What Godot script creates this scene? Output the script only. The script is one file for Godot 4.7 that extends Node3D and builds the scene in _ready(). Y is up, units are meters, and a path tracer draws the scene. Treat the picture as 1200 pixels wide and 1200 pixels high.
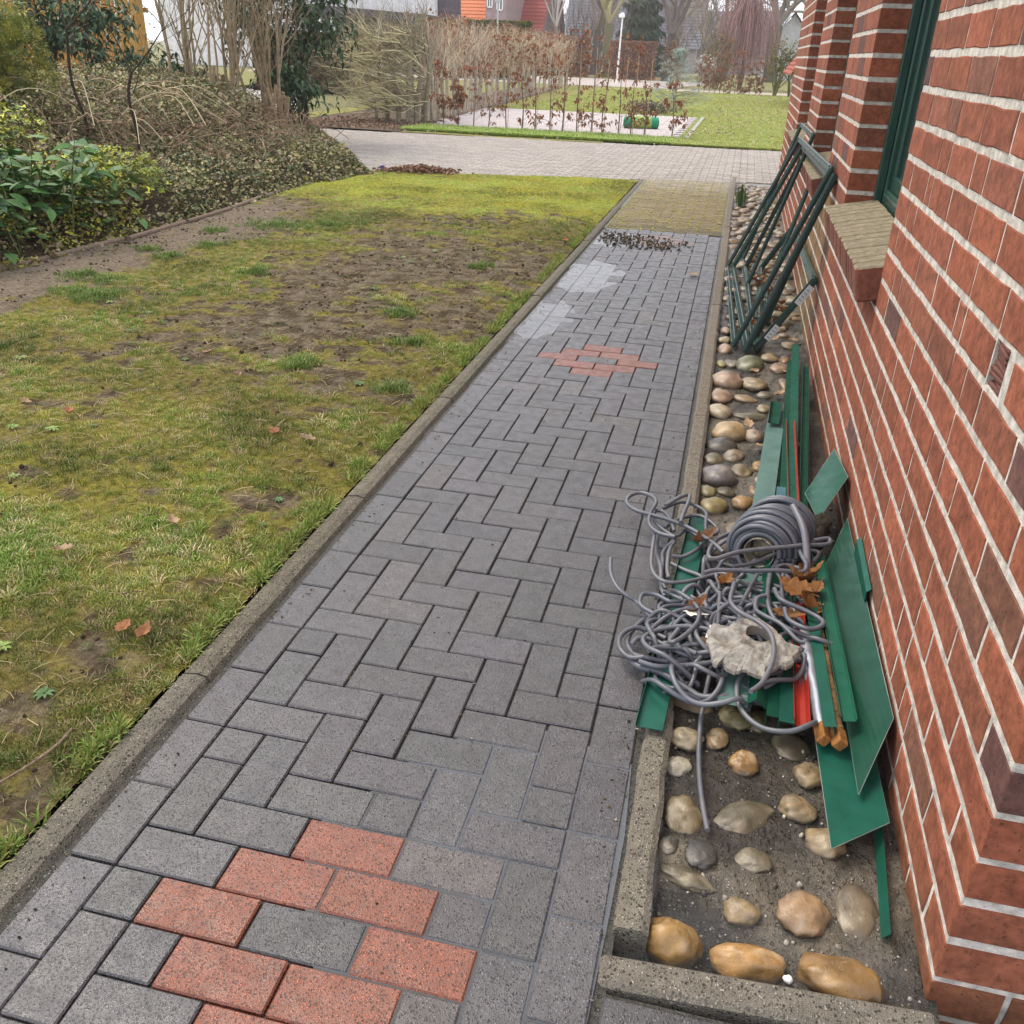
extends Node3D
# A garden path of block pavers along a brick house, wet winter day.

var rng := RandomNumberGenerator.new()
var M := {}
var taken := {}
var noise_a := FastNoiseLite.new()
var noise_b := FastNoiseLite.new()

# ---------------------------------------------------------------- mesh building
class MB:
	var v := PackedVector3Array()
	var n := PackedVector3Array()
	var c := PackedColorArray()
	var col := Color(1, 1, 1)

	func tri(a: Vector3, b: Vector3, d: Vector3) -> void:
		var nn := (d - a).cross(b - a).normalized()
		v.append(a); v.append(b); v.append(d)
		for i in 3:
			n.append(nn); c.append(col)

	func trin(a: Vector3, b: Vector3, d: Vector3, na: Vector3, nb: Vector3, nd: Vector3) -> void:
		if (d - a).cross(b - a).dot(na + nb + nd) >= 0.0:
			v.append(a); v.append(b); v.append(d)
			n.append(na); n.append(nb); n.append(nd)
		else:
			v.append(a); v.append(d); v.append(b)
			n.append(na); n.append(nd); n.append(nb)
		for i in 3:
			c.append(col)

	func quad(a: Vector3, b: Vector3, d: Vector3, e: Vector3) -> void:
		tri(a, b, d); tri(a, d, e)

	# facing away from a point inside
	func quado(o: Vector3, a: Vector3, b: Vector3, d: Vector3, e: Vector3) -> void:
		if (d - a).cross(b - a).dot(a + d - o * 2.0) >= 0.0: quad(a, b, d, e)
		else: quad(e, d, b, a)

	func trio(o: Vector3, a: Vector3, b: Vector3, d: Vector3) -> void:
		if (d - a).cross(b - a).dot(a + b + d - o * 3.0) >= 0.0: tri(a, b, d)
		else: tri(a, d, b)

	# a box with chamfered edges; basis columns are its axes
	func box(at: Vector3, size: Vector3, bev := 0.0, bs := Basis()) -> void:
		var h := size * 0.5
		var b := minf(bev, minf(h.x, minf(h.y, h.z)) * 0.9)
		for ax in 3:
			for s: float in [-1.0, 1.0]:
				var nn := Vector3.ZERO; nn[ax] = s
				var u := Vector3.ZERO; u[(ax + 1) % 3] = 1.0
				var w := nn.cross(u)
				var hu := h[(ax + 1) % 3] - b
				var hw := h[(ax + 2) % 3] - b
				var cc := nn * h[ax]
				var p := [cc - u * hu - w * hw, cc - u * hu + w * hw, cc + u * hu + w * hw, cc + u * hu - w * hw]
				quado(at, at + bs * p[0], at + bs * p[1], at + bs * p[2], at + bs * p[3])
		if b <= 0.0:
			return
		for ax in 3:
			var a1 := (ax + 1) % 3
			var a2 := (ax + 2) % 3
			for s1: float in [-1.0, 1.0]:
				for s2: float in [-1.0, 1.0]:
					var p1 := Vector3.ZERO
					p1[a1] = s1 * h[a1]; p1[a2] = s2 * (h[a2] - b)
					var p2 := Vector3.ZERO
					p2[a1] = s1 * (h[a1] - b); p2[a2] = s2 * h[a2]
					var l := Vector3.ZERO; l[ax] = h[ax] - b
					if s1 * s2 > 0.0:
						quado(at, at + bs * (p1 - l), at + bs * (p1 + l), at + bs * (p2 + l), at + bs * (p2 - l))
					else:
						quado(at, at + bs * (p2 - l), at + bs * (p2 + l), at + bs * (p1 + l), at + bs * (p1 - l))
		for sx: float in [-1.0, 1.0]:
			for sy: float in [-1.0, 1.0]:
				for sz: float in [-1.0, 1.0]:
					var p := Vector3(sx * h.x, sy * (h.y - b), sz * (h.z - b))
					var q := Vector3(sx * (h.x - b), sy * h.y, sz * (h.z - b))
					var r := Vector3(sx * (h.x - b), sy * (h.y - b), sz * h.z)
					if sx * sy * sz > 0.0:
						trio(at, at + bs * p, at + bs * r, at + bs * q)
					else:
						trio(at, at + bs * p, at + bs * q, at + bs * r)

	func tube(pts: Array, radii: Variant, sides := 6, caps := true, flat := 1.0) -> void:
		var k := pts.size()
		if k < 2:
			return
		var t: Vector3 = (pts[1] - pts[0]).normalized()
		var up := Vector3.UP if absf(t.y) < 0.9 else Vector3.RIGHT
		var a := t.cross(up).normalized()
		var rings := []
		var norms := []
		for i in k:
			var tn: Vector3
			if i == 0: tn = (pts[1] - pts[0]).normalized()
			elif i == k - 1: tn = (pts[k - 1] - pts[k - 2]).normalized()
			else: tn = (pts[i + 1] - pts[i - 1]).normalized()
			a = (a - tn * a.dot(tn)).normalized()
			var b := tn.cross(a)
			var r: float = radii[i] if radii is Array else radii
			var ring := []
			var nr := []
			for j in sides:
				var an := TAU * j / sides
				var d := a * cos(an) + b * sin(an) * flat
				ring.append(pts[i] + d * r)
				nr.append(d)
			rings.append(ring); norms.append(nr)
		for i in k - 1:
			for j in sides:
				var m := (j + 1) % sides
				trin(rings[i][j], rings[i][m], rings[i + 1][m], norms[i][j], norms[i][m], norms[i + 1][m])
				trin(rings[i][j], rings[i + 1][m], rings[i + 1][j], norms[i][j], norms[i + 1][m], norms[i + 1][j])
		if caps:
			for j in range(1, sides - 1):
				tri(rings[0][0], rings[0][j + 1], rings[0][j])
				tri(rings[k - 1][0], rings[k - 1][j], rings[k - 1][j + 1])

	# a rounded, uneven stone
	func blob(at: Vector3, rad: Vector3, bs: Basis, nz: FastNoiseLite, seed_at: float, amp: float, segs := 12, rings := 8, tint := 0.0) -> void:
		var base := col
		var p := []
		var off := Vector3(seed_at * 7.31, seed_at * 3.7, seed_at * 5.13)
		for i in rings + 1:
			var th := PI * i / rings
			var row := []
			for j in segs:
				var ph := TAU * j / segs
				var d := Vector3(sin(th) * cos(ph), cos(th), sin(th) * sin(ph))
				var k := 1.0 + amp * nz.get_noise_3dv(d * 60.0 + off * 40.0) + amp * 0.5 * nz.get_noise_3dv(d * 160.0 + off * 40.0)
				row.append(at + bs * (d * rad * k))
			p.append(row)
		var nr := []
		for i in rings + 1:
			var row := []
			for j in segs:
				var l: Vector3 = p[i][(j + 1) % segs] - p[i][(j + segs - 1) % segs]
				var m: Vector3 = p[mini(i + 1, rings)][j] - p[maxi(i - 1, 0)][j]
				var nn := m.cross(l).normalized()
				if i == 0: nn = bs.y.normalized()
				if i == rings: nn = -bs.y.normalized()
				if nn.dot(p[i][j] - at) < 0.0: nn = -nn
				row.append(nn)
			nr.append(row)
		for i in rings:
			for j in segs:
				var m := (j + 1) % segs
				if tint > 0.0:
					col = base * (1.0 + tint * nz.get_noise_3dv((p[i][j] - at) * 900.0 + off * 11.0)); col.a = 1.0
				trin(p[i][j], p[i][m], p[i + 1][m], nr[i][j], nr[i][m], nr[i + 1][m])
				trin(p[i][j], p[i + 1][m], p[i + 1][j], nr[i][j], nr[i + 1][m], nr[i + 1][j])
		col = base

	# a leaf: midrib from p along d, width w, folded; eight triangles
	func leaf(p: Vector3, d: Vector3, up: Vector3, len: float, w: float, fold := 0.25, droop := 0.15) -> void:
		var s := d.cross(up).normalized()
		var u := s.cross(d).normalized()
		var prof := [0.0, 0.75, 1.0, 0.6, 0.0]
		var mid := []
		var lft := []
		var rgt := []
		for i in 5:
			var t := i / 4.0
			var m := p + d * len * t - u * droop * len * t * t
			var ww: float = prof[i] * w * 0.5
			mid.append(m)
			lft.append(m - s * ww + u * ww * fold * 2.0)
			rgt.append(m + s * ww + u * ww * fold * 2.0)
		tri(mid[0], lft[1], mid[1]); tri(mid[0], mid[1], rgt[1])
		for i in [1, 2]:
			quad(mid[i], lft[i], lft[i + 1], mid[i + 1])
			quad(mid[i], mid[i + 1], rgt[i + 1], rgt[i])
		tri(mid[3], lft[3], mid[4]); tri(mid[3], mid[4], rgt[3])

	func mesh(mat: Material) -> ArrayMesh:
		var m := ArrayMesh.new()
		if v.is_empty():
			return m
		var a := []
		a.resize(Mesh.ARRAY_MAX)
		a[Mesh.ARRAY_VERTEX] = v
		a[Mesh.ARRAY_NORMAL] = n
		a[Mesh.ARRAY_COLOR] = c
		m.add_surface_from_arrays(Mesh.PRIMITIVE_TRIANGLES, a)
		m.surface_set_material(0, mat)
		return m

# ---------------------------------------------------------------- the scene tree
func numbered(called: String) -> String:
	if not taken.has(called):
		taken[called] = 0
		return called
	taken[called] += 1
	return "%s_%03d" % [called, taken[called]]

func thing(called: String, label: String, category: String, at := Vector3.ZERO, turn := 0.0, group := "") -> Node3D:
	var o := Node3D.new()
	o.name = numbered(called)
	add_child(o)
	o.position = at
	o.rotation.y = turn
	tag(o, label, category, group)
	return o

func tag(o: Node, label: String, category: String, group := "") -> Node:
	o.set_meta("label", label)
	o.set_meta("category", category)
	if group: o.set_meta("group", group)
	return o

func obj(called: String, mb: MB, mat: Material, parent: Node = null) -> MeshInstance3D:
	var o := MeshInstance3D.new()
	o.mesh = mb.mesh(mat)
	if parent == null:
		o.name = numbered(called)
		add_child(o)
	else:
		o.name = called
		parent.add_child(o, true)
	return o

func structure(called: String, mb: MB, mat: Material, label := "") -> MeshInstance3D:
	var o := obj(called, mb, mat)
	o.set_meta("kind", "structure")
	if label: o.set_meta("label", label)
	return o

func stuff(o: Node, label := "") -> Node:
	o.set_meta("kind", "stuff")
	if label: o.set_meta("label", label)
	return o

func scatter(called: String, mesh: Mesh, where: Array, tints: Array, parent: Node = null) -> MultiMeshInstance3D:
	var mm := MultiMesh.new()
	mm.transform_format = MultiMesh.TRANSFORM_3D
	mm.use_colors = true
	mm.mesh = mesh
	mm.instance_count = where.size()
	for i in where.size():
		mm.set_instance_transform(i, where[i])
		mm.set_instance_color(i, tints[i])
	var o := MultiMeshInstance3D.new()
	o.multimesh = mm
	if parent == null:
		o.name = numbered(called)
		add_child(o)
	else:
		o.name = called
		parent.add_child(o, true)
	o.set_meta("kind", "stuff")
	return o

func rr(a: float, b: float) -> float:
	return rng.randf_range(a, b)

func vary(c: Color, k: float) -> Color:
	var f := 1.0 + rr(-k, k)
	return Color(c.r * f * (1.0 + rr(-k, k) * 0.25), c.g * f, c.b * f * (1.0 + rr(-k, k) * 0.25))

func spline(p: Array, per := 6) -> Array:
	var out := []
	for i in p.size() - 1:
		var p0: Vector3 = p[maxi(i - 1, 0)]
		var p1: Vector3 = p[i]
		var p2: Vector3 = p[i + 1]
		var p3: Vector3 = p[mini(i + 2, p.size() - 1)]
		for j in per:
			out.append(p1.cubic_interpolate(p2, p0, p3, float(j) / per))
	out.append(p[p.size() - 1])
	return out

func turned(d: Vector3, ang: float) -> Vector3:   # d bent by about ang in a random direction
	var side := d.cross(Vector3(rr(-1, 1), rr(-1, 1), rr(-1, 1))).normalized()
	return d.rotated(side, ang).normalized() if side.length() > 0.5 else d

# ---------------------------------------------------------------- textures and materials
func noise(seed_n: int, freq: float, oct := 4) -> FastNoiseLite:
	var f := FastNoiseLite.new()
	f.seed = seed_n
	f.frequency = freq
	f.noise_type = FastNoiseLite.TYPE_SIMPLEX_SMOOTH
	f.fractal_octaves = oct
	return f

# grain: a value picture around 0.6 from coarse noise, fine grain and stamped specks (count, smallest, largest radius, value)
func grain(size: int, seed_n: int, freq: float, coarse: float, fine: float, specks: Array, stretch := 1.0) -> PackedFloat32Array:
	var r := RandomNumberGenerator.new()
	r.seed = seed_n
	var im := noise(seed_n, freq, 5).get_seamless_image(size, size)
	im.convert(Image.FORMAT_L8)
	var raw := im.get_data()
	var a := PackedFloat32Array()
	a.resize(size * size)
	for y in size:
		for x in size:
			var k: int = raw[y * size + int(x * stretch) % size]
			a[y * size + x] = 0.6 + coarse * (k / 255.0 - 0.5) + fine * (r.randf() - 0.5)
	for sp in specks:
		for i in int(sp[0]):
			var rad := r.randf_range(sp[1], sp[2])
			var cx := r.randi() % size
			var cy := r.randi() % size
			var val: float = sp[3] * r.randf_range(0.75, 1.25)
			var e := r.randf_range(0.6, 1.6)
			var w := int(ceil(rad * 1.6))
			for dy in range(-w, w + 1):
				for dx in range(-w, w + 1):
					if dx * dx * e + dy * dy / e <= rad * rad:
						var q := posmod(cy + dy, size) * size + posmod(cx + dx, size)
						a[q] = lerpf(a[q], val, 0.8)
	return a

func picture(a: PackedFloat32Array, size: int, low := Color(0, 0, 0), high := Color(1, 1, 1)) -> ImageTexture:
	var d := PackedByteArray()
	d.resize(size * size * 3)
	for i in size * size:
		var t := clampf(a[i], 0.0, 1.0)
		var cc := low.lerp(high, t).linear_to_srgb()
		d[i * 3] = int(cc.r * 255.0)
		d[i * 3 + 1] = int(cc.g * 255.0)
		d[i * 3 + 2] = int(cc.b * 255.0)
	return ImageTexture.create_from_image(Image.create_from_data(size, size, false, Image.FORMAT_RGB8, d))

func raw_picture(a: PackedFloat32Array, size: int) -> ImageTexture:
	var d := PackedByteArray()
	d.resize(size * size)
	for i in size * size:
		d[i] = int(clampf(a[i], 0.0, 1.0) * 255.0)
	return ImageTexture.create_from_image(Image.create_from_data(size, size, false, Image.FORMAT_L8, d))

func mat(name_m: String, albedo: Texture2D, relief: Texture2D, per_m: Vector3, relief_cm: float, rough: float, spec := 0.5, rough_tex: Texture2D = null) -> StandardMaterial3D:
	var m := StandardMaterial3D.new()
	m.resource_name = name_m
	m.vertex_color_use_as_albedo = true
	m.roughness = rough
	m.metallic_specular = spec
	if rough_tex:
		m.roughness_texture = rough_tex
		m.roughness_texture_channel = BaseMaterial3D.TEXTURE_CHANNEL_RED
	if albedo or relief:
		m.uv1_triplanar = true
		m.uv1_world_triplanar = true
		m.uv1_scale = per_m
		m.uv1_triplanar_sharpness = 4.0
	if albedo:
		m.albedo_texture = albedo
	if relief:
		m.heightmap_enabled = true
		m.heightmap_texture = relief
		m.heightmap_scale = relief_cm
	M[name_m] = m
	return m

func materials() -> void:
	var g := grain(512, 11, 0.012, 0.2, 0.3, [[3600, 0.8, 1.8, 0.32], [2600, 0.8, 1.6, 0.9], [500, 1.6, 2.6, 0.2], [2200, 0.7, 1.5, 1.5], [750, 1.5, 2.7, 1.5], [700, 1.6, 3.0, 0.15]])
	for i in g.size():
		g[i] = clampf(pow(maxf(g[i], 0.0) / 0.6, 1.6) * 0.4, 0.0, 1.0)
	var conc := picture(g, 512)
	var conc_h := raw_picture(g, 512)
	var wet := grain(256, 12, 0.018, 0.45, 0.08, [])
	var wet_t := raw_picture(wet, 256)
	mat("paver", conc, conc_h, Vector3.ONE * 3.0, 0.16, 0.62, 0.5, wet_t).roughness = 0.72
	mat("dry_paver", conc, conc_h, Vector3.ONE * 3.0, 0.16, 0.95, 0.25)
	mat("kerb", conc, conc_h, Vector3.ONE * 2.5, 0.5, 0.85, 0.4)
	mat("pale_paving", conc, conc_h, Vector3.ONE * 1.7, 0.2, 0.95, 0.3)
	var b := grain(512, 21, 0.011, 0.6, 0.16, [[420, 1.0, 2.8, 0.15], [420, 0.8, 1.8, 0.9]], 1.0)
	var b2 := grain(512, 22, 0.03, 0.8, 0.1, [[110, 2.0, 6.0, 0.1]])
	for i in b.size():
		b[i] = b[i] * 0.6 + b2[i] * 0.4
	mat("brick", picture(b, 512), raw_picture(b, 512), Vector3(3.0, 3.0, 3.0), 0.2, 0.86, 0.35)
	var mo := grain(512, 31, 0.012, 0.5, 0.25, [[900, 1.0, 2.6, 0.45], [900, 1.0, 2.0, 0.8]])
	mat("mortar", picture(mo, 512), raw_picture(mo, 512), Vector3.ONE * 4.0, 0.35, 0.95, 0.2)
	var mu := grain(512, 41, 0.014, 0.55, 0.2, [[900, 1.5, 5.0, 0.42], [500, 1.0, 3.0, 0.85], [300, 2.0, 6.0, 0.3]])
	mat("mud", picture(mu, 512), raw_picture(mu, 512), Vector3.ONE * 2.6, 1.4, 0.4, 0.5)
	mat("soil", picture(mu, 512), raw_picture(mu, 512), Vector3.ONE * 4.2, 1.6, 0.95, 0.25)
	mat("turf", picture(mu, 512), raw_picture(mu, 512), Vector3.ONE * 5.0, 1.2, 1.0, 0.1)
	var st := grain(256, 51, 0.016, 0.5, 0.16, [[500, 0.7, 1.2, 0.45], [300, 0.7, 1.4, 0.8]])
	var st_t := picture(st, 256)
	mat("stone", st_t, raw_picture(st, 256), Vector3.ONE * 4.0, 0.25, 0.42, 0.5)
	var so := grain(256, 61, 0.014, 0.22, 0.06, [[60, 0.7, 1.2, 0.25], [14, 0.8, 1.6, 0.95]])
	var so_t := picture(so, 256)
	var ro := grain(256, 62, 0.02, 0.45, 0.06, [])
	var ro_t := raw_picture(ro, 256)
	mat("green_metal", so_t, null, Vector3.ONE * 3.0, 0.0, 0.62, 0.27, ro_t)
	mat("dark_metal", so_t, null, Vector3.ONE * 3.0, 0.0, 0.6, 0.45, ro_t)
	mat("hose", so_t, null, Vector3.ONE * 6.0, 0.0, 0.4, 0.5)
	var ba := grain(256, 71, 0.03, 0.6, 0.15, [])
	mat("bark", picture(ba, 256), raw_picture(ba, 256), Vector3(9, 1.8, 9), 0.8, 0.95, 0.2)
	mat("wood", picture(ba, 256), raw_picture(ba, 256), Vector3(7, 0.9, 7), 0.2, 0.85, 0.3)
	mat("twig", null, null, Vector3.ONE, 0.0, 0.9, 0.2)
	mat("plain", null, null, Vector3.ONE, 0.0, 0.8, 0.3)
	mat("roof", so_t, null, Vector3.ONE * 1.5, 0.0, 0.8, 0.3)
	mat("plaster", so_t, null, Vector3.ONE * 0.7, 0.0, 0.9, 0.2)
	var lf := mat("leaf", null, null, Vector3.ONE, 0.0, 0.5, 0.32)
	lf.backlight_enabled = true
	lf.backlight = Color(0.25, 0.3, 0.1)
	var gr := mat("grass", null, null, Vector3.ONE, 0.0, 0.6, 0.3)
	gr.backlight_enabled = true
	gr.backlight = Color(0.5, 0.55, 0.25)
	var dl := mat("dry_leaf", st_t, null, Vector3.ONE * 8.0, 0.0, 0.8, 0.3)
	dl.backlight_enabled = true
	dl.backlight = Color(0.3, 0.2, 0.1)
	var wa := StandardMaterial3D.new()
	wa.transparency = BaseMaterial3D.TRANSPARENCY_ALPHA
	wa.albedo_color = Color(0.5, 0.5, 0.5, 0.05)
	wa.roughness = 0.03
	wa.metallic_specular = 0.3
	M.water = wa
	var si := StandardMaterial3D.new()
	si.transparency = BaseMaterial3D.TRANSPARENCY_ALPHA
	si.albedo_color = Color(0.4, 0.41, 0.43, 0.4)
	si.roughness = 0.06
	M.silty_water = si
	var gl := StandardMaterial3D.new()
	gl.transparency = BaseMaterial3D.TRANSPARENCY_ALPHA
	gl.albedo_color = Color(0.6, 0.65, 0.65, 0.1)
	gl.roughness = 0.02
	M.glass = gl
	var fo := StandardMaterial3D.new()
	fo.albedo_color = Color(0.85, 0.86, 0.88)
	fo.metallic = 0.6
	fo.roughness = 0.3
	fo.vertex_color_use_as_albedo = true
	M.foil = fo

# ---------------------------------------------------------------- the build
func _ready() -> void:
	rng.seed = 20240
	var cam := Camera3D.new()
	cam.name = "camera"
	cam.position = Vector3(0.9477, 1.3652, 0.6942)
	cam.rotation = Vector3(-0.4739, 0.2166, 0.0361)
	cam.fov = 59.27
	cam.near = 0.05
	cam.far = 600.0
	add_child(cam)
	var e := Environment.new()
	e.background_mode = Environment.BG_SKY
	var sm := ProceduralSkyMaterial.new()
	sm.sky_top_color = Color(0.86, 0.88, 0.93)
	sm.sky_horizon_color = Color(0.925, 0.94, 0.97)
	sm.sky_curve = 0.3
	sm.ground_horizon_color = Color(0.6, 0.59, 0.56)
	sm.ground_bottom_color = Color(0.4, 0.4, 0.38)
	sm.sun_angle_max = 0.0
	var sky := Sky.new()
	sky.sky_material = sm
	e.sky = sky
	e.tonemap_mode = Environment.TONE_MAPPER_LINEAR
	e.tonemap_exposure = 2.5
	e.fog_enabled = true
	e.fog_density = 0.0009
	e.fog_light_color = Color(0.93, 0.92, 0.92)
	e.sdfgi_enabled = true
	e.ssao_enabled = true
	e.ssil_enabled = true
	var we := WorldEnvironment.new()
	we.name = "environment"
	we.environment = e
	add_child(we)
	var sun := DirectionalLight3D.new()
	sun.name = "sun"
	sun.light_energy = 0.5
	sun.light_color = Color(1.0, 0.97, 0.92)
	sun.light_angular_distance = 28.0
	sun.shadow_enabled = true
	sun.rotation_degrees = Vector3(-58, -118, 0)
	add_child(sun)
	noise_a = noise(5, 0.01, 4)
	noise_b = noise(9, 0.01, 3)
	materials()
	ground()
	path()
	kerbs()
	house()
	stone_bed()
	lawn()
	planting_bed()
	far_garden()
	street_houses()
	frames()
	offcuts()
	hoses()
	leaves_and_litter()

# ---------------------------------------------------------------- ground, road, path
func sheet(mb: MB, poly: Array, y: float) -> void:   # a convex flat sheet seen from above
	for i in range(1, poly.size() - 1):
		var a: Vector2 = poly[0]
		var b: Vector2 = poly[i]
		var d: Vector2 = poly[i + 1]
		if (b - a).cross(d - a) < 0.0:
			var t := b; b = d; d = t
		mb.tri(Vector3(a.x, y, a.y), Vector3(b.x, y, b.y), Vector3(d.x, y, d.y))

func road_near(x: float) -> float:
	return -11.15 - 0.27 * x

func road_far(x: float) -> float:
	return -15.98 - 0.065 * x

func ground() -> void:
	var mb := MB.new()
	mb.col = Color(0.3, 0.28, 0.14)
	sheet(mb, [Vector2(-260, 40), Vector2(260, 40), Vector2(260, -380), Vector2(-260, -380)], -0.14)
	structure("ground", mb, M.turf)
	# the paved lane behind the house, one joint-sand sheet with its blocks on top
	mb = MB.new()
	mb.col = Color(0.25, 0.23, 0.2)
	sheet(mb, [Vector2(-7.2, road_near(-3.5) + 0.3), Vector2(1.9, road_near(1.9) + 0.3), Vector2(9, -13.0), Vector2(9, -16.6), Vector2(-7.2, road_far(-7.2))], -0.012)
	var lane := structure("lane", mb, M.mud, "pale grey block paved lane crossing behind the lawn")
	var blocks := MB.new()
	var z := -9.9
	var row := 0
	while z > -16.6:
		var x := -7.2 + (0.1 if row % 2 else 0.0)
		while x < 8.0:
			var cx := x + 0.1
			var zn := road_near(cx)
			if z - 0.05 < zn and z - 0.05 > road_far(cx) and not in_bed(cx, z - 0.05):
				var k := rr(0.86, 1.12)
				blocks.col = Color(0.66 * k, 0.585 * k, 0.52 * k)
				blocks.box(Vector3(cx, -0.018 + rr(-0.0015, 0.0015), z - 0.05), Vector3(0.193, 0.04, 0.094), 0.006)
			x += 0.2
		z -= 0.1
		row += 1
	stuff(obj("paver", blocks, M.pale_paving, lane))
	mb = MB.new()
	mb.col = Color(0.34, 0.31, 0.16)
	sheet(mb, [Vector2(-60, -42.2), Vector2(60, -42.2), Vector2(110, -160), Vector2(-110, -160)], -0.012)
	structure("field", mb, M.turf, "pale rough grass around the far houses")
	# street running off to the left, and pavements further back
	mb = MB.new()
	mb.col = Color(0.7, 0.63, 0.57)
	sheet(mb, [Vector2(-7.2, -13.2), Vector2(-7.2, -17.0), Vector2(-8.2, -18.4), Vector2(-10.5, -24), Vector2(-17, -31), Vector2(-40, -31), Vector2(-40, -20), Vector2(-14, -15)], -0.004)
	structure("street", mb, M.pale_paving, "pale street running off to the left behind the shrubs")
	mb = MB.new()
	mb.col = Color(0.8, 0.69, 0.63)
	sheet(mb, [Vector2(-24, -46), Vector2(-2.5, -46), Vector2(-1.0, -60), Vector2(-30, -60)], -0.004)
	structure("pavement", mb, M.pale_paving, "pinkish pavement in front of the far beech hedges")
	mb = MB.new()
	mb.col = Color(0.76, 0.65, 0.55)
	sheet(mb, [Vector2(-2.5, -43.4), Vector2(30, -43.4), Vector2(30, -47), Vector2(-2.5, -45.8)], 0.0)
	structure("sandy_path", mb, M.pale_paving, "sandy path beyond the right hand lawn")

# the planting bed on the left: true inside
func bed_depth(x: float, z: float) -> float:   # metres inside the bed's edge, negative outside
	var e1 := -3.5 - 0.06 * sin(z * 1.3) - x
	if z > -9.0:
		return e1
	var e := -3.25 - (-9.9 - z) * 0.6 if z < -9.9 else lerpf(-3.5, -3.25, (-9.0 - z) / 0.9)
	return (e - x) * 0.86

func in_bed(x: float, z: float) -> bool:
	return bed_depth(x, z) > 0.0 and z > -17.5

func bed_height(x: float, z: float) -> float:
	var d := bed_depth(x, z)
	if d < 0.0: return 0.0
	var h := 0.5 * smoothstep(0.0, 2.4, d) + 0.1 * smoothstep(0.0, 0.25, d)
	if z < -12.5: h *= smoothstep(-17.0, -12.5, z)
	return h + (0.08 * noise_a.get_noise_2d(x * 90.0, z * 90.0) + 0.07 * noise_b.get_noise_2d(x * 210.0, z * 210.0)) * smoothstep(0.0, 0.4, d)

# ---- the garden path: herringbone with three red diamonds, then a mossy stretch
var path_pieces := []

func lay(s0: float, t0: float, w: float, h: float, c: Color, part: String) -> void:
	path_pieces.append([s0, t0, w, h, c, part])

func paver_mesh(mb: MB, p: Array, tops := 0.0) -> void:
	var g := 0.0017
	var x0: float = p[0] * 0.1 + g
	var x1: float = (p[0] + p[2]) * 0.1 - g
	var z1: float = -p[1] * 0.1 - g
	var z0: float = -(p[1] + p[3]) * 0.1 + g
	mb.col = p[4]
	var tilt := Basis.from_euler(Vector3(rr(-0.008, 0.008), rr(-0.008, 0.008), rr(-0.008, 0.008)))
	var mx := (x0 + x1) * 0.5
	var mz := (z0 + z1) * 0.5
	if mx < 0.24 and ((mz < -4.98 and mz > -6.0) or (mz < -3.95 and mz > -4.75 and mx < 0.14) or (mz < -6.6 and mz > -7.3)):
		tops = -0.0012 - 0.0024 * rng.randf()
	mb.box(Vector3((x0 + x1) * 0.5, -0.035 + tops + rr(-0.0016, 0.0016), (z0 + z1) * 0.5), Vector3(x1 - x0, 0.07, z1 - z0), 0.0032, tilt)

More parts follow.
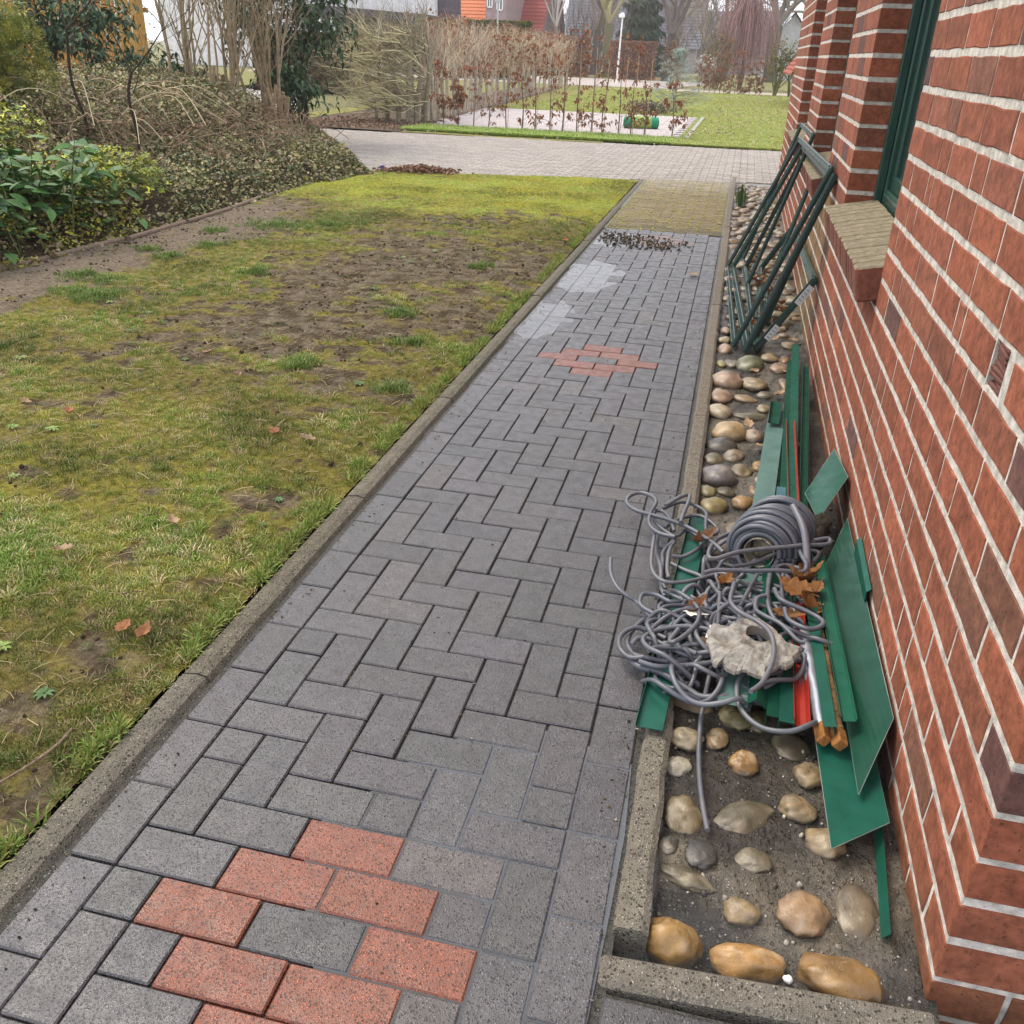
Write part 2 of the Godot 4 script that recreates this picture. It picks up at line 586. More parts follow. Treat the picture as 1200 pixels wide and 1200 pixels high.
func path() -> void:
	var grey := Color(0.142, 0.131, 0.136)
	var red := Color(0.36, 0.11, 0.06)
	var own := {}
	var tmax := 75
	var tmin := -9
	for d: Array in [[3, 0], [3, 34], [3, 68]]:
		for q: Array in [[0, 0], [-1, 1], [1, 1], [-2, 2], [0, 2], [2, 2], [-1, 3], [1, 3], [0, 4]]:
			var s: int = d[0] + q[0]
			var t: int = d[1] + q[1]
			var dark: bool = q[0] == 0 and q[1] == 2
			lay(s, t, 2, 1, vary(grey * 0.9 if dark else (red if d[1] < 60 else Color(0.3, 0.17, 0.13)), 0.06), "paver")
			own[Vector2i(s, t)] = true; own[Vector2i(s + 1, t)] = true
	lay(7, 1, 1, 2, vary(grey, 0.08), "paver"); own[Vector2i(7, 1)] = true; own[Vector2i(7, 2)] = true
	for t in range(tmin, tmax):
		for s in 8:
			if own.has(Vector2i(s, t)): continue
			var k := posmod(s - t - 1, 4)
			var c := vary(grey, 0.13)
			if rng.randf() < 0.05: c = vary(Color(0.17, 0.148, 0.144), 0.08)
			if rng.randf() < 0.015: c = vary(Color(0.155, 0.145, 0.122), 0.08)
			own[Vector2i(s, t)] = true
			if k == 0 and s < 7 and not own.has(Vector2i(s + 1, t)):
				own[Vector2i(s + 1, t)] = true
				lay(s, t, 2, 1, c, "paver")
			elif k == 3 and t < tmax - 1 and not own.has(Vector2i(s, t + 1)):
				own[Vector2i(s, t + 1)] = true
				lay(s, t, 1, 2, c, "paver")
			else:
				lay(s, t, 1, 1, c, "paver")
	for i in range(-5, 37):
		lay(-1, i * 2 + 1, 1, 2, vary(grey, 0.12), "paver")
		lay(8, i * 2, 1, 2, vary(grey * 1.05, 0.12), "paver")
	# pavers in front of the stone bed
	for i in 6:
		for j in 8:
			lay(9.15 + i * 2 - (j % 2), 2.72 - 1.0 - j, 2, 1, vary(grey, 0.12), "paver")
	# the mossy stretch: rows with staggered joints
	var t2 := 75.0
	var row := 0
	while t2 < 118:
		var s := -1.0 if row % 2 else -2.0
		while s < 9.0:
			var a := maxf(s, -1.0)
			var b := minf(s + 2.0, 9.0)
			if b - a > 0.3 and -t2 * 0.1 - 0.1 > road_near(0.45) - 0.05:
				lay(a, t2, b - a, 1, vary(Color(0.44, 0.36, 0.22).lerp(Color(0.6, 0.52, 0.42), smoothstep(95.0, 112.0, t2)).lerp(Color(0.27, 0.24, 0.18), smoothstep(82.0, 75.0, t2) * rng.randf()), 0.14), "paver")
			s += 2.0
		t2 += 1.0
		row += 1
	var eye := Vector3(0.95, 1.36, 0.69)
	path_pieces.sort_custom(func(a, b): return path_rank(a, eye) < path_rank(b, eye))
	var mb := MB.new()
	mb.col = Color(0.085, 0.075, 0.062)
	sheet(mb, [Vector2(-0.13, 1.2), Vector2(3.2, 1.2), Vector2(3.2, -0.28), Vector2(0.92, -0.28), Vector2(0.92, -7.5), Vector2(-0.13, -7.5)], -0.009)
	mb.col = Color(0.13, 0.12, 0.04)
	sheet(mb, [Vector2(-0.13, -7.5), Vector2(0.92, -7.5), Vector2(0.92, -11.6), Vector2(-0.13, -11.4)], -0.0035)
	var bed := structure("garden_path", mb, M.mud, "block paved garden path in grey herringbone with red diamonds")
	var rest := MB.new()
	var old := MB.new()
	for i in path_pieces.size():
		if i < 300:
			var one := MB.new()
			paver_mesh(one, path_pieces[i])
			obj("paver", one, M.paver, bed)
		elif path_pieces[i][1] > 74.5 and path_pieces[i][3] == 1:
			paver_mesh(old, path_pieces[i])
		else:
			paver_mesh(rest, path_pieces[i])
	stuff(obj("paver", rest, M.paver, bed))
	stuff(obj("paver", old, M.dry_paver, bed))
	# bright moss growing in the joints
	var tuft := MB.new()
	for i in 5:
		tuft.leaf(Vector3.ZERO, Vector3(cos(i * 1.3) * 0.7, 0.7, sin(i * 1.3) * 0.7).normalized(), Vector3.UP, 1.0, 0.55, 0.2, 0.3)
	var where := []
	var tints := []
	for i in 9000:
		var x := rr(-0.08, 0.88)
		var zz := rr(-11.2, -7.35)
		if noise_a.get_noise_2d(x * 120, zz * 90) < -0.05: continue
		var pc: Array = path_pieces[rng.randi() % path_pieces.size()]
		if pc[1] < 74.5: continue
		if rng.randf() < 0.35:
			x = pc[0] * 0.1 + rr(-0.006, 0.006); zz = -pc[1] * 0.1 - rr(0, 0.1)
		else:
			x = (pc[0] + rr(0, pc[2])) * 0.1; zz = -pc[1] * 0.1 + rr(-0.008, 0.008)
		where.append(Transform3D(Basis.from_euler(Vector3(0, rr(0, 6), 0)).scaled(Vector3.ONE * rr(0.007, 0.017)), Vector3(x, -0.003, zz)))
		tints.append(vary(Color(0.42, 0.39, 0.04), 0.2))
	for i in 700:
		var p: Array = path_pieces[rng.randi() % path_pieces.size()]
		if p[1] < 1 or p[1] > 74: continue
		if noise_b.get_noise_2d(p[0] * 30, p[1] * 14) < 0.12: continue
		where.append(Transform3D(Basis.from_euler(Vector3(0, rr(0, 6), 0)).scaled(Vector3.ONE * rr(0.003, 0.006)), Vector3(p[0] * 0.1 + rr(-0.002, 0.002), -0.006, -p[1] * 0.1 - rr(0, 0.1))))
		tints.append(vary(Color(0.13, 0.13, 0.03), 0.25))
	scatter("moss", tuft.mesh(M.grass), where, tints, bed)
	# a little moss also creeps into the last herringbone rows
	# standing water: a shallow sheet over the sunken left side, and water in the joints by the stone bed
	puddle("puddle", [Vector2(-0.11, -5.5), Vector2(-0.1, -5.95), Vector2(0.02, -6.05), Vector2(0.2, -5.95), Vector2(0.3, -5.7), Vector2(0.27, -5.35), Vector2(0.17, -5.08), Vector2(0.02, -5.0), Vector2(-0.09, -5.15)], -0.0006)
	puddle("puddle", [Vector2(-0.11, -4.02), Vector2(-0.11, -4.75), Vector2(0.0, -4.8), Vector2(0.14, -4.55), Vector2(0.16, -4.3), Vector2(0.1, -4.05), Vector2(0.03, -3.93), Vector2(-0.05, -3.9)], -0.0006)
	puddle("puddle", [Vector2(-0.1, -6.6), Vector2(-0.1, -7.25), Vector2(0.15, -7.3), Vector2(0.3, -7.0), Vector2(0.15, -6.65)], -0.0006)
	puddle("puddle", [Vector2(0.46, -0.75), Vector2(0.62, -0.9), Vector2(0.906, -0.82), Vector2(0.906, 0.2), Vector2(0.5, 0.2), Vector2(0.44, -0.2), Vector2(0.3, -0.45)], -0.0032, true)
	puddle("puddle", [Vector2(0.88, -0.29), Vector2(0.88, -0.42), Vector2(0.95, -0.5), Vector2(1.42, -0.5), Vector2(1.42, -0.36), Vector2(1.2, -0.33)], -0.034)
	puddle("puddle", [Vector2(0.97, -0.45), Vector2(1.44, -0.45), Vector2(1.44, -0.9), Vector2(1.3, -1.15), Vector2(1.15, -0.95), Vector2(0.97, -1.1)], -0.0385)

func path_rank(p: Array, eye: Vector3) -> float:
	var c := Vector3((p[0] + p[2] * 0.5) * 0.1, 0, -(p[1] + p[3] * 0.5) * 0.1)
	var r := c.distance_to(eye)
	if c.z > 0.12 or (c.x > 1.5): r += 50.0
	return r

func puddle(called: String, rim: Array, y: float, silty := false) -> void:
	var pts := []
	for i in rim.size():
		var a: Vector2 = rim[i]
		var b: Vector2 = rim[(i + 1) % rim.size()]
		for k in 5:
			var q := a.lerp(b, k / 5.0)
			var outward := Vector2((b - a).y, -(b - a).x).normalized()
			pts.append(q + outward * 0.025 * noise_b.get_noise_2d(q.x * 700, q.y * 700))
	var tri := Geometry2D.triangulate_polygon(PackedVector2Array(pts))
	var mb := MB.new()
	for i in range(0, tri.size(), 3):
		sheet(mb, [pts[tri[i]], pts[tri[i + 1]], pts[tri[i + 2]]], y)
	structure(called, mb, M.silty_water if silty else M.water)

func kerbs() -> void:
	# left edging: long concrete strips with worn rounded tops
	var core := MB.new()
	core.col = Color(0.1, 0.09, 0.07)
	core.box(Vector3(-0.162, -0.1, -5.3), Vector3(0.05, 0.15, 13.0))
	var left := structure("kerb_edging", core, M.mud, "mossy concrete edging between lawn and path")
	var z := 1.13
	while z > -11.0:
		var len := rr(0.96, 1.02)
		var mb := MB.new()
		mb.col = vary(Color(0.28, 0.245, 0.18), 0.12)
		kerb_piece(mb, Vector3(-0.156 + rr(-0.003, 0.003), rr(-0.003, 0.003), z), len - 0.006, 0.082, 0.012 - 0.012 * smoothstep(-7.5, -9.0, z), true)
		obj("kerbstone", mb, M.kerb, left)
		z -= len
	core = MB.new()
	core.col = Color(0.1, 0.09, 0.07)
	core.box(Vector3(0.944, -0.1, -6.0), Vector3(0.03, 0.14, 10.8))
	var right := structure("kerb_edging", core, M.mud, "concrete edging between path and stone bed")
	z = -0.40
	var first := true
	while z > -11.5:
		var len := 0.63 if first else rr(0.97, 1.01)
		first = false
		var mb := MB.new()
		mb.col = vary(Color(0.38, 0.325, 0.25), 0.07)
		kerb_piece(mb, Vector3(0.944 + rr(-0.002, 0.002), rr(-0.002, 0.002), z), len - 0.005, 0.06, 0.008, false)
		obj("kerbstone", mb, M.kerb, right)
		z -= len
	var mb2 := MB.new()
	mb2.col = Color(0.33, 0.29, 0.23)
	mb2.box(Vector3.ZERO, Vector3(0.545, 0.1, 0.062), 0.008)
	var f := structure("kerbstone", mb2, M.kerb, "short concrete edging closing the near end of the stone bed")
	f.position = Vector3(1.175, -0.046, -0.332)
	f.rotation.y = 0.055

func kerb_piece(mb: MB, at: Vector3, len: float, w: float, top: float, sloped: bool) -> void:
	# cross-section swept along -z with slightly uneven edges
	var prof := [Vector2(-0.5, -1), Vector2(-0.5, -0.012), Vector2(-0.38, 0.0), Vector2(0.3, 0.0), Vector2(0.5, -0.011), Vector2(0.5, -1)]
	if sloped:
		prof = [Vector2(-0.5, -1), Vector2(-0.5, -0.02), Vector2(-0.34, -0.004), Vector2(0.1, 0.0), Vector2(0.36, -0.006), Vector2(0.5, -0.024), Vector2(0.5, -1)]
	var steps := 14
	var rings := []
	for i in steps + 1:
		var zz := at.z - len * i / steps
		var ring := []
		for p: Vector2 in prof:
			var y: float = top + p.y if p.y > -0.5 else -0.12
			var wob := 0.005 * noise_b.get_noise_3d(p.x * 40, zz * 900, p.y * 60)
			ring.append(Vector3(at.x + p.x * w + wob, at.y + y + wob, zz))
		rings.append(ring)
	for i in steps:
		for j in prof.size() - 1:
			mb.quad(rings[i][j], rings[i + 1][j], rings[i + 1][j + 1], rings[i][j + 1])
	for e in [0, steps]:
		for j in range(1, prof.size() - 1):
			if e == 0: mb.tri(rings[0][0], rings[0][j], rings[0][j + 1])
			else: mb.tri(rings[e][0], rings[e][j + 1], rings[e][j])

# ---------------------------------------------------------------- the brick house on the right
const WALL_X := 1.45
const CORNER_Z := -0.435
const COURSE := 0.0925
var window_spans := [[-3.85, -2.43], [-6.35, -4.93], [-8.85, -7.43]]
var brick_list := []

func brick_tone() -> Color:
	var q := rng.randf()
	if q < 0.72: return vary(Color(0.385, 0.122, 0.066), 0.15)
	if q < 0.87: return vary(Color(0.34, 0.12, 0.07), 0.14)
	if q < 0.955: return vary(Color(0.27, 0.115, 0.075), 0.12)
	return vary(Color(0.19, 0.09, 0.075), 0.12)

# a brick in its own axes: u along the wall, v up, w out of the wall; irregular outline, worn arris
func brick_mesh(mb: MB, o: Vector3, u: Vector3, v: Vector3, w: Vector3, a0: float, a1: float, b0: float, b1: float, depth: float, tone: Color, proud := 0.0018, rough := 0.0019) -> void:
	var front := []
	var edge := []
	var back := []
	var cm := Vector2((a0 + a1) * 0.5, (b0 + b1) * 0.5)
	var n := 4 if a1 - a0 > 0.16 else 2
	var rim := []
	for i in n: rim.append(Vector2(lerpf(a0, a1, float(i) / n), b0))
	rim.append(Vector2(a1, b0)); rim.append(Vector2(a1, cm.y))
	for i in n: rim.append(Vector2(lerpf(a1, a0, float(i) / n), b1))
	rim.append(Vector2(a0, b1)); rim.append(Vector2(a0, cm.y))
	var face := proud + rr(-0.0006, 0.0008)
	for p: Vector2 in rim:
		var q := p + Vector2(rr(-rough, rough), rr(-rough, rough))
		var inn := q + (cm - q).normalized() * 0.0035
		front.append(o + u * inn.x + v * inn.y + w * (face + rr(-0.0003, 0.0003)))
		edge.append(o + u * q.x + v * q.y + w * (face - 0.0018))
		back.append(o + u * q.x + v * q.y - w * depth)
	mb.col = tone
	var from := mb.v.size()
	var mid := o + u * cm.x + v * cm.y - w * depth * 0.5
	var ctr := o + u * cm.x + v * cm.y + w * face
	var k := rim.size()
	for i in k:
		var j := (i + 1) % k
		mb.trio(mid, ctr, front[i], front[j])
		mb.quado(mid, front[i], edge[i], edge[j], front[j])
		mb.quado(mid, edge[i], back[i], back[j], edge[j])
	for i in range(from, mb.v.size()):
		var p: Vector3 = mb.v[i]
		var m := 1.0 + 0.34 * noise_b.get_noise_3dv(p * 1400.0) + 0.16 * noise_a.get_noise_3dv(p * 300.0)
		var cc := tone * m
		var algae := smoothstep(0.22, -0.05, p.y) * clampf(0.5 + 1.4 * noise_a.get_noise_3dv(p * 420.0), 0.0, 1.0)
		cc = cc.lerp(Color(0.13, 0.1, 0.05), algae * 0.4)
		cc.a = 1.0
		mb.c[i] = cc

func wall_spans(y: float) -> Array:   # solid stretches of the long wall at that height, as distances from the corner
	var s := []
	var from := 0.0
	if y > 0.66 and y < 2.26:
		for w: Array in window_spans:
			s.append([from, CORNER_Z - w[1]])
			from = CORNER_Z - w[0]
	s.append([from, 10.85])
	return s

func house() -> void:
	var home := thing("brick_house", "red brick house wall with pale mortar running along the right side of the path", "house")
	# mortar: what shows between the bricks is the wall behind them, a few millimetres back
	var core := MB.new()
	core.col = Color(0.82, 0.755, 0.67)
	var hole := [CORNER_Z - 1.062, CORNER_Z - 0.0]
	for band: Array in [[-0.35, 0.655], [0.655, 0.8425], [0.8425, 0.9305], [0.9305, 2.262], [2.262, 2.8]]:
		var ym: float = (band[0] + band[1]) * 0.5
		for s: Array in wall_spans(ym):
			var pieces := [s]
			if band[0] == 0.8425 and s[0] == 0.0:
				pieces = [[0.0, 0.535], [0.628, s[1]]]
			for q: Array in pieces:
				var g0 := 0.003 if q[0] == s[0] else 0.0
				var g1 := 0.003 if q[1] == s[1] else 0.0
				var za: float = CORNER_Z - q[0] - g0
				var zb: float = CORNER_Z - q[1] + g1
				core.box(Vector3(WALL_X + 0.0004 + 0.15, ym, (za + zb) * 0.5), Vector3(0.3, band[1] - band[0], za - zb))
	core.box(Vector3(1.75 + 1.9, 1.225, CORNER_Z - 0.153), Vector3(3.8, 3.15, 0.3))
	var wall := obj("wall", core, M.mortar, home)
	# the broken brick's hollow
	var hol := MB.new()
	hol.col = Color(0.2, 0.085, 0.065)
	for i in 9:
		hol.box(Vector3(WALL_X + 0.0125 + rr(-0.004, 0.004), 0.848 + i * 0.01, CORNER_Z - 0.5815), Vector3(0.02, 0.0098, 0.092), 0.003, Basis.from_euler(Vector3(0, rr(-0.12, 0.12), 0)))
	obj("broken_brick", hol, M.brick, wall)
	# the long face
	for k in range(-3, 30):
		var b0 := 0.008 + COURSE * k + 0.009
		var b1 := 0.008 + COURSE * (k + 1) - 0.009
		var ym := (b0 + b1) * 0.5
		for s: Array in wall_spans(ym):
			var at: float = s[0]
			var head := posmod(k, 2) == 0
			if s[0] > 0.0: head = posmod(k, 2) == 1
			var n := 0
			while at < s[1] - 0.02:
				var len := 0.115 if (head and n == 0) else 0.243 + rr(-0.006, 0.006)
				if n > 1 and rng.randf() < 0.24: len = 0.115 + rr(-0.006, 0.004)
				if n > 1 and rng.randf() < 0.05: len = 0.062
				if s[1] - at - len < 0.07: len = s[1] - at
				if len > 0.26: len *= 0.5
				var deep := 0.02
				if n == 0 and s[0] == 0.0: deep = 0.113 if len > 0.2 else 0.24
				elif n == 0 or at + len > s[1] - 0.01: deep = 0.145
				if k == 9 and s[0] == 0.0 and at + len > 0.5 and at < 0.62:
					# leave the hollow clear: end before it and go on after it
					if at < 0.5:
						brick_list.append([0, at, 0.531, b0, b1, deep, brick_tone()])
					at = 0.634
					n += 1
					continue
				brick_list.append([0, at, at + len, b0, b1, deep, brick_tone()])
				at += len + 0.0118
				n += 1
		# the short face that turns the corner, towards the viewer
		var at2 := 0.113 if posmod(k, 2) == 1 else 0.24
		at2 += 0.0118
		while at2 < 3.7:
			var l2 := 0.243 if rng.randf() < 0.8 else 0.115
			brick_list.append([1, at2, at2 + l2, b0, b1, 0.02, brick_tone()])
			at2 += l2 + 0.0118
	var eye := Vector3(0.95, 1.36, 0.69)
	brick_list.sort_custom(func(a, b): return brick_rank(a, eye) < brick_rank(b, eye))
	var rest := MB.new()
	for i in brick_list.size():
		var b: Array = brick_list[i]
		var tone: Color = b[6]
		if b[3] < 0.1: tone = tone.lerp(Color(0.25, 0.17, 0.06), clampf(0.1 * (0.1 - b[3]) / 0.15 + 0.35 * noise_a.get_noise_2d(b[1] * 60, 3.0), 0.0, 0.3))
		if b[0] == 0 and b[1] > 3.6 and b[1] < 5.2 and b[3] < 0.75: tone = tone.lerp(Color(0.24, 0.22, 0.1), clampf(0.75 - absf(b[1] - 4.5) * 0.6, 0.0, 0.6))
		var mb := MB.new() if i < 300 else rest
		if b[0] == 0: brick_mesh(mb, Vector3(WALL_X, 0, CORNER_Z), Vector3(0, 0, -1), Vector3.UP, Vector3(-1, 0, 0), b[1], b[2], b[3], b[4], b[5], tone)
		else: brick_mesh(mb, Vector3(WALL_X, 0, CORNER_Z), Vector3(1, 0, 0), Vector3.UP, Vector3(0, 0, 1), b[1], b[2], b[3], b[4], b[5], tone)
		if i < 300: obj("brick", mb, M.brick, wall)
	stuff(obj("brick", rest, M.brick, wall))
	for w: Array in window_spans: window(home, w[1], w[0])
	# the rest of the building: back walls, floor slab, ceiling and an overhanging roof, so that the rooms are closed and dark
	var shell := MB.new()
	shell.col = Color(0.3, 0.12, 0.08)
	shell.box(Vector3(3.7, 1.2, -11.285 + 0.148), Vector3(3.9, 3.2, 0.29))
	shell.box(Vector3(5.6, 1.2, -5.86), Vector3(0.2, 3.2, 10.84))
	obj("rear_wall", shell, M.brick, home)
	var slab := MB.new()
	slab.col = Color(0.35, 0.33, 0.3)
	slab.box(Vector3(3.62, -0.1, -5.85), Vector3(3.7, 0.2, 10.2))
	obj("floor", slab, M.plaster, home)
	slab = MB.new()
	slab.col = Color(0.5, 0.48, 0.45)
	slab.box(Vector3(3.5, 2.86, -5.86), Vector3(4.7, 0.1, 11.4))
	obj("ceiling", slab, M.plaster, home)
	var rf := MB.new()
	rf.col = Color(0.3, 0.08, 0.05)
	var e0 := Vector3(1.15, 2.93, 0.0)
	for side: float in [-1.0, 1.0]:
		var lo := Vector3(3.5 + side * 2.45, 2.92, 0)
		var hi := Vector3(3.5, 4.9, 0)
		rf.quado(Vector3(3.5, 2, -5.8), lo + Vector3(0, 0, -0.1), hi + Vector3(0, 0, -0.1), hi + Vector3(0, 0, -11.6), lo + Vector3(0, 0, -11.6))
	for zz: float in [-0.3, -11.4]:
		rf.quado(Vector3(3.5, 3.4, -5.8), Vector3(1.1, 2.92, zz), Vector3(3.5, 4.85, zz), Vector3(3.5, 4.85, zz), Vector3(5.9, 2.92, zz))
	obj("roof", rf, M.roof, home)

func brick_rank(b: Array, eye: Vector3) -> float:
	var m: float = (b[1] + b[2]) * 0.5
	var p := Vector3(WALL_X, (b[3] + b[4]) * 0.5, CORNER_Z - m) if b[0] == 0 else Vector3(WALL_X + m, (b[3] + b[4]) * 0.5, CORNER_Z)
	var r := p.distance_to(eye)
	if b[3] < -0.1: r += 40.0
	# outside the picture's right edge
	if b[0] == 1 and m > 0.2 + (0.35 - b[3]) * 0.3: r += 40.0
	if b[0] == 0 and p.y > 1.43 + maxf(0.0, -1.4 - p.z) * 0.05: r += 40.0
	if b[0] == 0 and p.z > -1.5 and p.y > 0.5 + (-0.435 - p.z) * 0.93 + 0.1: r += 40.0
	return r

func window(home: Node3D, zn: float, zf: float) -> void:
	var zm := (zn + zf) * 0.5
	# brick sill: bricks on edge, sloping outwards, weathered and mossy on top
	var sill_base := MB.new()
	sill_base.col = Color(0.22, 0.2, 0.17)
	var tilt := Basis(Vector3(0, 0, 1), 0.2)
	sill_base.box(Vector3(1.497, 0.741, zm), Vector3(0.205, 0.1, zn - zf - 0.012), 0.0, tilt)
	var sill := obj("window_sill", sill_base, M.mortar, home)
	var count := 17
	var step := (zn - zf) / count
	for i in count:
		var mb := MB.new()
		var c := zn - step * (i + 0.5)
		mb.col = vary(Color(0.27, 0.1, 0.065), 0.18)
		mb.box(Vector3(1.49 + rr(-0.002, 0.002), 0.742 + rr(-0.0015, 0.0015), c), Vector3(0.23, 0.113, step - 0.0065), 0.006, tilt)
		# weathered top
		var top := Color(0.33, 0.275, 0.18)
		for q in mb.v.size():
			if mb.n[q].y > 0.55: mb.c[q] = vary(top, 0.06)
		obj("brick", mb, M.brick, sill)
	# green timber frame, stepped, with glass
	var f := MB.new()
	f.col = Color(0.02, 0.078, 0.058)
	var y0 := 0.8
	var y1 := 2.258
	var ym := (y0 + y1) * 0.5
	for zz: float in [zn, zf]:
		var s := -1.0 if zz == zn else 1.0
		f.box(Vector3(1.585, ym, zz + s * 0.0225), Vector3(0.035, y1 - y0 - 0.004, 0.04), 0.004)
		f.box(Vector3(1.632, ym, zz + s * 0.0375), Vector3(0.06, y1 - y0 - 0.004, 0.07), 0.006)
		f.box(Vector3(1.647, ym, zz + s * 0.1), Vector3(0.05, y1 - y0 - 0.13, 0.06), 0.006)
	f.box(Vector3(1.632, y1 - 0.038, zm), Vector3(0.056, 0.07, zn - zf - 0.152), 0.006)
	f.box(Vector3(1.632, y0 + 0.035, zm), Vector3(0.056, 0.07, zn - zf - 0.152), 0.006)
	f.box(Vector3(1.644, y0 + 0.1, zm), Vector3(0.05, 0.06, zn - zf - 0.264), 0.006)
	f.box(Vector3(1.644, y1 - 0.1, zm), Vector3(0.05, 0.06, zn - zf - 0.264), 0.006)
	f.box(Vector3(1.612, y0 + 0.05, zm), Vector3(0.03, 0.02, zn - zf - 0.16), 0.006, Basis(Vector3(0, 0, 1), 0.3))
	var fr := obj("window", f, M.dark_metal, home)
	var g := MB.new()
	g.quado(Vector3(2, ym, zm), Vector3(1.646, y0 + 0.1, zn - 0.1), Vector3(1.646, y1 - 0.1, zn - 0.1), Vector3(1.646, y1 - 0.1, zf + 0.1), Vector3(1.646, y0 + 0.1, zf + 0.1))
	obj("pane", g, M.glass, fr)

# ---------------------------------------------------------------- the strip of mud and cobbles along the wall
func mud_height(x: float, z: float) -> float:
	var h := -0.036 + 0.011 * noise_a.get_noise_2d(x * 500, z * 500) + 0.004 * noise_b.get_noise_2d(x * 2400, z * 2400)
	h -= 0.02 * smoothstep(0.22, 0.05, Vector2(x - 1.0, (z + 0.42) * 0.9).length())
	h -= 0.008 * smoothstep(-0.55, -0.38, z)
	h += 0.014 * smoothstep(-4.5, -5.5, z)
	return h

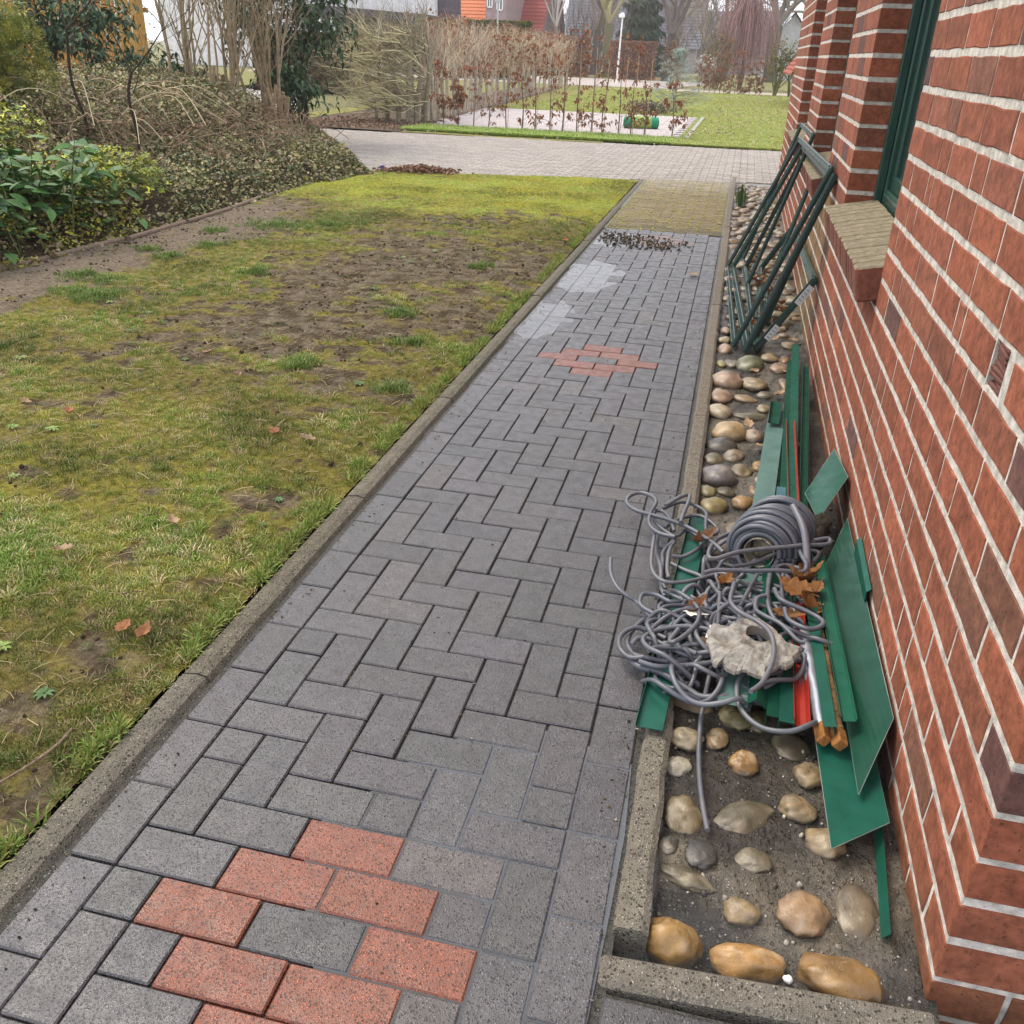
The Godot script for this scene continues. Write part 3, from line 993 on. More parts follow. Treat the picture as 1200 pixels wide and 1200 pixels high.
func stone_bed() -> void:
	var mb := MB.new()
	var dx := 0.02
	var z := -0.33
	while z > -11.5:
		var dz := 0.02 if z > -2.6 else 0.06
		var x := 0.965
		while x < 1.452:
			var q := [Vector2(x, z), Vector2(x, z - dz), Vector2(x + dx, z - dz), Vector2(x + dx, z)]
			var p := []
			for c: Vector2 in q: p.append(Vector3(c.x, mud_height(c.x, c.y), c.y))
			var w := 0.5 + 0.5 * noise_a.get_noise_2d(x * 260 + 40, z * 260)
			mb.col = Color(0.055, 0.046, 0.034).lerp(Color(0.2, 0.165, 0.12), smoothstep(0.38, 0.7, w))
			mb.col = mb.col.lerp(Color(0.03, 0.026, 0.021), smoothstep(-0.042, -0.056, p[0].y))
			mb.quad(p[0], p[1], p[2], p[3])
			x += dx
		z -= dz
	var bed := structure("stone_bed", mb, M.mud, "muddy strip set with rounded cobbles between path and wall")
	var tones := {
		0: Color(0.46, 0.26, 0.085), 1: Color(0.38, 0.215, 0.075), 2: Color(0.52, 0.35, 0.17), 3: Color(0.35, 0.19, 0.09), 4: Color(0.62, 0.5, 0.33),
		5: Color(0.55, 0.44, 0.29), 6: Color(0.09, 0.08, 0.065), 7: Color(0.2, 0.2, 0.1), 8: Color(0.27, 0.235, 0.215), 9: Color(0.27, 0.2, 0.13),
		10: Color(0.3, 0.25, 0.11), 11: Color(0.26, 0.19, 0.1), 12: Color(0.2, 0.165, 0.1), 13: Color(0.45, 0.3, 0.2), 14: Color(0.43, 0.31, 0.17),
		15: Color(0.42, 0.27, 0.14), 16: Color(0.6, 0.54, 0.42), 17: Color(0.5, 0.43, 0.15), 18: Color(0.36, 0.28, 0.1)}
	# x, z, half width, half height, half length, lie (0 as measured, 1 or -1 turned), kind of stone
	var near := [[1.020,-0.430,0.057,0.042,0.045,0,0], [1.140,-0.520,0.035,0.023,0.029,0,14], [1.150,-0.420,0.068,0.027,0.032,0,0], [1.310,-0.420,0.073,0.037,0.043,0,1], [1.250,-0.540,0.046,0.032,0.046,0,15], [1.350,-0.580,0.041,0.020,0.054,0,9], [1.020,-0.730,0.041,0.020,0.054,0,11], [1.140,-0.760,0.078,0.019,0.041,1,12], [1.250,-0.810,0.041,0.030,0.036,0,14], [1.280,-0.920,0.036,0.027,0.041,0,14], [1.300,-0.730,0.041,0.028,0.037,0,14], [1.140,-0.920,0.032,0.025,0.033,0,0], [1.010,-0.970,0.043,0.028,0.037,0,4], [1.080,-0.990,0.027,0.020,0.038,0,14], [1.000,-0.880,0.027,0.018,0.031,0,16], [1.040,-0.580,0.057,0.015,0.022,0,12], [1.160,-0.650,0.035,0.015,0.032,0,12], [1.120,-1.070,0.041,0.027,0.037,0,10], [1.170,-1.080,0.025,0.021,0.037,0,10], [1.020,-1.100,0.046,0.018,0.027,0,14], [1.250,-1.010,0.047,0.017,0.042,0,12], [0.998,-0.650,0.021,0.013,0.024,0,6], [1.060,-0.640,0.032,0.014,0.038,0,6], [1.040,-2.470,0.079,0.060,0.078,-1,8], [1.030,-2.210,0.047,0.040,0.051,0,18], [1.130,-2.250,0.041,0.030,0.041,0,0], [1.0,-2.330,0.032,0.027,0.051,0,10], [1.070,-2.350,0.032,0.022,0.043,0,12], [1.015,-2.640,0.047,0.033,0.054,0,12], [1.090,-2.690,0.043,0.030,0.058,0,9], [1.190,-2.620,0.030,0.024,0.049,0,0], [1.120,-2.550,0.043,0.024,0.048,0,11], [1.170,-2.390,0.022,0.021,0.036,0,3], [1.190,-2.470,0.021,0.017,0.033,0,4], [1.040,-2.780,0.068,0.046,0.064,0,6], [1.060,-2.920,0.073,0.057,0.081,-1,2], [1.170,-2.910,0.047,0.040,0.054,0,13], [1.020,-3.150,0.054,0.040,0.072,0,5], [1.020,-3.370,0.054,0.040,0.072,0,13], [1.130,-3.380,0.054,0.024,0.044,0,14], [1.040,-3.590,0.085,0.054,0.076,-1,13], [1.170,-3.600,0.068,0.039,0.085,0,14], [1.160,-3.170,0.074,0.024,0.044,0,12], [1.210,-3.260,0.030,0.019,0.039,0,14], [1.150,-3.910,0.079,0.067,0.094,0,7], [1.005,-3.890,0.027,0.024,0.043,0,17], [1.060,-3.920,0.047,0.029,0.072,0,12], [1.050,-3.720,0.063,0.036,0.068,0,12], [1.220,-3.480,0.043,0.024,0.057,0,12], [1.250,-4.050,0.047,0.029,0.055,0,14], [1.330,-4.070,0.032,0.025,0.051,0,3], [1.300,-3.910,0.047,0.029,0.072,0,13], [1.320,-3.670,0.038,0.025,0.061,0,13], [1.015,-4.140,0.040,0.036,0.076,0,13], [1.01,-4.330,0.035,0.030,0.058,0,5], [1.01,-4.520,0.033,0.031,0.061,0,13], [1.360,-4.330,0.043,0.027,0.060,0,14], [1.310,-4.670,0.043,0.027,0.064,0,5], [1.360,-4.950,0.043,0.027,0.060,0,14], [1.120,-2.060,0.057,0.021,0.060,0,11], [1.060,-1.920,0.043,0.018,0.051,0,11], [1.340,-2.890,0.016,0.014,0.025,0,13], [1.330,-2.530,0.027,0.022,0.043,0,3]]
	for s: Array in near:
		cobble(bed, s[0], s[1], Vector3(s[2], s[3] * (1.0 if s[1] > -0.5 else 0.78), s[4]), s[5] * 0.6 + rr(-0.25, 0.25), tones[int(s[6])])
	# further along the stones lie closer together
	var placed := []
	var tries := 0
	rng.seed = 77
	while tries < 5200 and placed.size() < 215:
		tries += 1
		var p := Vector2(rr(0.99, 1.425), -4.55 - 6.75 * pow(rng.randf(), 1.0))
		var r := rr(0.034, 0.062) if p.y < -5.6 else rr(0.028, 0.05)
		if p.y > -5.6 and rng.randf() < 0.35: continue
		var ok := true
		for o: Array in placed:
			if o[0].distance_to(p) < (o[1] + r) * 0.92: ok = false; break
		if ok: placed.append([p, r])
	for o: Array in placed:
		var kinds := [4, 5, 13, 14, 14, 9, 2, 5, 13, 15]
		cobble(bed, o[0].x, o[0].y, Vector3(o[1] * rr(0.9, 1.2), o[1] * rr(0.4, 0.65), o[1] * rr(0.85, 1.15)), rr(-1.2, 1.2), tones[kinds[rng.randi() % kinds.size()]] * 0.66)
	# grit and small pebbles
	var grit := MB.new()
	grit.blob(Vector3.ZERO, Vector3(1, 0.7, 0.85), Basis(), noise_b, 3.0, 0.5, 6, 4)
	var where := []
	var tints := []
	for i in 2600:
		var x := rr(0.985, 1.44)
		var zz := -0.4 - 5.0 * pow(rng.randf(), 1.4)
		var k := rr(0.0012, 0.0035) if rng.randf() < 0.93 else rr(0.004, 0.008)
		where.append(Transform3D(Basis.from_euler(Vector3(rr(0, 6), rr(0, 6), rr(0, 6))).scaled(Vector3.ONE * k), Vector3(x, mud_height(x, zz) + k * 0.2, zz)))
		tints.append(vary([Color(0.14, 0.11, 0.08), Color(0.35, 0.3, 0.24), Color(0.07, 0.06, 0.05), Color(0.55, 0.5, 0.42)][rng.randi() % 4], 0.2))
	scatter("grit", grit.mesh(M.stone), where, tints, bed)
	# a clump of narrow green blades at the far left corner
	var clump := thing("daffodil_clump", "clump of upright green blades sprouting beside the far kerb", "plant", Vector3(1.04, -0.03, -9.45))
	var bl := MB.new()
	for i in 46:
		bl.col = vary(Color(0.05, 0.12, 0.03), 0.25)
		var a := rr(0, TAU)
		var lean := rr(0.02, 0.3)
		bl.leaf(Vector3(cos(a), 0, sin(a)) * rr(0, 0.05), Vector3(cos(a) * lean, 1, sin(a) * lean).normalized(), Vector3(cos(a), 0.1, sin(a)), rr(0.14, 0.27), 0.012, 0.3, 0.1)
	obj("blades", bl, M.leaf, clump)

func cobble(bed: Node3D, x: float, z: float, rad: Vector3, turn: float, tone: Color) -> void:
	var mb := MB.new()
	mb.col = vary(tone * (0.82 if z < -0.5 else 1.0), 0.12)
	var sunk := rad.y * 0.22
	var near := z > -1.2
	mb.blob(Vector3(0, 0, 0), rad, Basis.from_euler(Vector3(rr(-0.12, 0.12), turn, rr(-0.12, 0.12))), noise_b, rr(0, 90), 0.3, 24 if near else 12, 14 if near else 8, 0.4)
	# mud clinging to the lower part
	for q in mb.v.size():
		var dirt := smoothstep(0.1, -0.35, mb.v[q].y / rad.y + 0.7 * noise_a.get_noise_3dv((mb.v[q] + Vector3(x, 0, z)) * 900.0))
		mb.c[q] = mb.c[q].lerp(Color(0.6, 0.5, 0.36), 0.45 * smoothstep(0.15, 0.5, noise_b.get_noise_3dv((mb.v[q] + Vector3(x, 3, z)) * 1500.0)))
		mb.c[q] = mb.c[q].lerp(Color(0.13, 0.105, 0.08), dirt * 0.85)
	var o := obj("cobble", mb, M.stone, bed)
	o.position = Vector3(x, mud_height(x, z) + rad.y * (0.33 if z > -0.5 else (0.28 if tone.r > 0.4 else 0.02)), z)

# ---------------------------------------------------------------- the worn lawn on the left of the path
func bare(x: float, z: float) -> float:   # 0 grass, 1 bare mud
	var n := noise_a.get_noise_2d(x * 70 + 11, z * 70)
	var f := noise_b.get_noise_2d(x * 420, z * 420)
	var b := 0.345 + 0.7 * n + 0.75 * f
	# the trampled stretch by the path
	var d := Vector2((x + 1.1) / 1.15, (z + 5.3) / 2.5).length()
	b += 0.62 * smoothstep(1.15, 0.3, d)
	var d2 := Vector2((x + 1.0) / 1.2, (z + 3.4) / 1.0).length()
	b += 0.3 * smoothstep(1.1, 0.2, d2)
	# soil along the planting bed
	b += 1.0 * smoothstep(0.95, 0.35, -bed_depth(x, z)) * smoothstep(-8.0, -7.2, z) * (1.0 if x < -2.4 else 0.4)
	b -= 0.7 * smoothstep(-7.6, -8.4, z + 0.3 * n)
	b -= 0.2 * smoothstep(-3.0, -1.2, z)
	return clampf(b, 0.0, 1.0)

func mossy(x: float, z: float) -> float:
	var m := 0.5 + 0.9 * noise_a.get_noise_2d(x * 55 - 30, z * 55 + 70)
	m += 0.5 * smoothstep(-7.4, -8.6, z)
	m += 0.3 * smoothstep(1.6, 0.2, Vector2(x + 2.0, (z + 5.2) * 0.6).length())
	return clampf(m, 0.0, 1.0)

func lawn_height(x: float, z: float) -> float:
	var h := 0.006 + 0.011 * noise_a.get_noise_2d(x * 160, z * 160)
	h += bare(x, z) * (0.006 * noise_b.get_noise_2d(x * 1300, z * 1300) + 0.010 * maxf(0.0, noise_a.get_noise_2d(x * 900 + 9, z * 900)))
	return h - 0.014 * smoothstep(-0.4, -0.24, x)

func lawn() -> void:
	var mb := MB.new()
	var z := 1.1
	while z > -11.2:
		var st := 0.03 if z > -4.0 else 0.05
		var x := -3.75
		if z > -1.5: x = -1.9
		while x < -0.21:
			var zc := z - st * 0.5
			if zc > road_near(x) + 0.02 and bed_depth(x, zc) < 0.15:
				var p := []
				for c: Vector2 in [Vector2(x, z), Vector2(x, z - st), Vector2(minf(x + st, -0.205), z - st), Vector2(minf(x + st, -0.205), z)]:
					p.append(Vector3(c.x, lawn_height(c.x, c.y), c.y))
				var b := bare(x, z)
				var m := mossy(x, z)
				var f := noise_b.get_noise_2d(x * 700, z * 700)
				var soil := Color(0.3, 0.24, 0.17).lerp(Color(0.14, 0.105, 0.065), clampf(0.5 + f * 1.4, 0.0, 1.0))
				var moss := Color(0.33, 0.27, 0.085).lerp(Color(0.5, 0.46, 0.07), m)
				if z > -7.4: moss = moss.lerp(Color(0.2, 0.15, 0.06), 0.5)
				soil = soil.lerp(Color(0.36, 0.285, 0.22), smoothstep(1.0, 0.4, -bed_depth(x, z)) * 0.7 * smoothstep(-8.0, -7.0, z))
				mb.col = moss.lerp(soil, smoothstep(0.35, 0.85, b + f * 0.35))
				mb.quad(p[0], p[1], p[2], p[3])
			x += st
		z -= st
	var ground_sheet := structure("lawn", mb, M.turf, "worn mossy lawn with muddy patches beside the path")
	# blades, in small tufts
	var tuft := MB.new()
	for i in 8:
		var a := TAU * i / 8.0 + rr(-0.3, 0.3)
		var out := Vector3(cos(a), 0, sin(a))
		var lean := rr(0.35, 1.5)
		var s := out.cross(Vector3.UP) * rr(0.035, 0.06)
		var p0 := out * rr(0.05, 0.35)
		var p1 := p0 + (Vector3.UP + out * lean * 0.5).normalized() * 0.5
		var p2 := p1 + (Vector3.UP * 0.6 + out * lean).normalized() * rr(0.35, 0.55)
		tuft.col = Color(1, 1, 1) * rr(0.8, 1.15); tuft.col.a = 1.0
		tuft.quad(p0 - s, p1 - s * 0.8, p1 + s * 0.8, p0 + s)
		tuft.tri(p1 - s * 0.8, p2, p1 + s * 0.8)
	var tm := tuft.mesh(M.grass)
	var where := []
	var tints := []
	var count := 0
	while count < 105000:
		count += 1
		var zz := 0.9 - 11.8 * pow(rng.randf(), 1.25)
		var xx := rr(-3.6, -0.2) if zz < -1.5 else rr(-1.9, -0.2)
		if zz < road_near(xx) + 0.05 or bed_depth(xx, zz) > -0.05: continue
		var b := bare(xx, zz)
		var keep := 1.0 - smoothstep(0.22, 0.72, b)
		if rng.randf() > keep * 0.95 + 0.03: continue
		var n := noise_a.get_noise_2d(xx * 130 + 300, zz * 130)
		var h := rr(0.013, 0.027) * (1.0 + 0.5 * n)
		if rng.randf() < 0.05: h *= 1.5
		if zz < -7.9: h *= 0.8
		var c: Color
		var q := rng.randf()
		if q < 0.54 + n * 0.6: c = Color(0.16, 0.235, 0.045)
		elif q < 0.78: c = Color(0.31, 0.31, 0.07)
		else: c = Color(0.48, 0.4, 0.23)
		if zz < -7.6 and q < 0.85: c = Color(0.25, 0.38, 0.07) if q < 0.36 else (Color(0.40, 0.45, 0.1) if q < 0.72 else Color(0.48, 0.46, 0.17))
		var bs := Basis.from_euler(Vector3(rr(-0.35, 0.35), rr(0, TAU), rr(-0.35, 0.35))).scaled(Vector3(h * 1.15, h, h * 1.15))
		where.append(Transform3D(bs, Vector3(xx, lawn_height(xx, zz) - 0.002, zz)))
		var patch := 0.85 + 0.75 * noise_b.get_noise_2d(xx * 110 - 50, zz * 110)
		c = Color(c.r * clampf(patch + 0.06, 0.5, 1.15), c.g * clampf(patch, 0.5, 1.15), c.b * clampf(patch, 0.5, 1.15))
		tints.append(vary(c, 0.25))
	# taller overhanging blades along the edging, and lone tufts on the bare soil
	for i in 1500:
		var zz := 0.9 - 8.5 * pow(rng.randf(), 1.6)
		if noise_b.get_noise_2d(3.0, zz * 260) < -0.1: continue
		var xx := -0.205 - absf(rng.randfn(0.0, 0.022))
		var h := rr(0.025, 0.05)
		where.append(Transform3D(Basis.from_euler(Vector3(rr(-0.2, 0.2), rr(0, TAU), rr(-0.7, -0.2))).scaled(Vector3(h, h, h)), Vector3(xx, 0.002, zz)))
		tints.append(vary(Color(0.27, 0.27, 0.08) if rng.randf() < 0.5 else Color(0.17, 0.25, 0.05), 0.25))
	for s: Array in [[-2.80, -4.96, 0.08], [-3.05, -5.11, 0.07], [-2.99, -4.27, 0.12], [-2.78, -4.23, 0.1], [-3.03, -5.96, 0.09], [-2.73, -5.42, 0.09], [-2.54, -3.86, 0.14], [-2.74, -3.89, 0.12], [-2.05, -4.78, 0.1], [-2.7, -6.4, 0.25], [-2.3, -6.6, 0.25], [-0.55, -3.6, 0.1], [-0.8, -4.1, 0.09], [-0.42, -2.9, 0.08], [-0.95, -3.1, 0.08], [-0.7, -5.5, 0.08]]:
		for i in int(520 * s[2]):
			var a := rr(0, TAU)
			var r: float = s[2] * 1.3 * rng.randf()
			var h := rr(0.03, 0.055)
			where.append(Transform3D(Basis.from_euler(Vector3(rr(-0.3, 0.3), rr(0, TAU), rr(-0.3, 0.3))).scaled(Vector3.ONE * h), Vector3(s[0] + cos(a) * r, lawn_height(s[0], s[1]), s[1] + sin(a) * r)))
			tints.append(vary(Color(0.14, 0.2, 0.05), 0.25))
	scatter("grass", tm, where, tints, ground_sheet)
	# crumbs of turned soil and bits of thatch
	var clod := MB.new()
	clod.blob(Vector3.ZERO, Vector3(1, 0.7, 0.9), Basis(), noise_b, 8.0, 0.9, 7, 5)
	where = []
	tints = []
	for i in 9000:
		var zz := 0.8 - 9.0 * rng.randf()
		var xx := rr(-3.4, -0.25)
		var b := bare(xx, zz)
		if rng.randf() > smoothstep(0.4, 0.9, b) or noise_b.get_noise_2d(xx * 260 + 77, zz * 260) < 0.0: continue
		var k := rr(0.003, 0.009) * (1.5 if rng.randf() < 0.1 else 1.0)
		where.append(Transform3D(Basis.from_euler(Vector3(rr(0, 6), rr(0, 6), rr(0, 6))).scaled(Vector3.ONE * k), Vector3(xx, lawn_height(xx, zz) + k * 0.3, zz)))
		tints.append(vary(Color(0.13, 0.095, 0.06), 0.35))
	# the heap of mud and moss scraped together on the path
	for i in 430:
		var a := rr(0, TAU)
		var r := sqrt(rng.randf())
		var xx := 0.22 + cos(a) * r * 0.4 + rr(-0.12, 0.12)
		var zz := -6.95 + sin(a) * r * 0.28 + rr(-0.1, 0.1) + (xx - 0.22) * 0.28
		if xx < -0.08 or xx > 0.7: continue
		var k := rr(0.003, 0.008) * (1.7 if rng.randf() < 0.15 else 1.0)
		where.append(Transform3D(Basis.from_euler(Vector3(rr(0, 6), rr(0, 6), rr(0, 6))).scaled(Vector3(k * 1.4, k, k)), Vector3(xx, 0.003 + k * 0.3 + 0.012 * (1.0 - r) * rng.randf(), zz)))
		tints.append(vary(Color(0.17, 0.135, 0.095), 0.4))
	scatter("soil_crumbs", clod.mesh(M.soil), where, tints, ground_sheet)
	# flat weeds between the blades
	var weed := MB.new()
	for i in 9:
		var a := TAU * i / 9.0
		weed.leaf(Vector3(cos(a), 0.1, sin(a)) * 0.08, Vector3(cos(a), rr(0.1, 0.5), sin(a)).normalized(), Vector3.UP, rr(0.7, 1.0), rr(0.28, 0.42), 0.2, 0.3)
	where = []
	tints = []
	for i in 120:
		var zz := 0.6 - 8.0 * pow(rng.randf(), 1.3)
		var xx := rr(-3.0, -0.26)
		if noise_b.get_noise_2d(xx * 90 + 31, zz * 90) < 0.05: continue
		where.append(Transform3D(Basis.from_euler(Vector3(0, rr(0, 6), 0)).scaled(Vector3.ONE * rr(0.014, 0.036)), Vector3(xx, lawn_height(xx, zz) + 0.006, zz)))
		tints.append(vary(Color(0.08, 0.15, 0.05) if rng.randf() < 0.6 else Color(0.17, 0.24, 0.06), 0.2))
	scatter("weeds", weed.mesh(M.leaf), where, tints, ground_sheet)
	# crumbs of soil and bits of leaf along the edges of the path
	where = []
	tints = []
	for i in 900:
		var zz := 0.3 - 7.6 * rng.randf()
		var xx := rr(-0.11, 0.9)
		if rng.randf() < 0.7: xx = -0.1 + 0.07 * pow(rng.randf(), 2.0) if rng.randf() < 0.6 else 0.9 - 0.06 * pow(rng.randf(), 2.0)
		var k := rr(0.0009, 0.003)
		where.append(Transform3D(Basis.from_euler(Vector3(rr(0, 6), rr(0, 6), rr(0, 6))).scaled(Vector3(k * 1.6, k * 0.7, k)), Vector3(xx, 0.0005 + k * 0.3, zz)))
		tints.append(vary([Color(0.08, 0.06, 0.04), Color(0.25, 0.17, 0.09), Color(0.4, 0.37, 0.3)][rng.randi() % 3], 0.3))
	scatter("crumbs", clod.mesh(M.soil), where, tints, ground_sheet)
	var straw := MB.new()
	straw.tube([Vector3(-0.5, 0, 0), Vector3(0, 0.06, 0.03), Vector3(0.5, 0, 0)], 0.02, 3, false)
	where = []
	tints = []
	for i in 9000:
		var zz := 0.8 - 9.0 * pow(rng.randf(), 1.3)
		var xx := rr(-3.3, -0.22)
		var k := rr(0.025, 0.07)
		where.append(Transform3D(Basis.from_euler(Vector3(rr(-0.2, 0.2), rr(0, 6), rr(-0.25, 0.25))).scaled(Vector3(k, k, k)), Vector3(xx, lawn_height(xx, zz) + rr(0.003, 0.014), zz)))
		tints.append(vary(Color(0.33, 0.26, 0.14) if rng.randf() < 0.75 else Color(0.12, 0.08, 0.05), 0.3))
	scatter("straw", straw.mesh(M.twig), where, tints, ground_sheet)
	far_lawns(tm)

func far_lawns(tm: Mesh) -> void:
	# the grass verge and the large lawn beyond the lane
	var mb := MB.new()
	for zi in 60:
		for xi in 61:
			var x := -8.35 + xi * 0.35
			var z := -15.75 - zi * 0.46
			if z - 0.12 > road_far(x) or (x < -5.3 and z > -16.4): continue
			var w := 0.5 + 0.5 * noise_a.get_noise_2d(x * 30, z * 30)
			mb.col = Color(0.33, 0.3, 0.11).lerp(Color(0.45, 0.42, 0.15), w)
			var p := []
			for c: Vector2 in [Vector2(x, z), Vector2(x, z - 0.46), Vector2(x + 0.35, z - 0.46), Vector2(x + 0.35, z)]:
				p.append(Vector3(c.x, 0.004 + 0.012 * noise_a.get_noise_2d(c.x * 80, c.y * 80), c.y))
			mb.quad(p[0], p[1], p[2], p[3])
	var far_sheet := structure("lawn", mb, M.turf, "bright yellowish lawn beyond the lane")
	var where := []
	var tints := []
	for i in 52000:
		var zz := -16.1 - 26.0 * pow(rng.randf(), 2.0)
		var xx := rr(-5.1, 4.5)
		if zz > road_far(xx) - 0.04: continue
		if xx < -0.15 and zz < -17.45 and zz > -24.2: continue
		var h := rr(0.03, 0.06)
		if zz > -17.6 and xx < -0.2: h *= 1.3
		where.append(Transform3D(Basis.from_euler(Vector3(rr(-0.3, 0.3), rr(0, 6), rr(-0.3, 0.3))).scaled(Vector3(h * 1.6, h, h * 1.6)), Vector3(xx, 0.006, zz)))
		var c := Color(0.42, 0.42, 0.13) if rng.randf() < 0.5 else (Color(0.27, 0.35, 0.1) if rng.randf() < 0.7 else Color(0.42, 0.38, 0.15))
		if zz > -17.6 and xx < -0.2: c = Color(0.3, 0.38, 0.1)
		tints.append(vary(c, 0.2))
	scatter("grass", tm, where, tints, far_sheet)
	mb = MB.new()
	mb.col = Color(0.34, 0.32, 0.14)
	sheet(mb, [Vector2(-60, -30.5), Vector2(-7.2, -30.5), Vector2(-7.2, -46), Vector2(-60, -46)], -0.002)
	sheet(mb, [Vector2(-5.2, -43.4), Vector2(-5.2, -46), Vector2(-2.5, -46), Vector2(-2.5, -43.4)], -0.002)
	sheet(mb, [Vector2(3, -47), Vector2(40, -47), Vector2(40, -80), Vector2(0, -80)], -0.002)
	structure("lawn", mb, M.turf, "rough grass in front of the far houses")
	# verge under the big hornbeam: bare, leafy soil
	mb = MB.new()
	mb.col = Color(0.2, 0.14, 0.1)
	sheet(mb, [Vector2(-7.6, -16.0), Vector2(-5.0, -15.75), Vector2(-4.9, -17.6), Vector2(-5.2, -20), Vector2(-6.6, -40), Vector2(-8.2, -40), Vector2(-7.6, -19)], 0.011)
	structure("soil", mb, M.soil, "bare soil strewn with leaves under the hedge")
	# the paved yard with its light border
	mb = MB.new()
	mb.col = Color(0.3, 0.27, 0.25)
	sheet(mb, [Vector2(-5.0, -17.45), Vector2(-0.1, -17.45), Vector2(0.05, -24.1), Vector2(-5.6, -24.1)], 0.012)
	var yard := structure("paved_yard", mb, M.mud, "pale pinkish paved yard behind the young beech saplings")
	var slabs := MB.new()
	for zi in 22:
		for xi in 18:
			var x := -5.25 + xi * 0.3 + (0.15 if zi % 2 else 0.0)
			var z := -17.6 - zi * 0.3
			if x < -5.4 + (z + 24) * 0.06 or x > -0.3: continue
			slabs.col = vary(Color(0.88, 0.77, 0.74), 0.06)
			slabs.box(Vector3(x, 0.005, z), Vector3(0.293, 0.04, 0.293), 0.006)
	stuff(obj("paver", slabs, M.pale_paving, yard))
	var rim := MB.new()
	rim.col = Color(0.7, 0.68, 0.63)
	rim.box(Vector3(-0.02, 0.01, -20.8), Vector3(0.08, 0.06, 6.6), 0.01)
	obj("border", rim, M.pale_paving, yard)

# ---------------------------------------------------------------- the planting bed on the left
func branch(mb: MB, p: Vector3, d: Vector3, len: float, r: float, depth: int, bend: float, tips: Array, kids := 3, upward := 0.1) -> void:
	var pts := [p]
	var radii := [r]
	var q := p
	var dd := d
	var steps := 4
	for i in steps:
		dd = turned(dd, rr(0, bend) )
		dd = (dd + Vector3.UP * upward).normalized()
		q += dd * len / steps
		pts.append(q)
		radii.append(lerpf(r, r * 0.55, float(i + 1) / steps))
	mb.tube(pts, radii, 6 if r > 0.012 else (4 if r > 0.005 else 3), false)
	if depth <= 0:
		tips.append([q, dd])
		return
	for k in kids:
		var at: int = 1 + rng.randi() % steps if k > 0 else steps
		branch(mb, pts[at], turned(dd, rr(0.25, 0.85)), len * rr(0.55, 0.8), radii[at] * rr(0.5, 0.75), depth - 1, bend, tips, kids, upward)

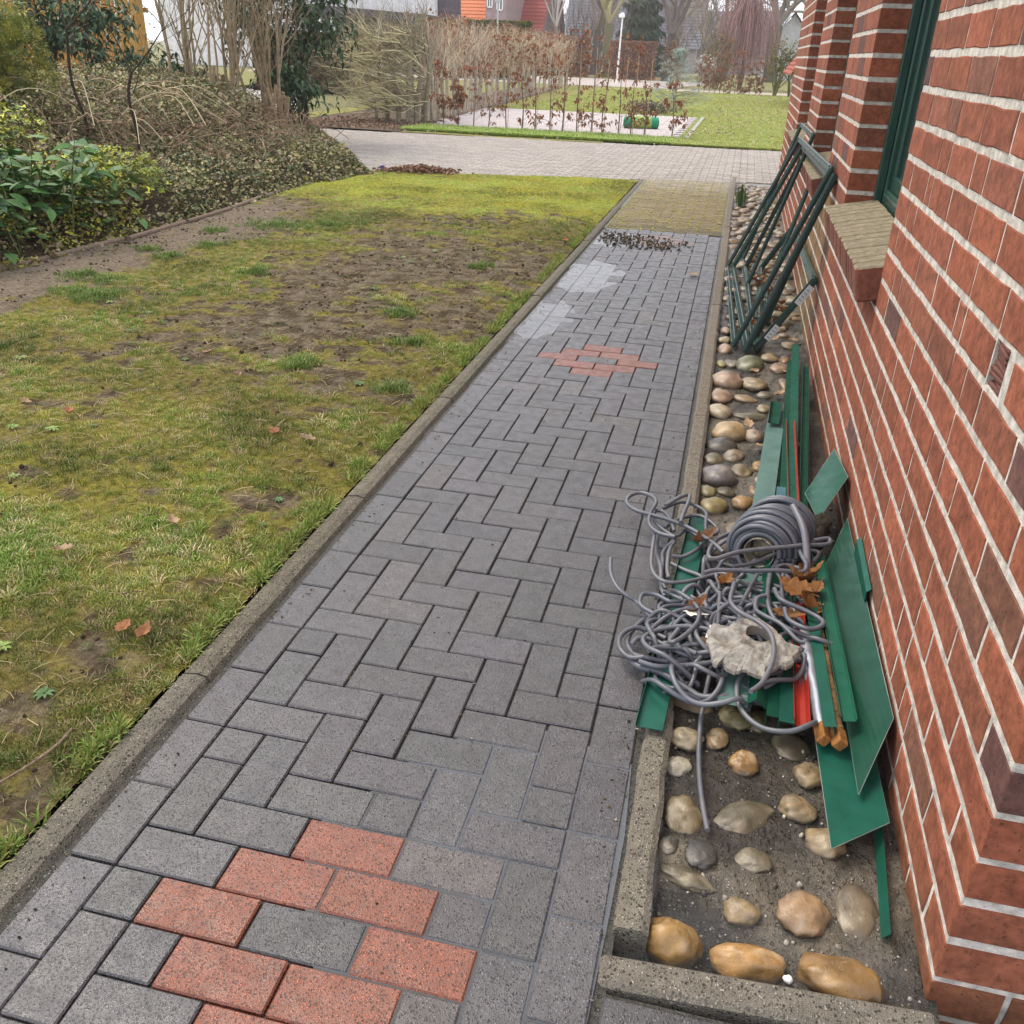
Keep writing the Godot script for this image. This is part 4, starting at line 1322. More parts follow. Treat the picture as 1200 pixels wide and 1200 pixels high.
func planting_bed() -> void:
	var mb := MB.new()
	var st := 0.14
	var z := -1.5
	while z > -18.0:
		var x := -14.0
		while x < -3.0:
			var d := maxf(bed_depth(x, z), maxf(bed_depth(x + st, z), maxf(bed_depth(x, z - st), bed_depth(x + st, z - st))))
			if d > 0.0:
				var p := []
				for c: Vector2 in [Vector2(x, z), Vector2(x, z - st), Vector2(x + st, z - st), Vector2(x + st, z)]:
					p.append(Vector3(c.x, bed_height(c.x, c.y) + 0.0, c.y))
				mb.col = Color(0.1, 0.075, 0.045).lerp(Color(0.16, 0.11, 0.07), 0.5 + 0.5 * noise_b.get_noise_2d(x * 200, z * 200))
				mb.quad(p[0], p[1], p[2], p[3])
			x += st
		z -= st
	var bed := structure("planting_bed", mb, M.soil, "raised planting bed overgrown with ivy and shrubs")
	# low timber edging along it
	var edge := MB.new()
	edge.col = Color(0.1, 0.07, 0.05)
	edge.box(Vector3(-3.5, -0.06, -6.0), Vector3(0.03, 0.1, 4.2))
	var logs := structure("timber_edging", edge, M.wood, "low weathered timber edging of the planting bed")
	z = -2.2
	while z > -8.2:
		var one := MB.new()
		var len := rr(0.55, 0.95)
		one.col = vary(Color(0.27, 0.19, 0.14), 0.2)
		one.tube([Vector3(-3.47 - 0.06 * sin(z * 1.3) + rr(-0.02, 0.02), 0.012, z), Vector3(-3.47 - 0.06 * sin((z - len) * 1.3) + rr(-0.02, 0.02), 0.01, z - len)], 0.024, 8)
		obj("log", one, M.wood, logs)
		z -= len + 0.02
	# ground cover: small leaves, ivy, dead leaves
	var leaf := MB.new()
	leaf.leaf(Vector3.ZERO, Vector3(0, 0.2, 1).normalized(), Vector3.UP, 1.0, 0.7, 0.2, 0.2)
	var lm := leaf.mesh(M.leaf)
	var where := []
	var tints := []
	var n := 0
	while n < 190000:
		n += 1
		var zz := -2.0 - 13.5 * rng.randf()
		var d := -0.06 + 4.0 * pow(rng.randf(), 1.1)
		var xe := -3.5 if zz > -9.0 else (-3.25 + (zz + 9.9) * 0.6 if zz < -9.9 else -3.4)
		var xx := xe - d
		if bed_depth(xx, zz) < -0.06: continue
		var pn := noise_a.get_noise_2d(xx * 60 + 500, zz * 60)
		var c: Color
		var k := rr(0.016, 0.04)
		var q := rng.randf()
		if zz > -5.9 and q < 0.62:
			c = Color(0.36, 0.36, 0.04) if q < 0.36 + pn * 0.4 else Color(0.12, 0.17, 0.045)
			k *= 0.8
		elif q < 0.3 + pn * 0.4: c = Color(0.075, 0.105, 0.05)
		elif q < 0.56: c = Color(0.15, 0.16, 0.06)
		elif q < 0.78: c = Color(0.27, 0.24, 0.1)
		else: c = Color(0.27, 0.2, 0.12)
		if c.r > c.g: k *= 1.2
		if rng.randf() < 0.1: k *= 1.7
		if noise_b.get_noise_2d(xx * 190 + 70, zz * 190) < -0.22 and rng.randf() < 0.8: continue
		var lift := rr(0.0, 0.11) + 0.04 + (0.3 * pow(rng.randf(), 2.0) if d > 1.3 else 0.0)
		if zz > -6.4: lift += 0.16 * rng.randf() * smoothstep(0.0, 0.5, d)
		where.append(Transform3D(Basis.from_euler(Vector3(rr(-0.9, 0.9), rr(0, TAU), rr(-0.9, 0.9))).scaled(Vector3.ONE * k), Vector3(xx, bed_height(xx, zz) + lift * smoothstep(-0.06, 0.2, d), zz)))
		tints.append(vary(c, 0.25))
	scatter("ivy", lm, where, tints, bed)
	# dead twigs lying all over it
	var twig := MB.new()
	twig.tube([Vector3(-0.5, 0, 0), Vector3(-0.15, 0.07, 0.05), Vector3(0.2, 0.05, -0.04), Vector3(0.5, 0, 0.03)], 0.008, 3, false)
	twig.tube([Vector3(-0.15, 0.07, 0.05), Vector3(0.1, 0.13, 0.2)], 0.006, 3, false)
	where = []
	tints = []
	for i in 1700:
		var zz := rr(-13.5, -5.6)
		var d := absf(rng.randfn(1.6, 0.9))
		var xe := -3.5 if zz > -9.5 else -3.25 + (zz + 9.9) * 0.6
		if d < 0.35: continue
		var k := rr(0.2, 0.75)
		where.append(Transform3D(Basis.from_euler(Vector3(rr(-1.2, 1.2), rr(0, TAU), rr(-1.2, 1.2))).scaled(Vector3.ONE * k * 0.85), Vector3(xe - d, bed_height(xe - d, zz) + rr(0.03, 0.32), zz)))
		tints.append(vary(Color(0.27, 0.195, 0.125) if rng.randf() < 0.7 else Color(0.15, 0.1, 0.07), 0.3))
	scatter("twigs", twig.mesh(M.twig), where, tints, bed)
	laurel()
	stems()
	evergreens()
	board_fence()

func laurel() -> void:
	var t := thing("cherry_laurel", "cherry laurel bush with large glossy green leaves at the edge of the bed", "bush", Vector3(-4.05, 0.08, -5.0))
	var shapes := []
	for i in 5:
		var l := MB.new()
		l.leaf(Vector3.ZERO, Vector3(0, 0, 1), Vector3.UP, rr(0.13, 0.17), rr(0.075, 0.095), rr(0.08, 0.3), rr(0.1, 0.5))
		shapes.append(l)
	var greens := [Color(0.06, 0.14, 0.035), Color(0.08, 0.17, 0.045), Color(0.045, 0.105, 0.035), Color(0.11, 0.19, 0.06), Color(0.065, 0.13, 0.055)]
	var meshes := []
	for i in 5:
		for q in shapes[i].c.size(): shapes[i].c[q] = greens[i]
		meshes.append(shapes[i].mesh(M.leaf))
	var mb := MB.new()
	mb.col = Color(0.1, 0.12, 0.05)
	var n := 0
	for i in 44:
		var base := Vector3(rr(-0.55, 0.5), 0.08, rr(-0.75, 0.8))
		var tip := base + Vector3(rr(-0.2, 0.3), rr(0.25, 0.62) - absf(base.z) * 0.15, rr(-0.12, 0.28))
		mb.tube([base - Vector3(0, 0.1, 0), base.lerp(tip, 0.5) + Vector3(0, 0.03, 0), tip], [0.008, 0.006, 0.003], 4, false)
		for k in 8:
			var s := rr(0.25, 1.0)
			var p := base.lerp(tip, s)
			var a := k * 2.4 + rr(-0.4, 0.4)
			var d := Vector3(cos(a), rr(-0.1, 0.65), sin(a)).normalized()
			var o := MeshInstance3D.new()
			o.mesh = meshes[rng.randi() % 5]
			o.name = "leaf"
			if n < 299:
				t.add_child(o, true)
				n += 1
				o.transform = Transform3D(Basis.looking_at(-d, Vector3.UP.rotated(d, rr(-0.5, 0.5))), p)
	obj("stems", mb, M.twig, t)
	var where := []
	var tints := []
	for i in 420:
		var a := rr(0, TAU)
		where.append(Transform3D(Basis.from_euler(Vector3(rr(-0.7, 0.5), a, rr(-0.6, 0.6))).scaled(Vector3.ONE * rr(0.7, 1.0)), Vector3(rr(-0.6, 0.5), rr(0.02, 0.4), rr(-0.85, 0.85))))
		tints.append(Color(1, 1, 1) * rr(0.7, 1.1))
	scatter("foliage", meshes[0], where, tints, t)

func bare_shrub(called: String, label: String, at: Vector3, trunks: int, spread: float, height: float, r: float, tone: Color, depth := 2, kids := 3) -> Node3D:
	var t := thing(called, label, "shrub", at)
	for i in trunks:
		var mb := MB.new()
		mb.col = vary(tone, 0.15)
		var a := rr(0, TAU)
		var p := Vector3(cos(a) * rr(0, spread * 0.4), -0.05, sin(a) * rr(0, spread * 0.4))
		var d := Vector3(cos(a) * rr(0.0, 0.35), 1.0, sin(a) * rr(0.0, 0.35)).normalized()
		branch(mb, p, d, height * rr(0.45, 0.6), r * rr(0.6, 1.15), depth, 0.22, [], kids, 0.12)
		obj("trunk", mb, M.bark, t)
	return t

func stems() -> void:
	var tan_c := Color(0.5, 0.39, 0.25)
	# the tall multi-stemmed shrub with cut stumps at its foot
	for s: Array in [[-5.15, -11.3, "tall bare shrub with pale tan stems and cut stubs, nearest the street", 7], [-5.7, -11.0, "tall bare tan shrub with many thin stems left of the stubs", 7], [-6.35, -11.2, "tall bare shrub with thick pale trunks beside the white wall", 6]]:
		var t := bare_shrub("bare_shrub", s[2], Vector3(s[0], bed_height(s[0], s[1]) - 0.05, s[1]), s[3], 0.7, 2.7, 0.027, tan_c, 3, 4)
		t.set_meta("group", "tall tan shrubs in the planting bed")
		for i in (9 if s[0] > -5.2 else 3):
			var mb := MB.new()
			mb.col = vary(Color(0.45, 0.33, 0.2), 0.15)
			var a := rr(0, TAU)
			var p := Vector3(cos(a) * rr(0.05, 0.25) + 0.1, -0.05, sin(a) * rr(0.05, 0.25) + 0.1)
			mb.tube([p, p + Vector3(rr(-0.12, 0.16), rr(0.45, 0.75), rr(-0.1, 0.15))], [rr(0.02, 0.035), 0.022], 7)
			obj("stump", mb, M.bark, t)
	# thin twiggy mass low down between them
	var mb2 := MB.new()
	var t2 := thing("twig_thicket", "thicket of thin dead brown twigs at the foot of the tan shrubs", "shrub", Vector3(-5.6, 0.5, -10.2))
	for i in 130:
		mb2.col = vary(Color(0.3, 0.21, 0.14), 0.3)
		branch(mb2, Vector3(rr(-1.3, 0.9), bed_height(-5.6, -10.2) - 0.65, rr(-1.2, 1.5)), Vector3(rr(-0.7, 0.7), 1, rr(-0.5, 0.5)).normalized(), rr(0.15, 0.34), 0.006, 2, 0.35, [], 2, 0.0)
	obj("twigs", mb2, M.twig, t2)
	# two slender dark young trees in the foreground of the bed
	for s: Array in [[-4.82, -7.0, Vector3(0.02, 1, 0.05), "slender dark young tree forking above the ivy, behind the laurel"], [-4.42, -7.1, Vector3(0.1, 1, 0), "slender dark young tree with a right angled fork, right of the other"]]:
		var t3 := thing("young_tree", s[3], "tree", Vector3(s[0], bed_height(s[0], s[1]) - 0.05, s[1]), 0.0, "slender dark young trees")
		var k := MB.new()
		k.col = Color(0.075, 0.055, 0.045)
		var top: Vector3 = s[2] * 1.05 if s[0] < -4.6 else s[2] * 0.85
		k.tube(spline([Vector3.ZERO, s[2] * 0.3 + Vector3(0.03, 0, 0), s[2] * 0.65 + Vector3(-0.03, 0, 0.02), top], 4), 0.013, 6)
		obj("trunk", k, M.bark, t3)
		var lb := MB.new()
		lb.col = Color(0.1, 0.075, 0.06)
		branch(lb, top, Vector3(0.75, 0.45, 0.1).normalized(), 0.5, 0.009, 2, 0.2, [], 3, 0.06)
		branch(lb, top, Vector3(-0.35, 0.9, -0.1).normalized(), 0.6, 0.009, 2, 0.2, [], 3, 0.06)
		branch(lb, top * 0.8, Vector3(0.5, 0.8, 0.2).normalized(), 0.5, 0.006, 1, 0.2, [], 3, 0.06)
		obj("branches", lb, M.bark, t3)
	# arching pale canes
	var cane := MB.new()
	var t4 := thing("arching_canes", "bundle of pale arching canes behind the dark young trees", "shrub", Vector3(-5.2, 0.4, -7.8))
	for i in 30:
		cane.col = vary(Color(0.42, 0.34, 0.22), 0.2)
		var a := rr(-1.3, 1.3)
		var p := Vector3(rr(-0.9, 0.4), rr(-0.05, 0.15), rr(-0.8, 0.7))
		var l := rr(0.5, 1.4) * (1.0 if rng.randf() < 0.65 else -0.8)
		var h := rr(0.2, 0.5)
		cane.tube(spline([p, p + Vector3(l * 0.3, h * 0.85, a * 0.3), p + Vector3(l * 0.65, h, a * 0.6), p + Vector3(l, h * 0.35, a)], 4), rr(0.003, 0.0055), 4, false)
	obj("canes", cane, M.twig, t4)

func leafy(called: String, label: String, cat: String, at: Vector3, size: Vector3, leaves: int, leaf_len: float, leaf_w: float, tones: Array, branches: int, group := "") -> Node3D:
	var t := thing(called, label, cat, at, 0.0, group)
	var wood := MB.new()
	wood.col = Color(0.1, 0.08, 0.055)
	var tips := []
	for i in branches:
		var d := Vector3(rr(-1, 1) * size.x, size.y * 1.1, rr(-1, 1) * size.z).normalized()
		branch(wood, Vector3(rr(-0.2, 0.2) * size.x, 0, rr(-0.2, 0.2) * size.z), d, size.y * rr(0.4, 0.6), 0.022, 2, 0.25, tips, 3, 0.03)
	obj("branches", wood, M.bark, t)
	var lf := MB.new()
	lf.leaf(Vector3.ZERO, Vector3(0, 0, 1), Vector3.UP, leaf_len, leaf_w, 0.2, 0.35)
	var where := []
	var tints := []
	for i in leaves:
		var p: Vector3
		if rng.randf() < 0.7 and tips.size():
			var q: Array = tips[rng.randi() % tips.size()]
			p = q[0] + Vector3(rr(-1, 1), rr(-1, 1), rr(-1, 1)) * 0.14
		else:
			var u := Vector3(rng.randfn(), rng.randfn(), rng.randfn()).normalized() * pow(rng.randf(), 0.5)
			p = Vector3(u.x * size.x, size.y * (0.55 + 0.45 * u.y), u.z * size.z)
			if noise_a.get_noise_3dv((p + at) * 110.0) < -0.1: continue
		var a := rr(0, TAU)
		where.append(Transform3D(Basis.from_euler(Vector3(rr(-0.3, 1.0), a, rr(-0.5, 0.5))).scaled(Vector3.ONE * rr(0.75, 1.2)), p))
		tints.append(vary(tones[rng.randi() % tones.size()], 0.25))
	scatter("foliage", lf.mesh(M.leaf), where, tints, t)
	return t

func evergreens() -> void:
	var dark := [Color(0.03, 0.06, 0.025), Color(0.045, 0.085, 0.03), Color(0.06, 0.105, 0.045), Color(0.035, 0.065, 0.035)]
	leafy("rhododendron", "dark evergreen rhododendron behind the pale tan stems", "bush", Vector3(-5.75, 0.35, -13.2), Vector3(1.15, 2.3, 0.8), 3600, 0.13, 0.045, dark, 9)
	leafy("rhododendron", "dark evergreen bush hanging its leafy branch over the street", "bush", Vector3(-5.3, 0.3, -12.3), Vector3(0.75, 0.75, 0.4), 460, 0.13, 0.042, dark, 5)
	leafy("evergreen_shrub", "open evergreen shrub in front of the yellow board fence", "bush", Vector3(-8.6, 0.3, -12.0), Vector3(1.3, 1.9, 0.9), 2400, 0.13, 0.05, dark, 8)
	leafy("evergreen_shrub", "low evergreen shrub between the canes and the tan stems", "bush", Vector3(-7.0, 0.4, -11.8), Vector3(1.0, 0.8, 0.6), 900, 0.11, 0.042, dark, 5)
	var eu := thing("euonymus", "low yellow green small leaved bush right of the cherry laurel", "bush", Vector3(-3.95, 0.1, -6.0))
	small_leaves(eu, Vector3(0, 0.2, 0), Vector3(0.42, 0.3, 0.55), 1500)
	eu = thing("euonymus", "bright yellow green small leaved bush in front of the cherry laurel, at the picture's edge", "bush", Vector3(-3.85, 0.05, -4.2))
	small_leaves(eu, Vector3(0, 0.16, 0), Vector3(0.35, 0.22, 0.5), 1500)
	eu = thing("euonymus", "yellow green bush with sparse small leaves behind the cherry laurel", "bush", Vector3(-5.1, 0.35, -5.9))
	small_leaves(eu, Vector3(0, 0.25, 0), Vector3(0.7, 0.3, 0.6), 1900)
	# feathery yellow green conifer at the picture's left edge
	var t := thing("dwarf_conifer", "feathery yellow green conifer at the left end of the bed", "conifer", Vector3(-5.75, 0.2, -7.0))
	var wood := MB.new()
	wood.col = Color(0.09, 0.06, 0.04)
	branch(wood, Vector3.ZERO, Vector3.UP, 0.9, 0.03, 3, 0.2, [], 4, 0.05)
	obj("trunk", wood, M.bark, t)
	var spray := MB.new()
	for k in 7:
		var a := k * 0.9
		spray.leaf(Vector3(0, 0, 0.12 * k), Vector3(sin(a) * 0.8, cos(a) * 0.5, 0.6).normalized(), Vector3.UP, 0.5, 0.1, 0.2, 0.2)
		spray.leaf(Vector3(0, 0, 0.12 * k), Vector3(-sin(a) * 0.8, -cos(a) * 0.5, 0.6).normalized(), Vector3.UP, 0.5, 0.1, 0.2, 0.2)
	var where := []
	var tints := []
	for i in 2600:
		var u := Vector3(rng.randfn(), rng.randfn(), rng.randfn()).normalized() * pow(rng.randf(), 0.4)
		var p := Vector3(u.x * 0.55, 0.75 + u.y * 0.75, u.z * 0.55)
		if noise_a.get_noise_3dv(p * 160.0) < -0.2: continue
		where.append(Transform3D(Basis.from_euler(Vector3(rr(-1.3, 0.2), atan2(u.x, u.z) + rr(-0.6, 0.6), rr(-0.5, 0.5))).scaled(Vector3.ONE * rr(0.07, 0.14)), p))
		tints.append(vary([Color(0.22, 0.25, 0.06), Color(0.14, 0.17, 0.05), Color(0.36, 0.34, 0.07)][rng.randi() % 3], 0.25))
	scatter("foliage", spray.mesh(M.leaf), where, tints, t)

func small_leaves(t: Node3D, at: Vector3, size: Vector3, count: int) -> void:
	var wood := MB.new()
	wood.col = Color(0.14, 0.12, 0.06)
	for i in 16: branch(wood, Vector3(rr(-0.5, 0.5) * size.x, -0.05, rr(-0.5, 0.5) * size.z), Vector3(rr(-0.8, 0.8), 1, rr(-0.8, 0.8)).normalized(), size.y * 0.9, 0.004, 2, 0.3, [], 3, 0.0)
	obj("stems", wood, M.twig, t)
	var lf := MB.new()
	for k in 4: lf.leaf(Vector3(0, 0, 0.3 * k), Vector3(sin(k * 2.3), 0.35, cos(k * 2.3)).normalized(), Vector3.UP, 1.0, 0.6, 0.2, 0.2)
	var where := []
	var tints := []
	for i in count:
		var u := Vector3(rng.randfn(), absf(rng.randfn()) * 0.9 - 0.2, rng.randfn()).normalized() * pow(rng.randf(), 0.5)
		var p := at + u * size
		if noise_a.get_noise_3dv((p + t.position) * 190.0) < -0.12: continue
		where.append(Transform3D(Basis.from_euler(Vector3(rr(-0.7, 0.7), rr(0, TAU), rr(-0.7, 0.7))).scaled(Vector3.ONE * rr(0.02, 0.034)), p))
		var hi := rng.randf() < 0.45
		tints.append(vary(Color(0.42, 0.42, 0.05) if hi else Color(0.15, 0.2, 0.05), 0.25))
	scatter("foliage", lf.mesh(M.leaf), where, tints, t)

func board_fence() -> void:
	var t := thing("board_fence", "yellow stained vertical board fence behind the shrubs", "fence")
	var rail := MB.new()
	rail.col = Color(0.4, 0.22, 0.07)
	rail.box(Vector3(-11.9, 0.6, -16.08), Vector3(4.0, 0.08, 0.04))
	rail.box(Vector3(-11.9, 1.8, -16.08), Vector3(4.0, 0.08, 0.04))
	obj("rail", rail, M.wood, t)
	var x := -13.8
	while x < -9.9:
		var mb := MB.new()
		mb.col = vary(Color(0.62, 0.33, 0.09), 0.14)
		mb.box(Vector3(x, 1.15 + rr(-0.02, 0.02), -16.04 + rr(-0.006, 0.006)), Vector3(0.135, 2.3, 0.022), 0.004)
		obj("board", mb, M.wood, t)
		x += 0.145

# ---------------------------------------------------------------- beyond the lane
func far_garden() -> void:
	hornbeam()
	hedge_row()
	saplings()
	# clipped hedges
	clipped("clipped_hedge", "brown clipped hedge left of the sprawling hornbeam", Vector3(-15.0, 0, -30), Vector3(-11.3, 0, -30.6), 1.55, 0.8, [Color(0.3, 0.2, 0.1), Color(0.22, 0.2, 0.08), Color(0.36, 0.24, 0.13)], 9000)
	clipped("clipped_hedge", "long russet beech hedge in front of the far trees", Vector3(-13.2, 0, -62), Vector3(-8.9, 0, -62), 2.1, 0.9, [Color(0.55, 0.3, 0.2), Color(0.46, 0.24, 0.16), Color(0.62, 0.38, 0.26)], 9000)
	clipped("clipped_hedge", "short russet beech hedge right of the white lamp post", Vector3(-7.4, 0, -61), Vector3(-4.7, 0, -61), 1.95, 0.9, [Color(0.55, 0.3, 0.2), Color(0.46, 0.24, 0.16), Color(0.62, 0.38, 0.26)], 7000)
	clipped("clipped_hedge", "clipped yellow green conifer hedge below the red roofs", Vector3(-15.6, 0, -49), Vector3(-10.1, 0, -50), 2.55, 0.9, [Color(0.2, 0.22, 0.03), Color(0.14, 0.16, 0.03), Color(0.26, 0.25, 0.05)], 9000)
	# row of small beeches on the far side of the lawn
	for i in 13:
		var x := -1.05 + i * 0.215
		var t := young_beech("beech_sapling", "small russet beech sapling in the far row across the lawn", Vector3(x + rr(-0.05, 0.05), 0, -42.6 + rr(-0.2, 0.2)), rr(0.9, 1.5) if i != 5 else 2.0, 190, false)
		t.set_meta("group", "small beeches in the far row")
	# mossy green shrubs by the corner of the house
	for s: Array in [[2.1, "mossy green leafless shrub, left of the pair by the house corner"], [2.75, "mossy green leafless shrub with yellowing leaves, right of the pair by the house corner"]]:
		var t := bare_shrub("mossy_shrub", s[1], Vector3(s[0], 0, -42.0), 6, 0.35, 2.3, 0.05, Color(0.2, 0.2, 0.07), 2, 3)
		leaf_cloud(t, Vector3(0, 1.3, 0), Vector3(0.42, 0.9, 0.3), 420, 0.12, [Color(0.3, 0.26, 0.06), Color(0.22, 0.22, 0.06), Color(0.35, 0.25, 0.09)])
	# dwarf blue spruce, heather and low bushes by the yard
	var sp := thing("blue_spruce", "small pale blue spruce standing behind the yard's corner", "conifer", Vector3(-0.95, 0, -27))
	var wood := MB.new()
	wood.col = Color(0.25, 0.2, 0.16)
	wood.tube([Vector3.ZERO, Vector3(0, 0.8, 0), Vector3(0, 1.65, 0)], [0.04, 0.03, 0.008], 6)
	var tips := []
	for i in 60:
		var y := rr(0.12, 1.5)
		var a := rr(0, TAU)
		var l := (1.7 - y) * 0.42 * rr(0.7, 1.1)
		branch(wood, Vector3(0, y, 0), Vector3(cos(a), 0.12, sin(a)).normalized(), l, 0.008, 1, 0.12, tips, 3, 0.02)
	obj("trunk", wood, M.twig, sp)
	var needles := MB.new()
	for k in 10:
		var a := k * 0.63
		needles.leaf(Vector3(0, 0, 0.08 * k), Vector3(sin(a * 3.0), cos(a * 3.0), 0.5).normalized(), Vector3.UP, 0.3, 0.05, 0.1, 0.0)
	var where := []
	var tints := []
	for q: Array in tips:
		for k in 4:
			where.append(Transform3D(Basis.from_euler(Vector3(rr(-0.6, 0.3), atan2(q[1].x, q[1].z) + rr(-0.5, 0.5), 0)).scaled(Vector3.ONE * rr(0.12, 0.2)), q[0] - q[1] * rr(0.0, 0.25)))
			tints.append(vary(Color(0.3, 0.36, 0.33), 0.2))
	scatter("foliage", needles.mesh(M.leaf), where, tints, sp)
	var he := thing("heather", "low greyish heather clumps at the yard's far edge", "bush", Vector3(-1.4, 0, -24.8))
	leaf_cloud(he, Vector3(0, 0.16, 0), Vector3(0.75, 0.2, 0.35), 900, 0.07, [Color(0.3, 0.24, 0.21), Color(0.36, 0.28, 0.24), Color(0.22, 0.2, 0.14)])
	var hb := MB.new()
	hb.col = Color(0.26, 0.2, 0.17)
	for i in 40: branch(hb, Vector3(rr(-0.6, 0.6), 0, rr(-0.25, 0.25)), Vector3(rr(-0.4, 0.4), 1, rr(-0.4, 0.4)).normalized(), 0.2, 0.005, 1, 0.3, [], 2, 0.05)
	obj("stems", hb, M.twig, he)
	# a green and yellow roll on the yard
	var ro := thing("rolled_mat", "green and yellow roll lying on the pale yard", "roll", Vector3(-1.06, 0.13, -19.35), 0.22)
	var mb := MB.new()
	mb.col = Color(0.03, 0.2, 0.11)
	mb.tube([Vector3(-0.36, 0, 0), Vector3(-0.34, 0, 0), Vector3(-0.2, 0, 0)], [0.06, 0.115, 0.12], 14)
	mb.tube([Vector3(0.2, 0, 0), Vector3(0.34, 0, 0), Vector3(0.36, 0, 0)], [0.12, 0.115, 0.06], 14)
	obj("end", mb, M.plain, ro)
	mb = MB.new()
	mb.col = Color(0.24, 0.34, 0.09)
	mb.tube([Vector3(-0.2, 0, 0), Vector3(-0.1, 0.004, 0), Vector3(0.1, 0.002, 0), Vector3(0.2, 0, 0)], [0.121, 0.126, 0.124, 0.121], 14, false)
	obj("cover", mb, M.plain, ro)
	# lamp posts
	lamp("street_lamp", "white lamp post with a square head in front of the far hedges", Vector3(-5.55, 0, -50), 3.0, Color(0.75, 0.75, 0.73), true)
	lamp("street_lamp", "grey lamp post with a small round lantern below the red roofs", Vector3(-10.62, 0, -45), 3.25, Color(0.4, 0.42, 0.42), false)
	lamp("street_lamp", "small dark lantern post in front of the long russet hedge", Vector3(-10.0, 0, -59), 3.1, Color(0.3, 0.3, 0.3), false)
	# bare trees
	tree("bare_tree", "bare tree with a forked dark trunk behind the far hedges", Vector3(-3.9, 0, -60), 9.0, 0.24, Color(0.13, 0.11, 0.1), 4)
	tree("bare_tree", "thick yellowish trunk of a bare tree behind the clipped hedges", Vector3(-8.0, 0, -64), 11.0, 0.26, Color(0.3, 0.26, 0.14), 4)
	tree("bare_tree", "pale bare tree at the left of the far trees", Vector3(-11.9, 0, -66), 10.0, 0.13, Color(0.4, 0.36, 0.32), 4)
	tree("bare_tree", "brown bare tree behind the dark conifer", Vector3(-9.9, 0, -70), 10.0, 0.25, Color(0.24, 0.19, 0.16), 4)
	tree("bare_tree", "bare tree left of the weeping birch", Vector3(-0.7, 0, -66), 9.0, 0.26, Color(0.2, 0.17, 0.14), 4)
	tree("bare_tree", "large bare tree with wide dark limbs by the white house", Vector3(2.3, 0, -68), 12.0, 0.4, Color(0.17, 0.15, 0.12), 4)
	tree("bare_tree", "spreading bare tree behind the white house", Vector3(6.0, 0, -85), 14.0, 0.4, Color(0.2, 0.17, 0.14), 4)
	tree("bare_tree", "hazy bare tree in the gap between the hedges", Vector3(-5.6, 0, -82), 11.0, 0.3, Color(0.28, 0.24, 0.2), 4)
	tree("bare_tree", "hazy bare tree behind the spruce", Vector3(-2.6, 0, -78), 8.0, 0.22, Color(0.34, 0.27, 0.2), 4)
	for i in 9:
		var sx: float = [-12.6, -11.2, -10.4, -8.9, -5.0, -4.4, -2.0, 0.4, 3.2][i]
		bare_shrub("bare_thicket", ["tall hazy thicket right of the dark red roof", "pale hazy thicket above the long russet hedge", "brownish hazy thicket above the russet hedge", "hazy thicket left of the yellowish trunk", "hazy thicket right of the dark conifer", "reddish hazy thicket behind the short beech hedge", "sandy hazy thicket behind the spruce", "hazy thicket behind the weeping tree", "hazy thicket by the white gable"][i], Vector3(sx, 0, -71 - (i % 3) * 2.5), 9, 0.9, 5.5, 0.05, [Color(0.4, 0.34, 0.28), Color(0.34, 0.27, 0.22), Color(0.42, 0.33, 0.22)][i % 3], 3, 4)
	conifer("dark_conifer", "dark green conifer behind the white lamp post", Vector3(-6.9, 0, -72), 8.5, 1.9, [Color(0.04, 0.06, 0.035), Color(0.07, 0.09, 0.045)])
	weeping()
	# olive round shrub and russet bush behind the far row
	var os := bare_shrub("olive_bush", "rounded olive brown bush left of the weeping tree", Vector3(-0.6, 0, -49), 9, 0.5, 2.6, 0.035, Color(0.3, 0.25, 0.14), 2, 4)
	leaf_cloud(os, Vector3(0, 1.2, 0), Vector3(0.75, 1.3, 0.6), 900, 0.13, [Color(0.3, 0.24, 0.12), Color(0.24, 0.22, 0.09)])
	var rs := bare_shrub("russet_bush", "russet bush right of the short beech hedge", Vector3(-3.3, 0, -56), 6, 0.5, 2.2, 0.03, Color(0.25, 0.17, 0.12), 2, 3)
	leaf_cloud(rs, Vector3(0, 1.2, 0), Vector3(0.7, 1.0, 0.5), 700, 0.14, [Color(0.35, 0.16, 0.08), Color(0.2, 0.2, 0.07)])
	var ws := bare_shrub("pale_bush", "pale whitish bush in front of the far gate", Vector3(-1.0, 0, -46.5), 5, 0.5, 1.5, 0.03, Color(0.6, 0.56, 0.5), 2, 3)
	leaf_cloud(ws, Vector3(0, 1.0, 0), Vector3(0.6, 0.5, 0.4), 500, 0.13, [Color(0.7, 0.66, 0.6), Color(0.6, 0.54, 0.47)])

func leaf_cloud(t: Node3D, at: Vector3, size: Vector3, count: int, len: float, tones: Array, gaps := -0.15) -> void:
	var lf := MB.new()
	lf.leaf(Vector3.ZERO, Vector3(0, 0, 1), Vector3.UP, len, len * 0.6, 0.25, 0.2)
	var where := []
	var tints := []
	for i in count:
		var u := Vector3(rng.randfn(), rng.randfn(), rng.randfn()).normalized() * pow(rng.randf(), 0.45)
		var p := at + u * size
		if noise_a.get_noise_3dv((p + t.position) * 130.0) < gaps: continue
		where.append(Transform3D(Basis.from_euler(Vector3(rr(-1, 1), rr(0, TAU), rr(-1, 1))).scaled(Vector3.ONE * rr(0.7, 1.2)), p))
		tints.append(vary(tones[rng.randi() % tones.size()], 0.22))
	scatter("foliage", lf.mesh(M.dry_leaf), where, tints, t)

